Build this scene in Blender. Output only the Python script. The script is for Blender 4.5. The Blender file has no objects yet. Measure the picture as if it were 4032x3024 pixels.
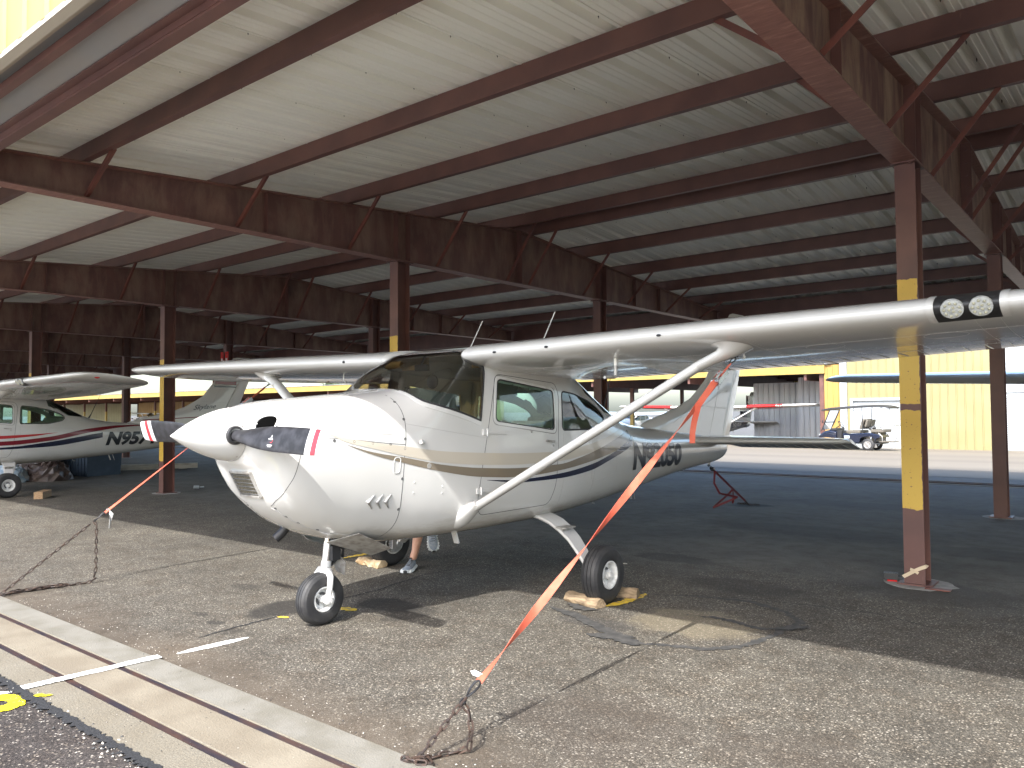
import bpy, bmesh, math, random
import numpy as np
from mathutils import Vector, Matrix
random.seed(7)
D = bpy.data
C = bpy.context.scene.collection
R = math.radians

# ------------------------------------------------------------------ camera, world, sun, exposure
YAW, PITCH, ROLL, FPX, CH = 0.6802, 0.0353, -0.0072, 3065.4, 1.4522
cam = D.objects.new('camera', D.cameras.new('camera')); C.objects.link(cam)
cam.data.sensor_width = 36.0
cam.data.lens = 36.0 * FPX / 4032.0
cam.data.clip_start = 0.05
cam.data.clip_end = 3000
cam.matrix_world = (Matrix.Translation((0, 0, CH)) @ Matrix.Rotation(YAW, 4, 'Z') @
                    Matrix.Rotation(math.pi / 2 + PITCH, 4, 'X') @ Matrix.Rotation(-ROLL * -1.0, 4, 'Z'))
bpy.context.scene.camera = cam

SDX, SDY = -0.28, 0.97                       # ground displacement of a shadow per metre of height
sv = Vector((-SDX, -SDY, 1.0)).normalized()  # towards the sun
SUN_EL = math.asin(sv.z)
world = D.worlds.new('World'); bpy.context.scene.world = world
world.use_nodes = True
wn = world.node_tree.nodes; wl = world.node_tree.links
wn.clear()
sky = wn.new('ShaderNodeTexSky'); sky.sky_type = 'NISHITA'; sky.sun_disc = False
sky.sun_elevation = SUN_EL
sky.sun_rotation = math.atan2(sv.x, sv.y)
sky.dust_density = 3.0; sky.ozone_density = 2.5; sky.air_density = 1.15
bg = wn.new('ShaderNodeBackground'); bg.inputs['Strength'].default_value = 0.15
wo = wn.new('ShaderNodeOutputWorld')
wl.new(sky.outputs[0], bg.inputs[0]); wl.new(bg.outputs[0], wo.inputs[0])

sun = D.objects.new('sun', D.lights.new('sun', 'SUN')); C.objects.link(sun)
sun.data.energy = 2.0; sun.data.angle = R(0.5); sun.data.color = (1.0, 0.985, 0.95)
sun.rotation_euler = sv.to_track_quat('Z', 'Y').to_euler()
vs = bpy.context.scene.view_settings
bpy.context.scene.display_settings.display_device = 'sRGB'
vs.view_transform = 'Standard'; vs.look = 'None'; vs.gamma = 1.0
vs.exposure = 2.2
cy = bpy.context.scene.cycles
cy.max_bounces = 12; cy.diffuse_bounces = 7; cy.glossy_bounces = 5; cy.transparent_max_bounces = 16
cy.sample_clamp_indirect = 6.0
cy.caustics_reflective = False; cy.caustics_refractive = False

# ------------------------------------------------------------------ helpers
def tag(o, label=None, cat=None, group=None, kind=None):
    if label: o['label'] = label
    if cat: o['category'] = cat
    if group: o['group'] = group
    if kind: o['kind'] = kind
    return o

def empty(name, loc=(0, 0, 0), rz=0.0, label=None, cat=None, group=None):
    o = D.objects.new(name, None); C.objects.link(o)
    o.location = loc; o.rotation_euler = (0, 0, rz); o.empty_display_size = 0.2
    return tag(o, label, cat, group)

def copy_tree(o, parent=None, skip=()):
    c = o.copy(); C.objects.link(c)
    if parent is not None: c.parent = parent
    for ch in list(o.children):
        if ch.name.split('.')[0] in skip: continue
        copy_tree(ch, c, skip)
    return c

class MB:
    def __init__(s): s.v = []; s.f = []; s.m = []
    def add(s, vs, fs, mi=0):
        n = len(s.v)
        s.v += [tuple(map(float, p)) for p in vs]
        s.f += [tuple(i + n for i in f) for f in fs]
        s.m += [mi] * len(fs)
        return s
    def box(s, x0, y0, z0, x1, y1, z1, mi=0):
        v = [(x0, y0, z0), (x1, y0, z0), (x1, y1, z0), (x0, y1, z0), (x0, y0, z1), (x1, y0, z1), (x1, y1, z1), (x0, y1, z1)]
        return s.add(v, [(0, 3, 2, 1), (4, 5, 6, 7), (0, 1, 5, 4), (1, 2, 6, 5), (2, 3, 7, 6), (3, 0, 4, 7)], mi)
    def beam(s, a, b, w, h, up=(0, 0, 1), mi=0):
        a, b, up = Vector(a), Vector(b), Vector(up)
        d = (b - a).normalized(); x = d.cross(up)
        if x.length < 1e-4: x = d.cross(Vector((1, 0, 0)))
        x.normalize(); y = x.cross(d)
        v = []
        for p in (a, b):
            for i, j in ((-1, -1), (1, -1), (1, 1), (-1, 1)):
                v.append(p + x * i * w / 2 + y * j * h / 2)
        return s.add(v, [(3, 2, 1, 0), (4, 5, 6, 7), (0, 1, 5, 4), (1, 2, 6, 5), (2, 3, 7, 6), (3, 0, 4, 7)], mi)
    def rings(s, rings, cap=True, closed=True, mi=0):
        n = len(rings[0]); v = [p for r in rings for p in r]; f = []
        m = n if closed else n - 1
        for i in range(len(rings) - 1):
            for j in range(m):
                k = (j + 1) % n
                f.append((i * n + j, i * n + k, (i + 1) * n + k, (i + 1) * n + j))
        if cap and closed:
            f.append(tuple(range(n - 1, -1, -1))); f.append(tuple((len(rings) - 1) * n + j for j in range(n)))
        return s.add(v, f, mi)
    def tube(s, pts, r, n=8, cap=True, mi=0):
        P = [Vector(p) for p in pts]; rs = r if isinstance(r, (list, tuple)) else [r] * len(P)
        rg = []; ref = None
        for i, p in enumerate(P):
            d = (P[min(i + 1, len(P) - 1)] - P[max(i - 1, 0)]).normalized()
            if ref is None:
                ref = d.cross(Vector((0, 0, 1)))
                if ref.length < 1e-3: ref = d.cross(Vector((1, 0, 0)))
            ref = (ref - d * ref.dot(d)).normalized(); b = d.cross(ref)
            rg.append([p + (ref * math.cos(t) + b * math.sin(t)) * rs[i] for t in [2 * math.pi * k / n for k in range(n)]])
        return s.rings(rg, cap, True, mi)
    def loop(s, pts, r, n=6, mi=0):        # closed tube
        P = [Vector(p) for p in pts]; m = len(P); v = []; f = []
        nrm = Vector((0, 0, 0))
        c = sum(P, Vector()) / m
        for i in range(m): nrm += (P[i] - c).cross(P[(i + 1) % m] - c)
        nrm.normalize()
        for i in range(m):
            d = (P[(i + 1) % m] - P[i - 1]).normalized(); b = d.cross(nrm)
            for k in range(n):
                t = 2 * math.pi * k / n
                v.append(P[i] + (nrm * math.cos(t) + b * math.sin(t)) * r)
        for i in range(m):
            for k in range(n):
                a, b2 = i, (i + 1) % m
                f.append((a * n + k, b2 * n + k, b2 * n + (k + 1) % n, a * n + (k + 1) % n))
        return s.add(v, f, mi)
    def lathe(s, o, ax, prof, n=32, cap=False, mi=0):   # prof: (along, radius)
        o, ax = Vector(o), Vector(ax).normalized()
        x = ax.cross(Vector((0, 0, 1)))
        if x.length < 1e-3: x = ax.cross(Vector((1, 0, 0)))
        x.normalize(); y = ax.cross(x)
        rg = [[o + ax * a + (x * math.cos(t) + y * math.sin(t)) * r for t in [2 * math.pi * k / n for k in range(n)]] for a, r in prof]
        return s.rings(rg, cap, True, mi)
    def ball(s, c, r, n=10, sc=(1, 1, 1), mi=0):
        c = Vector(c); rg = []
        for i in range(n + 1):
            t = math.pi * (i / n) ; rr = max(math.sin(t), 1e-3)
            rg.append([c + Vector((rr * math.cos(p) * r * sc[0], rr * math.sin(p) * r * sc[1], -math.cos(t) * r * sc[2])) for p in [2 * math.pi * k / (2 * n) for k in range(2 * n)]])
        return s.rings(rg, False, True, mi)
    def build(s, name, mat, parent=None, smooth=False, bevel=0.0, angle=35):
        me = D.meshes.new(name); me.from_pydata(s.v, [], s.f)
        mats = mat if isinstance(mat, (list, tuple)) else [mat]
        for m in mats: me.materials.append(m)
        if len(mats) > 1: me.polygons.foreach_set('material_index', s.m)
        bm = bmesh.new(); bm.from_mesh(me)
        bmesh.ops.recalc_face_normals(bm, faces=bm.faces)
        if bevel > 0:
            ed = [e for e in bm.edges if len(e.link_faces) == 2 and e.calc_face_angle(0) > R(30)]
            bmesh.ops.bevel(bm, geom=ed, offset=bevel, segments=2, profile=0.6, affect='EDGES', clamp_overlap=True)
        bm.to_mesh(me); bm.free()
        if smooth:
            me.polygons.foreach_set('use_smooth', [True] * len(me.polygons))
            try: me.set_sharp_from_angle(angle=R(angle))
            except Exception: pass
        me.update()
        o = D.objects.new(name, me); C.objects.link(o)
        if parent is not None: o.parent = parent
        return o

# ------------------------------------------------------------------ materials
def mat(name, base, rough=0.5, metal=0.0, coat=0.0, var=None, vscale=8.0, bump=0.0, bscale=60.0, spec=None, vstretch=None, vpos=(0.4, 0.65), detail=5.0, bdetail=4.0):
    m = D.materials.new(name); m.use_nodes = True
    nt = m.node_tree; b = nt.nodes['Principled BSDF']
    b.inputs['Base Color'].default_value = (*base, 1); b.inputs['Roughness'].default_value = rough
    b.inputs['Metallic'].default_value = metal
    if coat: b.inputs['Coat Weight'].default_value = coat; b.inputs['Coat Roughness'].default_value = 0.04
    if spec is not None: b.inputs['Specular IOR Level'].default_value = spec
    tc = None
    if var or bump: tc = nt.nodes.new('ShaderNodeTexCoord')
    if var:
        nz = nt.nodes.new('ShaderNodeTexNoise'); nz.inputs['Scale'].default_value = vscale; nz.inputs['Detail'].default_value = detail
        src = tc.outputs['Object']
        if vstretch:
            mp = nt.nodes.new('ShaderNodeMapping'); mp.inputs['Scale'].default_value = vstretch
            nt.links.new(src, mp.inputs[0]); src = mp.outputs[0]
        nt.links.new(src, nz.inputs['Vector'])
        rp = nt.nodes.new('ShaderNodeValToRGB'); rp.color_ramp.elements[0].position = vpos[0]; rp.color_ramp.elements[1].position = vpos[1]
        rp.color_ramp.elements[0].color = (*base, 1); rp.color_ramp.elements[1].color = (*var, 1)
        nt.links.new(nz.outputs['Fac'], rp.inputs[0]); nt.links.new(rp.outputs[0], b.inputs['Base Color'])
    if bump:
        bz = nt.nodes.new('ShaderNodeTexNoise'); bz.inputs['Scale'].default_value = bscale; bz.inputs['Detail'].default_value = bdetail
        nt.links.new(tc.outputs['Object'], bz.inputs['Vector'])
        bp = nt.nodes.new('ShaderNodeBump'); bp.inputs['Strength'].default_value = bump; bp.inputs['Distance'].default_value = 0.01
        nt.links.new(bz.outputs['Fac'], bp.inputs['Height']); nt.links.new(bp.outputs[0], b.inputs['Normal'])
    return m

def aircraft_paint(m):
    nt = m.node_tree; b = nt.nodes['Principled BSDF']; N = nt.nodes.new; L = nt.links.new
    src = b.inputs['Base Color'].links[0].from_socket
    tc = N('ShaderNodeTexCoord'); sp = N('ShaderNodeSeparateXYZ'); L(tc.outputs['Object'], sp.inputs[0])
    nz = N('ShaderNodeTexNoise'); nz.inputs['Scale'].default_value = 7; nz.inputs['Detail'].default_value = 9; nz.inputs['Roughness'].default_value = 0.7
    mp = N('ShaderNodeMapping'); mp.inputs['Scale'].default_value = (1, 0.35, 1.6); L(tc.outputs['Object'], mp.inputs[0]); L(mp.outputs[0], nz.inputs['Vector'])
    a = N('ShaderNodeMath'); a.operation = 'MULTIPLY_ADD'; a.inputs[1].default_value = -0.34; L(nz.outputs['Fac'], a.inputs[0]); L(sp.outputs['Z'], a.inputs[2])
    r = N('ShaderNodeValToRGB'); r.color_ramp.elements[0].position = 0.40; r.color_ramp.elements[0].color = (1, 1, 1, 1); r.color_ramp.elements[1].position = 0.52; r.color_ramp.elements[1].color = (0, 0, 0, 1)
    L(a.outputs[0], r.inputs[0])
    s = N('ShaderNodeMath'); s.operation = 'MULTIPLY'; s.inputs[1].default_value = 0.55; L(r.outputs[0], s.inputs[0])
    mx = N('ShaderNodeMixRGB'); mx.inputs[2].default_value = (0.27, 0.235, 0.18, 1); L(s.outputs[0], mx.inputs[0]); L(src, mx.inputs[1]); L(mx.outputs[0], b.inputs['Base Color'])
    # small dents and oil canning in the thin skin
    d = N('ShaderNodeTexNoise'); d.inputs['Scale'].default_value = 13; d.inputs['Detail'].default_value = 1.5; L(tc.outputs['Object'], d.inputs['Vector'])
    old = b.inputs['Normal'].links[0].from_socket
    bp = N('ShaderNodeBump'); bp.inputs['Strength'].default_value = 0.035; bp.inputs['Distance'].default_value = 0.01; L(d.outputs['Fac'], bp.inputs['Height']); L(old, bp.inputs['Normal']); L(bp.outputs[0], b.inputs['Normal'])

def glass(name, tint, gloss=0.06):
    m = D.materials.new(name); m.use_nodes = True; nt = m.node_tree; nt.nodes.clear()
    o = nt.nodes.new('ShaderNodeOutputMaterial'); t = nt.nodes.new('ShaderNodeBsdfTransparent'); g = nt.nodes.new('ShaderNodeBsdfGlossy')
    t.inputs[0].default_value = (*tint, 1); g.inputs['Roughness'].default_value = 0.02
    lw = nt.nodes.new('ShaderNodeFresnel'); lw.inputs[0].default_value = 1.45
    mx = nt.nodes.new('ShaderNodeMixShader'); ad = nt.nodes.new('ShaderNodeMath'); ad.operation = 'ADD'; ad.inputs[1].default_value = gloss
    nt.links.new(lw.outputs[0], ad.inputs[0]); nt.links.new(ad.outputs[0], mx.inputs[0]); nt.links.new(t.outputs[0], mx.inputs[1]); nt.links.new(g.outputs[0], mx.inputs[2])
    nt.links.new(mx.outputs[0], o.inputs[0])
    return m

def steel(name, dusty=0.0):
    m = D.materials.new(name); m.use_nodes = True; nt = m.node_tree; b = nt.nodes['Principled BSDF']
    b.inputs['Roughness'].default_value = 0.5
    tc = nt.nodes.new('ShaderNodeTexCoord')
    n1 = nt.nodes.new('ShaderNodeTexNoise'); n1.inputs['Scale'].default_value = 3.0; n1.inputs['Detail'].default_value = 7
    nt.links.new(tc.outputs['Object'], n1.inputs['Vector'])
    rp = nt.nodes.new('ShaderNodeValToRGB'); e = rp.color_ramp.elements
    e[0].position = 0.35; e[0].color = (0.092, 0.041, 0.035, 1); e[1].position = 0.7; e[1].color = (0.135, 0.060, 0.047, 1)
    nt.links.new(n1.outputs['Fac'], rp.inputs[0])
    col = rp.outputs[0]
    # scuffs
    n3 = nt.nodes.new('ShaderNodeTexNoise'); n3.inputs['Scale'].default_value = 28.0; n3.inputs['Detail'].default_value = 8; n3.inputs['Roughness'].default_value = 0.7
    mp = nt.nodes.new('ShaderNodeMapping'); mp.inputs['Scale'].default_value = (1, 1, 0.15)
    nt.links.new(tc.outputs['Object'], mp.inputs[0]); nt.links.new(mp.outputs[0], n3.inputs['Vector'])
    r3 = nt.nodes.new('ShaderNodeValToRGB'); r3.color_ramp.elements[0].position = 0.66; r3.color_ramp.elements[1].position = 0.78
    nt.links.new(n3.outputs['Fac'], r3.inputs[0])
    m3 = nt.nodes.new('ShaderNodeMixRGB'); m3.inputs[2].default_value = (0.3, 0.17, 0.12, 1)
    s3 = nt.nodes.new('ShaderNodeMath'); s3.operation = 'MULTIPLY'; s3.inputs[1].default_value = 0.45
    nt.links.new(r3.outputs[0], s3.inputs[0]); nt.links.new(s3.outputs[0], m3.inputs[0]); nt.links.new(col, m3.inputs[1]); col = m3.outputs[0]
    if dusty:
        n2 = nt.nodes.new('ShaderNodeTexNoise'); n2.inputs['Scale'].default_value = 2.6; n2.inputs['Detail'].default_value = 10; n2.inputs['Roughness'].default_value = 0.68; n2.inputs['Distortion'].default_value = 0.3
        mp2 = nt.nodes.new('ShaderNodeMapping'); mp2.inputs['Scale'].default_value = (1, 1.5, 0.45)
        nt.links.new(tc.outputs['Object'], mp2.inputs[0]); nt.links.new(mp2.outputs[0], n2.inputs['Vector'])
        r2 = nt.nodes.new('ShaderNodeValToRGB'); r2.color_ramp.elements[0].position = 0.42; r2.color_ramp.elements[1].position = 0.66
        nt.links.new(n2.outputs['Fac'], r2.inputs[0])
        m2 = nt.nodes.new('ShaderNodeMixRGB'); m2.inputs[2].default_value = (0.33, 0.235, 0.155, 1)
        s2 = nt.nodes.new('ShaderNodeMath'); s2.operation = 'MULTIPLY'; s2.inputs[1].default_value = dusty
        nt.links.new(r2.outputs[0], s2.inputs[0]); nt.links.new(s2.outputs[0], m2.inputs[0]); nt.links.new(col, m2.inputs[1]); col = m2.outputs[0]
        # worn primer on the underside of the flanges
        ge = nt.nodes.new('ShaderNodeNewGeometry'); sn = nt.nodes.new('ShaderNodeSeparateXYZ'); nt.links.new(ge.outputs['Normal'], sn.inputs[0])
        lt = nt.nodes.new('ShaderNodeMath'); lt.operation = 'LESS_THAN'; lt.inputs[1].default_value = -0.7; nt.links.new(sn.outputs['Z'], lt.inputs[0])
        n5 = nt.nodes.new('ShaderNodeTexNoise'); n5.inputs['Scale'].default_value = 9; n5.inputs['Detail'].default_value = 9; n5.inputs['Roughness'].default_value = 0.75
        mp5 = nt.nodes.new('ShaderNodeMapping'); mp5.inputs['Scale'].default_value = (0.6, 3, 1); nt.links.new(tc.outputs['Object'], mp5.inputs[0]); nt.links.new(mp5.outputs[0], n5.inputs['Vector'])
        r5 = nt.nodes.new('ShaderNodeValToRGB'); e5 = r5.color_ramp.elements; e5[0].position = 0.35; e5[0].color = (0.17, 0.072, 0.055, 1); e5[1].position = 0.74; e5[1].color = (0.46, 0.30, 0.23, 1); x5 = e5.new(0.58); x5.color = (0.25, 0.115, 0.088, 1)
        nt.links.new(n5.outputs['Fac'], r5.inputs[0])
        m5 = nt.nodes.new('ShaderNodeMixRGB'); nt.links.new(lt.outputs[0], m5.inputs[0]); nt.links.new(col, m5.inputs[1]); nt.links.new(r5.outputs[0], m5.inputs[2]); col = m5.outputs[0]
    nt.links.new(col, b.inputs['Base Color'])
    return m

def column_mat(name, z0, z1, gap=None, face=-1):
    m = steel(name); nt = m.node_tree; b = nt.nodes['Principled BSDF']
    src = b.inputs['Base Color'].links[0].from_socket
    N = nt.nodes.new
    def math_(op, a, bb=None, clamp=False):
        n = N('ShaderNodeMath'); n.operation = op; n.use_clamp = clamp
        for i, x in enumerate((a, bb)):
            if x is None: continue
            if isinstance(x, (int, float)): n.inputs[i].default_value = x
            else: nt.links.new(x, n.inputs[i])
        return n.outputs[0]
    ge = N('ShaderNodeNewGeometry'); sn = N('ShaderNodeSeparateXYZ'); nt.links.new(ge.outputs['Normal'], sn.inputs[0])
    tc = N('ShaderNodeTexCoord'); sp = N('ShaderNodeSeparateXYZ'); nt.links.new(tc.outputs['Object'], sp.inputs[0])
    nz = N('ShaderNodeTexNoise'); nz.inputs['Scale'].default_value = 14; nz.inputs['Detail'].default_value = 6
    nt.links.new(tc.outputs['Object'], nz.inputs['Vector'])
    j = math_('MULTIPLY', math_('SUBTRACT', nz.outputs['Fac'], 0.5), 0.05)
    z = math_('ADD', sp.outputs['Z'], j)
    f = math_('GREATER_THAN', math_('MULTIPLY', sn.outputs['Y'], face), 0.5)
    k = math_('MULTIPLY', math_('GREATER_THAN', z, z0), math_('LESS_THAN', z, z1))
    if gap:
        g = math_('ADD', math_('LESS_THAN', z, gap[0]), math_('GREATER_THAN', z, gap[1]))
        k = math_('MULTIPLY', k, g)
    # worn right edge and chips
    xe = math_('LESS_THAN', math_('ADD', sp.outputs['X'], math_('MULTIPLY', j, 0.6)), 0.0735)
    n2 = N('ShaderNodeTexNoise'); n2.inputs['Scale'].default_value = 45; n2.inputs['Detail'].default_value = 3
    nt.links.new(tc.outputs['Object'], n2.inputs['Vector'])
    ch = math_('LESS_THAN', n2.outputs['Fac'], 0.68)
    fr = math_('LESS_THAN', sp.outputs['Y'], 0.005) if face < 0 else math_('GREATER_THAN', sp.outputs['Y'], BD - 0.005)
    k = math_('MULTIPLY', math_('MULTIPLY', math_('MULTIPLY', k, fr), f), math_('MULTIPLY', xe, ch))
    mx = N('ShaderNodeMixRGB'); mx.inputs[2].default_value = (0.56, 0.36, 0.055, 1)
    nt.links.new(k, mx.inputs[0]); nt.links.new(src, mx.inputs[1]); nt.links.new(mx.outputs[0], b.inputs['Base Color'])
    return m

M = {}
BD = 0.217
M['steel'] = steel('painted_steel'); M['girder'] = steel('girder_steel', 0.38); M['girder_dusty'] = steel('weathered_girder_steel', 0.9)
M['brace'] = mat('brace_steel', (0.16, 0.052, 0.036), 0.5, var=(0.10, 0.036, 0.03), vscale=6)
M['ceiling'] = mat('cream_roof_sheet', (0.89, 0.88, 0.80), 0.42, var=(0.84, 0.82, 0.72), vscale=0.6)
M['grey_sheet'] = mat('grey_soffit', (0.28, 0.275, 0.27), 0.45, var=(0.3, 0.28, 0.26), vscale=2.0)
M['trim'] = mat('tan_trim', (0.45, 0.40, 0.32), 0.45)
M['yellow_sheet'] = mat('yellow_sheet', (0.29, 0.205, 0.05), 0.45, var=(0.315, 0.23, 0.065), vscale=1.5)
M['pale_yellow'] = mat('pale_yellow_sheet', (0.235, 0.212, 0.105), 0.45, var=(0.215, 0.19, 0.09), vscale=0.8)
M['gold_sheet'] = mat('gold_sheet', (0.34, 0.205, 0.055), 0.45, var=(0.30, 0.175, 0.045), vscale=1.2)
M['galv'] = mat('galvanised_sheet', (0.42, 0.44, 0.47), 0.4, metal=0.2, var=(0.30, 0.32, 0.36), vscale=3.0, vstretch=(1, 1, 0.12))
M['roof_top'] = mat('grey_roof_sheet', (0.42, 0.41, 0.40), 0.5)
M['white_metal'] = mat('white_metal_sheet', (0.35, 0.375, 0.395), 0.4)
M['paint'] = mat('aircraft_white_paint', (0.60, 0.595, 0.58), 0.22, coat=0.7, var=(0.575, 0.57, 0.55), vscale=1.3, bump=0.055, bscale=3.2, bdetail=1.5)
aircraft_paint(M['paint'])
M['paint_fine'] = mat('aircraft_white_enamel', (0.61, 0.605, 0.59), 0.25, coat=0.5)
M['tan'] = mat('tan_stripe', (0.52, 0.47, 0.39), 0.25, coat=0.6)
M['taupe'] = mat('taupe_stripe', (0.20, 0.165, 0.12), 0.25, coat=0.6)
M['navy'] = mat('navy_stripe', (0.012, 0.016, 0.04), 0.25, coat=0.6)
M['black_paint'] = mat('black_lettering', (0.012, 0.014, 0.018), 0.3, coat=0.4)
M['red_stripe'] = mat('red_stripe', (0.42, 0.02, 0.025), 0.25, coat=0.6)
M['maroon'] = mat('maroon_stripe', (0.17, 0.012, 0.022), 0.25, coat=0.6)
M['blue'] = mat('blue_paint', (0.02, 0.07, 0.42), 0.25, coat=0.6)
M['bright_red'] = mat('bright_red_paint', (0.55, 0.02, 0.02), 0.25, coat=0.6)
M['grey_letter'] = mat('grey_script', (0.10, 0.11, 0.12), 0.4)
M['seam'] = mat('panel_gap', (0.10, 0.10, 0.10), 0.7)
M['seam_soft'] = mat('panel_edge', (0.42, 0.41, 0.40), 0.6)
M['seal'] = mat('rubber_seal', (0.03, 0.03, 0.032), 0.6)
M['prop'] = mat('propeller_black', (0.018, 0.018, 0.020), 0.45, var=(0.035, 0.035, 0.04), vscale=18, spec=0.15)
M['red_tip'] = mat('red_tip', (0.6, 0.02, 0.03), 0.4)
M['white_tip'] = mat('white_tip', (0.52, 0.52, 0.52), 0.5)
M['rubber'] = mat('tyre_rubber', (0.018, 0.018, 0.02), 0.62, var=(0.035, 0.034, 0.034), vscale=12, bump=0.1, bscale=80)
M['rim'] = mat('white_rim', (0.68, 0.68, 0.67), 0.35, var=(0.5, 0.5, 0.48), vscale=25)
M['alu'] = mat('bare_aluminium', (0.62, 0.62, 0.62), 0.32, metal=0.85, var=(0.4, 0.4, 0.4), vscale=30)
M['chrome'] = mat('chrome', (0.85, 0.86, 0.88), 0.07, metal=1.0)
M['dirty_alu'] = mat('dirty_aluminium', (0.44, 0.43, 0.41), 0.5, metal=0.4, var=(0.28, 0.26, 0.24), vscale=20)
M['dark'] = mat('inlet_shade_black', (0.003, 0.003, 0.003), 1.0, spec=0.0)  # black for the flat inlet ovals, standing in for shaded depth
M['dark_plastic'] = mat('dark_plastic', (0.02, 0.02, 0.022), 0.45)
M['filter'] = mat('filter_foam', (0.06, 0.055, 0.045), 0.9, var=(0.16, 0.14, 0.10), vscale=180, detail=2)
M['lining'] = mat('cabin_lining', (0.62, 0.58, 0.50), 0.7)
M['seat'] = mat('seat_fabric', (0.60, 0.55, 0.44), 0.8, var=(0.50, 0.45, 0.35), vscale=14)
M['seat_dark'] = mat('seat_dark_fabric', (0.05, 0.05, 0.05), 0.85)
M['visor'] = mat('ochre_visor', (0.50, 0.33, 0.10), 0.6)
M['windshield'] = glass('windshield_glass', (0.74, 0.74, 0.72), 0.07)
M['glass_green'] = glass('green_window_glass', (0.76, 0.97, 0.91), 0.03)
M['glass_clear'] = glass('clear_lens', (0.9, 0.9, 0.9), 0.02)
M['strap'] = mat('red_webbing', (0.50, 0.085, 0.045), 0.75, var=(0.56, 0.14, 0.085), vscale=9, bump=0.3, bscale=400)
M['strap_dark'] = mat('dark_red_webbing', (0.13, 0.016, 0.02), 0.7)
M['chain'] = mat('rusty_chain', (0.028, 0.020, 0.017), 0.6, metal=0.2, var=(0.06, 0.035, 0.024), vscale=40)
M['hook'] = mat('black_hook', (0.02, 0.02, 0.022), 0.4, metal=0.3)
M['zinc'] = mat('zinc_buckle', (0.6, 0.62, 0.64), 0.25, metal=0.9)
M['wood'] = mat('weathered_wood', (0.26, 0.19, 0.115), 0.75, var=(0.13, 0.09, 0.055), vscale=9, vstretch=(1, 7, 7), bump=0.4, bscale=40)
M['wood_new'] = mat('sawn_timber', (0.32, 0.205, 0.11), 0.7, var=(0.23, 0.14, 0.07), vscale=7, vstretch=(1, 6, 6))
M['wood_split'] = mat('split_log', (0.36, 0.28, 0.175), 0.75, var=(0.22, 0.135, 0.06), vscale=16)
M['yellow_mark'] = mat('yellow_road_paint', (0.62, 0.43, 0.03), 0.7, var=(0.30, 0.23, 0.1), vscale=30, vpos=(0.5, 0.62))
M['bright_yellow'] = mat('spray_yellow', (0.80, 0.68, 0.01), 0.7, var=(0.3, 0.26, 0.03), vscale=35, vpos=(0.58, 0.66))
M['white_mark'] = mat('white_road_paint', (0.78, 0.77, 0.74), 0.7, var=(0.5, 0.48, 0.44), vscale=30, vpos=(0.55, 0.7))
M['crack'] = mat('crack_filler', (0.015, 0.015, 0.016), 0.9)
M['rail'] = mat('rail_steel', (0.03, 0.024, 0.032), 0.5, metal=0.2, var=(0.075, 0.04, 0.03), vscale=12, vstretch=(0.3, 1, 1))
M['bin'] = mat('blue_bin', (0.018, 0.035, 0.06), 0.6, var=(0.03, 0.05, 0.08), vscale=5)
M['tarp_brown'] = mat('brown_tarp', (0.045, 0.03, 0.028), 0.5, var=(0.1, 0.075, 0.065), vscale=5)
M['tarp_blue'] = mat('pale_blue_tarp', (0.30, 0.42, 0.55), 0.5, var=(0.52, 0.58, 0.62), vscale=9)
M['board'] = mat('grey_board', (0.50, 0.47, 0.41), 0.7, var=(0.36, 0.33, 0.28), vscale=4)
M['ribbon'] = mat('tan_ribbon', (0.55, 0.44, 0.30), 0.6)
M['skin'] = mat('skin', (0.52, 0.29, 0.2), 0.5, var=(0.46, 0.24, 0.16), vscale=20)
M['shirt'] = mat('grey_shirt', (0.25, 0.27, 0.30), 0.8)
M['shorts'] = mat('khaki_shorts', (0.30, 0.26, 0.19), 0.8)
M['shoe'] = mat('grey_knit_shoe', (0.24, 0.28, 0.33), 0.75, var=(0.32, 0.35, 0.38), vscale=40)
M['sole'] = mat('white_sole', (0.72, 0.73, 0.72), 0.6)
M['hair'] = mat('brown_hair', (0.06, 0.035, 0.02), 0.6)
M['cart_blue'] = mat('dark_blue_bodywork', (0.006, 0.010, 0.026), 0.2, coat=0.7)
M['cart_seat'] = mat('taupe_vinyl', (0.11, 0.098, 0.08), 0.55)
M['cart_roof'] = mat('black_canopy', (0.025, 0.026, 0.03), 0.45)
M['lens_red'] = mat('red_lens', (0.5, 0.02, 0.02), 0.2)
M['bark'] = mat('bark', (0.12, 0.09, 0.06), 0.9)
M['leaf'] = mat('leaves', (0.06, 0.10, 0.035), 0.6, var=(0.10, 0.13, 0.05), vscale=2.0)
M['concrete_pad'] = mat('pad_concrete', (0.30, 0.29, 0.27), 0.85, var=(0.2, 0.195, 0.185), vscale=9, bump=0.3, bscale=50)
M['led'] = mat('led_lens', (0.46, 0.47, 0.46), 0.15, var=(0.32, 0.33, 0.32), vscale=60)

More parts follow.
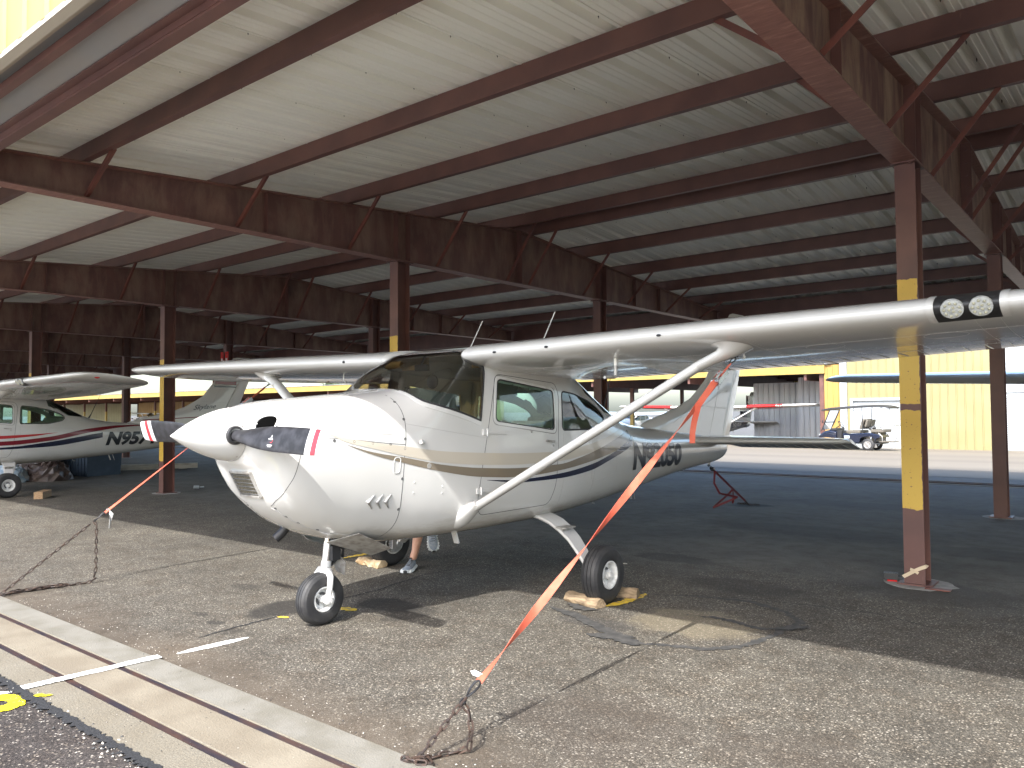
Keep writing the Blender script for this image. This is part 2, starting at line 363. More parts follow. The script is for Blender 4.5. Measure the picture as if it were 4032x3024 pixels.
def asphalt(name, base, light, smooth=False, stains=()):
    m = D.materials.new(name); m.use_nodes = True; nt = m.node_tree; b = nt.nodes['Principled BSDF']
    N = nt.nodes.new; L = nt.links.new
    b.inputs['Roughness'].default_value = 0.85; b.inputs['Specular IOR Level'].default_value = 0.3
    tc = N('ShaderNodeTexCoord')
    v = N('ShaderNodeTexVoronoi'); v.inputs['Scale'].default_value = 150; L(tc.outputs['Object'], v.inputs['Vector'])
    sep = N('ShaderNodeSeparateColor'); L(v.outputs['Color'], sep.inputs[0])
    rp = N('ShaderNodeValToRGB'); e = rp.color_ramp.elements
    e[0].position = 0.0; e[0].color = (base[0] * .50, base[1] * .48, base[2] * .46, 1)
    e[1].position = 1.0; e[1].color = (base[0] * 2.9, base[1] * 2.85, base[2] * 2.75, 1)
    for pp, c in ((0.45, base), (0.75, (base[0] * 1.3, base[1] * 1.28, base[2] * 1.24)), (0.93, (base[0] * 1.8, base[1] * 1.76, base[2] * 1.7))):
        x = e.new(pp); x.color = (*c, 1)
    L(sep.outputs[0], rp.inputs[0])
    r2 = N('ShaderNodeValToRGB'); r2.color_ramp.elements[0].position = 0.30; r2.color_ramp.elements[1].position = 0.62
    r2.color_ramp.elements[0].color = (1, 1, 1, 1); r2.color_ramp.elements[1].color = (0.6, 0.59, 0.58, 1)
    L(v.outputs['Distance'], r2.inputs[0])
    mul0 = N('ShaderNodeMixRGB'); mul0.blend_type = 'MULTIPLY'; mul0.inputs[0].default_value = 1
    L(rp.outputs[0], mul0.inputs[1]); L(r2.outputs[0], mul0.inputs[2])
    # sparse larger pale stones, thinning out in patches
    wob = N('ShaderNodeTexNoise'); wob.inputs['Scale'].default_value = 40; L(tc.outputs['Object'], wob.inputs['Vector'])
    wm = N('ShaderNodeVectorMath'); wm.operation = 'MULTIPLY_ADD'; wm.inputs[1].default_value = (.012, .012, .012); L(wob.outputs['Color'], wm.inputs[0]); L(tc.outputs['Object'], wm.inputs[2])
    v3 = N('ShaderNodeTexVoronoi'); v3.inputs['Scale'].default_value = 78; L(wm.outputs[0], v3.inputs['Vector'])
    sp3 = N('ShaderNodeSeparateColor'); L(v3.outputs['Color'], sp3.inputs[0])
    pn = N('ShaderNodeTexNoise'); pn.inputs['Scale'].default_value = 2.3; pn.inputs['Detail'].default_value = 6; L(tc.outputs['Object'], pn.inputs['Vector'])
    pm = N('ShaderNodeMath'); pm.operation = 'MULTIPLY_ADD'; pm.inputs[1].default_value = 0.55; pm.inputs[2].default_value = -0.275; L(pn.outputs['Fac'], pm.inputs[0])
    th3 = N('ShaderNodeMath'); th3.operation = 'ADD'; L(sp3.outputs[0], th3.inputs[0]); L(pm.outputs[0], th3.inputs[1])
    g3 = N('ShaderNodeMath'); g3.operation = 'GREATER_THAN'; g3.inputs[1].default_value = 0.80; L(th3.outputs[0], g3.inputs[0])
    d3 = N('ShaderNodeMath'); d3.operation = 'LESS_THAN'; d3.inputs[1].default_value = 0.42; L(v3.outputs['Distance'], d3.inputs[0])
    k3 = N('ShaderNodeMath'); k3.operation = 'MULTIPLY'; L(g3.outputs[0], k3.inputs[0]); L(d3.outputs[0], k3.inputs[1])
    c3 = N('ShaderNodeValToRGB'); c3.color_ramp.elements[0].color = (light[0] * .45, light[1] * .42, light[2] * .38, 1); c3.color_ramp.elements[1].color = (*light, 1); L(sp3.outputs[1], c3.inputs[0])
    mul = N('ShaderNodeMixRGB'); L(k3.outputs[0], mul.inputs[0]); L(mul0.outputs[0], mul.inputs[1]); L(c3.outputs[0], mul.inputs[2])
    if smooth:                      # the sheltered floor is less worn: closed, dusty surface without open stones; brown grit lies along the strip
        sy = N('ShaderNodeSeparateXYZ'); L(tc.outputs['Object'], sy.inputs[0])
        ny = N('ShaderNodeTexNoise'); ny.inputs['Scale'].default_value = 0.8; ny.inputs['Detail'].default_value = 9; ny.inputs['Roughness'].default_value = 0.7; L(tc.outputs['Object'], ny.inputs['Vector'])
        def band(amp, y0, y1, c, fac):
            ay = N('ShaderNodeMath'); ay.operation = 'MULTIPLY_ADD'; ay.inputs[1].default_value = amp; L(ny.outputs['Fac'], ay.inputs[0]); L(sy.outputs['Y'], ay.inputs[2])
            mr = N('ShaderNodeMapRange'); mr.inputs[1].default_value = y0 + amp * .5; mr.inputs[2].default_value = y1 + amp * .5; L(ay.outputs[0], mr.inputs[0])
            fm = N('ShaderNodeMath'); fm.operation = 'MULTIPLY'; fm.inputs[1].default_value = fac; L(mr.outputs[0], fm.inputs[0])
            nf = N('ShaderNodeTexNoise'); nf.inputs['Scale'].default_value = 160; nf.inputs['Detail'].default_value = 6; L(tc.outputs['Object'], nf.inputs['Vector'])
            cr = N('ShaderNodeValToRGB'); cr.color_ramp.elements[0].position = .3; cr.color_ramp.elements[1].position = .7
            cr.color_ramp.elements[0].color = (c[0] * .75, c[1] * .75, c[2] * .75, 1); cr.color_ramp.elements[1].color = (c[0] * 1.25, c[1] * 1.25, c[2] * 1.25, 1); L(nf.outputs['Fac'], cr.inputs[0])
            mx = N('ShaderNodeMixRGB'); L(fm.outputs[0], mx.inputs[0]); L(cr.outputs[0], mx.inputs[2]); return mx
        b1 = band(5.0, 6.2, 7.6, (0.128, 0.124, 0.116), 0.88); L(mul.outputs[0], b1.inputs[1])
        b2 = band(0.9, 2.75, 2.40, (0.105, 0.086, 0.066), 0.75); L(b1.outputs[0], b2.inputs[1]); mul = b2
    # patches of smoother, dustier surface
    n1 = N('ShaderNodeTexNoise'); n1.inputs['Scale'].default_value = 0.9; n1.inputs['Detail'].default_value = 8; n1.inputs['Roughness'].default_value = 0.62
    L(tc.outputs['Object'], n1.inputs['Vector'])
    r1 = N('ShaderNodeValToRGB'); r1.color_ramp.elements[0].position = 0.3; r1.color_ramp.elements[1].position = 0.72
    r1.color_ramp.elements[0].color = (0.66, 0.65, 0.64, 1); r1.color_ramp.elements[1].color = (1.16, 1.14, 1.1, 1)
    L(n1.outputs['Fac'], r1.inputs[0])
    m1 = N('ShaderNodeMixRGB'); m1.blend_type = 'MULTIPLY'; m1.inputs[0].default_value = 1
    L(mul.outputs[0], m1.inputs[1]); L(r1.outputs[0], m1.inputs[2]); col = m1.outputs[0]
    # fine brownish blotches
    n4 = N('ShaderNodeTexNoise'); n4.inputs['Scale'].default_value = 5.0; n4.inputs['Detail'].default_value = 9; n4.inputs['Roughness'].default_value = 0.7
    L(tc.outputs['Object'], n4.inputs['Vector'])
    r4 = N('ShaderNodeValToRGB'); r4.color_ramp.elements[0].position = 0.34; r4.color_ramp.elements[1].position = 0.55
    r4.color_ramp.elements[0].color = (0.66, 0.60, 0.55, 1); r4.color_ramp.elements[1].color = (1, 1, 1, 1)
    L(n4.outputs['Fac'], r4.inputs[0])
    m4 = N('ShaderNodeMixRGB'); m4.blend_type = 'MULTIPLY'; m4.inputs[0].default_value = 0.8
    L(col, m4.inputs[1]); L(r4.outputs[0], m4.inputs[2]); col = m4.outputs[0]
    # individual stains: (x, y, rx, ry, ring width or 0, strength)
    if stains:
        dn = N('ShaderNodeTexNoise'); dn.inputs['Scale'].default_value = 4.0; dn.inputs['Detail'].default_value = 6; dn.inputs['Roughness'].default_value = 0.6
        L(tc.outputs['Object'], dn.inputs['Vector'])
        sb = N('ShaderNodeVectorMath'); sb.operation = 'SUBTRACT'; sb.inputs[1].default_value = (0.5, 0.5, 0.5); L(dn.outputs['Color'], sb.inputs[0])
        for (x, y, rx, ry, ring, st, tint) in stains:
            sc = N('ShaderNodeVectorMath'); sc.operation = 'MULTIPLY'; k = min(rx, ry) * 1.3
            sc.inputs[1].default_value = (k, k, 0); L(sb.outputs[0], sc.inputs[0])
            ad = N('ShaderNodeVectorMath'); ad.operation = 'ADD'; L(tc.outputs['Object'], ad.inputs[0]); L(sc.outputs[0], ad.inputs[1])
            mp = N('ShaderNodeMapping'); mp.vector_type = 'POINT'
            mp.inputs['Location'].default_value = (-x / rx, -y / ry, 0); mp.inputs['Scale'].default_value = (1 / rx, 1 / ry, 0)
            L(ad.outputs[0], mp.inputs[0])
            ln = N('ShaderNodeVectorMath'); ln.operation = 'LENGTH'; L(mp.outputs[0], ln.inputs[0])
            rr = N('ShaderNodeValToRGB'); ee = rr.color_ramp.elements
            if ring:
                ee[0].position = 1 - ring * 1.6; ee[0].color = (0, 0, 0, 1); ee[1].position = 1 - ring; ee[1].color = (1, 1, 1, 1)
                q = ee.new(0.999 - ring * 0.2); q.color = (1, 1, 1, 1); q = ee.new(1.0); q.color = (0, 0, 0, 1)
                hf = N('ShaderNodeMath'); hf.operation = 'MULTIPLY'; hf.inputs[1].default_value = 1.0; L(ln.outputs['Value'], hf.inputs[0]); L(hf.outputs[0], rr.inputs[0])
            else:
                ee[0].position = 0.68; ee[0].color = (1, 1, 1, 1); ee[1].position = 1.0; ee[1].color = (0, 0, 0, 1)
                L(ln.outputs['Value'], rr.inputs[0])
            sm = N('ShaderNodeMath'); sm.operation = 'MULTIPLY'; sm.inputs[1].default_value = st; L(rr.outputs[0], sm.inputs[0])
            mx = N('ShaderNodeMixRGB'); mx.inputs[2].default_value = (*tint, 1)
            L(sm.outputs[0], mx.inputs[0]); L(col, mx.inputs[1]); col = mx.outputs[0]
    L(col, b.inputs['Base Color'])
    bp = N('ShaderNodeBump'); bp.inputs['Strength'].default_value = 0.4; bp.inputs['Distance'].default_value = 0.004
    inv = N('ShaderNodeMath'); inv.operation = 'SUBTRACT'; inv.inputs[0].default_value = 1; L(v.outputs['Distance'], inv.inputs[1])
    L(inv.outputs[0], bp.inputs['Height']); L(bp.outputs[0], b.inputs['Normal'])
    return m

DK = (0.022, 0.020, 0.018)
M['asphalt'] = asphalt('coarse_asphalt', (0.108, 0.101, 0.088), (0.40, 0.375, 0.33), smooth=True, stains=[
    (-2.42, 4.95, 0.50, 0.42, 0, 0.35, (0.26, 0.215, 0.14)), (-2.95, 4.55, 0.34, 0.14, 0, 0.5, (0.05, 0.047, 0.045)),
    (-4.45, 4.02, 0.34, 0.20, 0, 0.8, DK), (-5.0, 3.45, 0.26, 0.34, 0, 0.85, DK), (-5.05, 2.95, 0.09, 0.06, 0, 0.7, DK), (-5.35, 3.0, 0.11, 0.05, 0, 0.6, DK), (-4.75, 2.9, 0.07, 0.10, 0, 0.5, DK), (-5.9, 3.7, 0.20, 0.10, 0, 0.4, DK),
    (-4.15, 3.95, 0.18, 0.26, 0, 0.6, DK), (-1.30, 6.9, 0.75, 0.42, 0, 0.45, (0.04, 0.038, 0.036)),
    (-2.6, 6.2, 0.65, 0.30, 0, 0.6, (0.035, 0.03, 0.027)), (-3.6, 7.0, 0.5, 0.22, 0, 0.5, (0.02, 0.02, 0.02)), (-4.3, 6.3, 0.2, 0.14, 0, 0.7, (0.02, 0.02, 0.02)),
    (-4.7, 11.54, 0.34, 0.30, 0, 0.85, (0.012, 0.012, 0.012)), (-2.0, 3.1, 0.5, 0.45, 0, 0.35, (0.055, 0.042, 0.033)), (-1.2, 3.3, 0.4, 0.35, 0, 0.3, (0.055, 0.042, 0.033)),
    (-3.1, 9.5, 1.6, 0.5, 0, 0.45, (0.035, 0.033, 0.032)), (-6.5, 8.6, 1.5, 0.4, 0, 0.4, (0.035, 0.033, 0.032)), (-1.0, 9.0, 1.2, 0.4, 0, 0.4, (0.035, 0.033, 0.032)), (-3.0, 12.5, 2.2, 0.5, 0, 0.4, (0.03, 0.03, 0.03))])
M['apron'] = asphalt('dark_asphalt', (0.058, 0.051, 0.048), (0.36, 0.33, 0.29))
M['tar'] = mat('tar_seal', (0.022, 0.022, 0.023), 0.7, bump=0.5, bscale=60)

def concrete_mat():
    m = mat('strip_concrete', (0.168, 0.150, 0.117), 0.85, var=(0.142, 0.121, 0.087), vscale=1.7, bump=0.35, bscale=120)
    nt = m.node_tree; b = nt.nodes['Principled BSDF']; src = b.inputs['Base Color'].links[0].from_socket
    tc = nt.nodes.new('ShaderNodeTexCoord'); v = nt.nodes.new('ShaderNodeTexNoise'); v.inputs['Scale'].default_value = 95; v.inputs['Detail'].default_value = 4; v.inputs['Roughness'].default_value = 0.8
    nt.links.new(tc.outputs['Object'], v.inputs['Vector'])
    rp = nt.nodes.new('ShaderNodeValToRGB'); e = rp.color_ramp.elements
    e[0].position = 0.36; e[0].color = (0.68, 0.67, 0.66, 1); e[1].position = 0.66; e[1].color = (1.25, 1.24, 1.2, 1)
    nt.links.new(v.outputs['Fac'], rp.inputs[0])
    mx = nt.nodes.new('ShaderNodeMixRGB'); mx.blend_type = 'MULTIPLY'; mx.inputs[0].default_value = 1
    nt.links.new(src, mx.inputs[1]); nt.links.new(rp.outputs[0], mx.inputs[2]); nt.links.new(mx.outputs[0], b.inputs['Base Color'])
    return m
M['concrete'] = concrete_mat()

# ------------------------------------------------------------------ ground
def gz(y):                                   # the apron behind the shelter falls away gently
    return 0.0 if y <= 17.2 else -(min(y, 60) - 17.2) * 0.0158
ys = [-400, -60, -20, -5, 0, 5, 10, 17.2, 20, 25, 30, 35, 40, 50, 60, 120, 400, 1200]
xs = [-1200, -300, -120, -60, -30, -10, 0, 10, 30, 120, 400]
mb = MB(); n = len(xs)
mb.add([(x, y, gz(y)) for y in ys for x in xs], [(j * n + i, j * n + i + 1, (j + 1) * n + i + 1, (j + 1) * n + i) for j in range(len(ys) - 1) for i in range(n - 1)])
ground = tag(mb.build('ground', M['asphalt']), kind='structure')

def ragged_sheet(name, m, x0, x1, ya, yb, z, step, ja, jb, kind='structure', h=0.0):
    mb = MB(); k = int((x1 - x0) / step) + 1; v = []
    for i in range(k + 1):
        x = x0 + (x1 - x0) * i / k
        v += [(x, ya + random.uniform(-ja, ja), z), (x, yb + random.uniform(-jb, jb), z)]
    mb.add(v, [(2 * i, 2 * i + 2, 2 * i + 3, 2 * i + 1) for i in range(k)])
    return tag(mb.build(name, m), kind=kind)
strip = MB()
strip.box(-60, 1.605, -0.10, 12, 1.790, 0.010); strip.box(-60, 1.832, -0.10, 12, 2.062, 0.012); strip.box(-60, 2.104, -0.10, 12, 2.30, 0.011)
strip.box(-60, 1.79, -0.10, 12, 1.832, -0.004); strip.box(-60, 2.062, -0.10, 12, 2.104, -0.004)
M['concrete_grey'] = mat('grey_concrete', (0.175, 0.165, 0.140), 0.85, var=(0.135, 0.125, 0.10), vscale=5, detail=9, bump=0.35, bscale=120)
M['concrete_brown'] = mat('stained_concrete', (0.158, 0.132, 0.095), 0.85, var=(0.205, 0.178, 0.132), vscale=3, detail=9, bump=0.35, bscale=120)
for k in range(len(strip.m)): strip.m[k] = 1 if 12 <= k < 18 else 2 if 6 <= k < 12 else 0
cs = tag(strip.build('concrete_strip', [M['concrete'], M['concrete_grey'], M['concrete_brown']], bevel=0.004), kind='structure')
for y in (1.811, 2.083):
    b = MB(); b.box(-60, y - 0.0165, -0.004, 12, y + 0.0165, 0.0075); b.build('rail', M['rail'], cs)
apron = ragged_sheet('apron', M['apron'], -60, 12, -1.85, 1.585, 0.0035, 0.03, 0, 0.014)
tar = ragged_sheet('tar_joint', M['tar'], -8, 0, 1.555, 1.606, 0.0135, 0.013, 0.022, 0.010)
back = MB()
back.box(-60, 16.72, -0.1, 12, 17.42, 0.008)
bs = tag(back.build('rear_concrete_strip', M['concrete']), kind='structure')
for y in (16.95, 17.2):
    b = MB(); b.box(-60, y - 0.02, 0.0, 12, y + 0.02, 0.03); b.build('rail', M['rail'], bs)

M['bounce_sheet'] = mat('bounce_sheet_pale', (0.55, 0.535, 0.49), 0.85, var=(0.49, 0.47, 0.42), vscale=0.25, vstretch=(0.12, 1, 1), vpos=(0.35, 0.7), bump=0.2, bscale=30)
tw = MB(); tw.add([(-400, -14, 0.004), (400, -14, 0.004), (400, -1.8, 0.004), (-400, -1.8, 0.004), (-400, -120, 0.004), (400, -120, 0.004)], [(0, 1, 2, 3), (4, 5, 1, 0)])
tag(tw.build('added_bounce_sheet', M['bounce_sheet']), kind='structure')  # unseen pale sheet behind the camera, added to bounce light under the roof
tw = MB(); k = 24; v = []
for i in range(k + 1):
    y = 19.0 + (60 - 19.0) * i / k; v += [(-400, y, gz(y) + 0.006), (400, y, gz(y) + 0.006)]
tw.add(v, [(2 * i, 2 * i + 1, 2 * i + 3, 2 * i + 2) for i in range(k)])
tag(tw.build('rear_taxiway', mat('rear_taxiway_concrete', (0.175, 0.148, 0.11), 0.85, var=(0.13, 0.108, 0.08), vscale=0.35, vstretch=(0.1, 1, 1), vpos=(0.35, 0.68), bump=0.2, bscale=30)), kind='structure')

def ground_poly(name, pts, m, z, label=None, cat=None, kind=None):
    mb = MB(); mb.add([(x, y, z) for x, y in pts], [tuple(range(len(pts)))])
    return tag(mb.build(name, m), label, cat, kind=kind)
def ribbon_pts(path, w, jit=0.0, step=0.02):
    P = []
    for (a, b) in zip(path[:-1], path[1:]):
        k = max(1, int(math.dist(a, b) / step))
        P += [(a[0] + (b[0] - a[0]) * i / k, a[1] + (b[1] - a[1]) * i / k) for i in range(k)]
    P.append(path[-1]); return P
def ground_ribbon(name, path, w, m, z, jit, label=None, cat=None, kind=None, taper=True, wander=0.0):
    P = ribbon_pts(path, w); v = []; n = len(P); wx = wy = 0
    for i, p in enumerate(P):
        a, b = P[max(0, i - 1)], P[min(n - 1, i + 1)]
        d = Vector((b[0] - a[0], b[1] - a[1])).normalized(); nx, ny = -d.y, d.x
        wx = wx * 0.8 + random.uniform(-wander, wander)
        t = min(1, 4 * i / n + .2, 4 * (n - 1 - i) / n + .2) if taper else 1
        for s in (-1, 1):
            k = s * w / 2 * t + random.uniform(-jit, jit) + wx
            v.append((p[0] + nx * k, p[1] + ny * k, z))
    mb = MB(); mb.add(v, [(2 * i, 2 * i + 1, 2 * i + 3, 2 * i + 2) for i in range(n - 1)])
    return tag(mb.build(name, m), label, cat, kind=kind)
ground_ribbon('white_line', [(-4.580, 2.315), (-4.632, 1.600)], 0.072, M['white_mark'], 0.016, 0.005, 'white painted line crossing the concrete strip and both rails', 'painted line', taper=False)
ground_ribbon('white_line', [(-4.640, 1.57), (-4.70, 1.20)], 0.06, M['white_mark'], 0.009, 0.012, 'broken white painted line on dark asphalt below the strip', 'painted line')
ground_ribbon('white_dash', [(-4.54, 2.88), (-4.578, 2.42)], 0.07, M['white_mark'], 0.004, 0.006, 'short white paint dash on coarse asphalt in front of the nose wheel', 'painted line')
cxm, cym = -4.545, 1.455
ring = []
mbm = MB(); k = 40; v = []
for i in range(k + 1):
    t = 2 * math.pi * i / k
    for r in (0.045, 0.15):
        rr = r * (1 + random.uniform(-.07, .07)); v.append((cxm + 0.05 + rr * 0.95 * math.cos(t), cym + rr * 0.72 * math.sin(t), 0.0085))
mbm.add(v, [(2 * i, 2 * i + 1, 2 * i + 3, 2 * i + 2) for i in range(k)])
tag(mbm.build('yellow_mark', M['bright_yellow']), 'bright yellow sprayed round mark on dark asphalt by concrete strip', 'paint mark')
ground_ribbon('yellow_mark', [(-4.46, 1.60), (-4.39, 1.66)], 0.03, M['bright_yellow'], 0.0165, 0.01, 'small yellow spray smear on the edge of concrete strip', 'paint mark')
ground_ribbon('yellow_line', [(-3.135, 4.96), (-3.10, 5.12), (-3.09, 5.50)], 0.075, M['yellow_mark'], 0.004, 0.012, 'worn yellow paint line beside the chocked left main wheel', 'painted line')
ground_ribbon('yellow_line', [(-6.235, 5.0), (-6.235, 5.4)], 0.07, M['yellow_mark'], 0.004, 0.012, 'worn yellow paint line beyond the split log chock', 'painted line')
ground_ribbon('yellow_dab', [(-4.68, 3.735), (-4.52, 3.75)], 0.075, M['yellow_mark'], 0.004, 0.01, 'yellow paint dab on asphalt behind the nose wheel', 'painted line')
ground_ribbon('yellow_dab', [(-4.83, 3.29), (-4.75, 3.34)], 0.045, M['yellow_mark'], 0.004, 0.006, 'smaller yellow paint dab on asphalt left of nose wheel', 'painted line')
for path, w in (([(-4.89, 3.80), (-4.90, 4.27), (-4.97, 4.64), (-5.03, 4.99), (-4.93, 5.6)], 0.014), ([(-4.80, 2.66), (-4.81, 2.83), (-4.83, 3.05), (-4.85, 3.35)], 0.018),
                ([(-2.9, 5.62), (-2.3, 5.86), (-1.5, 5.95), (-0.9, 5.7)], 0.012), ([(-8.0, 7.2), (-6.8, 6.9), (-5.8, 7.1)], 0.012), ([(-1.0, 7.6), (-0.3, 8.1), (0.4, 8.2)], 0.012)):
    ground_ribbon('asphalt_crack', path, w, M['crack'], 0.003, 0.003, kind='structure', wander=0.004)

M['damp'] = mat('dried_puddle_edge', (0.032, 0.031, 0.030), 0.9, var=(0.06, 0.057, 0.053), vscale=18)
for zi, (path, w) in enumerate((([(-3.05, 5.50), (-2.74, 5.66), (-2.34, 5.75), (-2.02, 5.60), (-1.84, 5.36), (-1.90, 5.18), (-1.87, 4.99), (-1.95, 4.62), (-2.12, 4.43), (-2.47, 4.33), (-2.70, 4.36)], 0.055), ([(-1.88, 5.22), (-1.97, 5.07), (-2.30, 5.16), (-2.55, 5.10)], 0.05),
                ([(-3.46, 4.70), (-3.20, 4.62), (-2.95, 4.50), (-2.74, 4.40), (-2.55, 4.38)], 0.09), ([(-2.85, 4.27), (-2.66, 4.33), (-2.46, 4.26)], 0.12), ([(-3.40, 4.86), (-3.22, 4.80), (-3.12, 4.83)], 0.09), ([(-1.92, 5.10), (-1.76, 5.30)], 0.07))):
    ground_ribbon('puddle_stain', path, w, M['damp'], 0.0034 + .0012 * zi, 0.016, kind='structure', wander=0.006)
# loose stones along the joints (uncountable)
mb = MB()
def pebble(x, y, z, r):
    s = (random.uniform(.7, 1.3), random.uniform(.7, 1.3), random.uniform(.5, .8)); c = Vector((x, y, z + r * .3)); v = []
    for p in ((1, 0, 0), (-1, 0, 0), (0, 1, 0), (0, -1, 0), (0, 0, 1), (0, 0, -1)):
        v.append(c + Vector((p[0] * s[0], p[1] * s[1], p[2] * s[2])) * r * random.uniform(.8, 1.2))
    mb.add(v, [(0, 2, 4), (2, 1, 4), (1, 3, 4), (3, 0, 4), (2, 0, 5), (1, 2, 5), (3, 1, 5), (0, 3, 5)], random.choice((0, 0, 1, 2)))
for _ in range(420): pebble(random.uniform(-6, -1.5), 1.56 + random.gauss(0, .04), 0.006, random.uniform(.002, .010))
for _ in range(500): pebble(random.uniform(-7, -1), 2.32 + abs(random.gauss(0, .12)), 0.001, random.uniform(.002, .005))
for _ in range(120): pebble(random.uniform(-5.5, -2), random.uniform(1.62, 2.28), 0.012, random.uniform(.0015, .004))
tag(mb.build('gravel', [mat('dark_stone', (0.05, 0.05, 0.05), .9), mat('mid_stone', (0.3, 0.27, 0.24), .9), mat('pale_stone', (0.42, 0.39, 0.34), .9)]), 'loose gravel crumbs along the edges of the concrete strip', 'gravel', kind='stuff')

# ------------------------------------------------------------------ shelter
XA, YA, BAY, BW, YB, HB = -1.412, 7.081, 6.265, 0.158, 12.074, 3.512
RIDGE = 9.74
def hx(x): return 0.0043 * (x - XA)
def ztop(y): return 4.378 - 0.0780 * abs(y - RIDGE)     # top of girders
shelter = empty('aircraft_shelter', (0, 0, 0), 0, 'long open steel aircraft shelter with brown frame and cream corrugated roof over the parked aircraft', 'shelter')
X0, X1 = -58.0, 11.5
# corrugated roof
prof = []
x = X0; P = 0.3048
while x < X1:
    for dx, dz in ((0, 0), (0.075, 0), (0.082, 0.006), (0.10, 0.006), (0.107, 0), (0.150, 0), (0.157, 0.006), (0.175, 0.006), (0.182, 0), (0.205, 0), (0.236, 0.050), (0.274, 0.050)):
        prof.append((x + dx, dz))
    x += P
mb = MB(); v = []; yl = (1.60, RIDGE, 17.88)
for y in yl: v += [(px, y, ztop(y) + 0.205 + dz + hx(px)) for px, dz in prof]
n = len(prof)
mb.add(v, [(j * n + i, j * n + i + 1, (j + 1) * n + i + 1, (j + 1) * n + i) for j in (0, 1) for i in range(n - 1)])
# side laps and the points of the fixing screws, part of the sheeting
nv = int((X1 - X0) / P)
for k in range(1, nv, 3):
    lx = X0 + k * P + .012
    for ya, yb in ((1.62, RIDGE - .01), (RIDGE + .01, 17.86)):
        mb.rings([[(lx + a, y, ztop(y) + 0.205 + b + hx(lx)) for a, b in ((0, -.001), (.022, -.001), (.022, -.007), (.019, -.009), (0, -.006))] for y in (ya, yb)])
    y = 1.9
    while y < 17.7:
        if -16 < lx < 3: mb.lathe((lx - .03, y, ztop(y) + .243 + hx(lx)), (0, .1, -1), [(0, .0055), (.03, .0045), (.042, .0005)], 5, mi=1)
        y += .52
mb.build('roof_sheeting', [M['ceiling'], M['dark_plastic']], shelter)
# purlins: Z sections along X
PY = [3.16, 4.74, 6.31, 7.89, 9.46, 10.02, 11.6, 13.15, 14.72, 16.30]
def extrude_x(prof, x0, x1, seg=1):
    rg = []
    for i in range(seg + 1):
        x = x0 + (x1 - x0) * i / seg
        rg.append([(x, y, z + hx(x)) for y, z in prof])
    return rg
for y in PY:
    s = 1 if y < RIDGE else -1; z0 = ztop(y); h = 0.2; t = 0.004; f = 0.065
    zz = lambda yy, base: base + (ztop(yy) - ztop(y))
    pr = [(y - f * s, z0 + 0.022), (y - f * s, z0 + 0.002), (y, z0 + 0.002), (y, z0 + h - t), (y + f * s, z0 + h - t), (y + f * s, z0 + h), (y - t * s, z0 + h), (y - t * s, z0 + 0.002 + t), (y - f * s + t * s, z0 + 0.002 + t), (y - f * s + t * s, z0 + 0.022)]
    mb = MB(); mb.rings(extrude_x(pr, X0, X1)); mb.build('purlin', M['steel'], shelter)
# eave framing, front and rear
def eave(sgn, yo):
    Y = lambda d: yo + sgn * d                         # d measured outwards from the girder end
    mb = MB()
    def bx(d0, d1, z0, z1): mb.rings(extrude_x([(Y(d0), z0), (Y(d1), z0), (Y(d1), z1), (Y(d0), z1)], X0, X1))
    bx(-0.03, 0.045, 3.50, 3.515); bx(0.042, 0.05, 3.515, 3.565); bx(-0.03, -0.022, 3.515, 3.56)
    bx(0.05, 0.10, 3.555, 3.565); bx(-0.005, 0.0, 3.56, 3.95)
    mb.build('eave_channel', M['steel'], shelter)
    mb = MB()
    bx(0.322, 0.372, 3.50, 3.510); bx(0.364, 0.372, 3.510, 3.545); bx(0.322, 0.328, 3.510, 3.545)
    mb.build('door_track', M['steel'], shelter)
    mb = MB(); bx(0.06, 0.47, 3.568, 3.574); mb.build('soffit_panel', M['grey_sheet'], shelter)
    mb = MB(); bx(0.41, 0.475, 3.553, 3.565); bx(0.47, 0.53, 3.50, 3.53); bx(0.468, 0.475, 3.53, 3.566); mb.build('eave_trim', M['trim'], shelter)
    mb = MB(); pr = []; x = X0
    while x < X1:
        pr += [(x, 0), (x + .22, 0), (x + .235, .018), (x + .29, .018)]; x += .3048
    v = []
    for z in (3.525, 4.0): v += [(px, Y(0.515 + d), z + hx(px)) for px, d in pr]
    for z in (4.0, 3.525): v += [(px, Y(0.50), z + hx(px)) for px, d in pr]
    n = len(pr); mb.add(v, [(j * n + i, j * n + i + 1, (j + 1) * n + i + 1, (j + 1) * n + i) for j in (0, 1, 2) for i in range(n - 1)])
    mb.build('fascia_panel', M['yellow_sheet'], shelter)
eave(-1, 2.10); eave(1, 17.38)

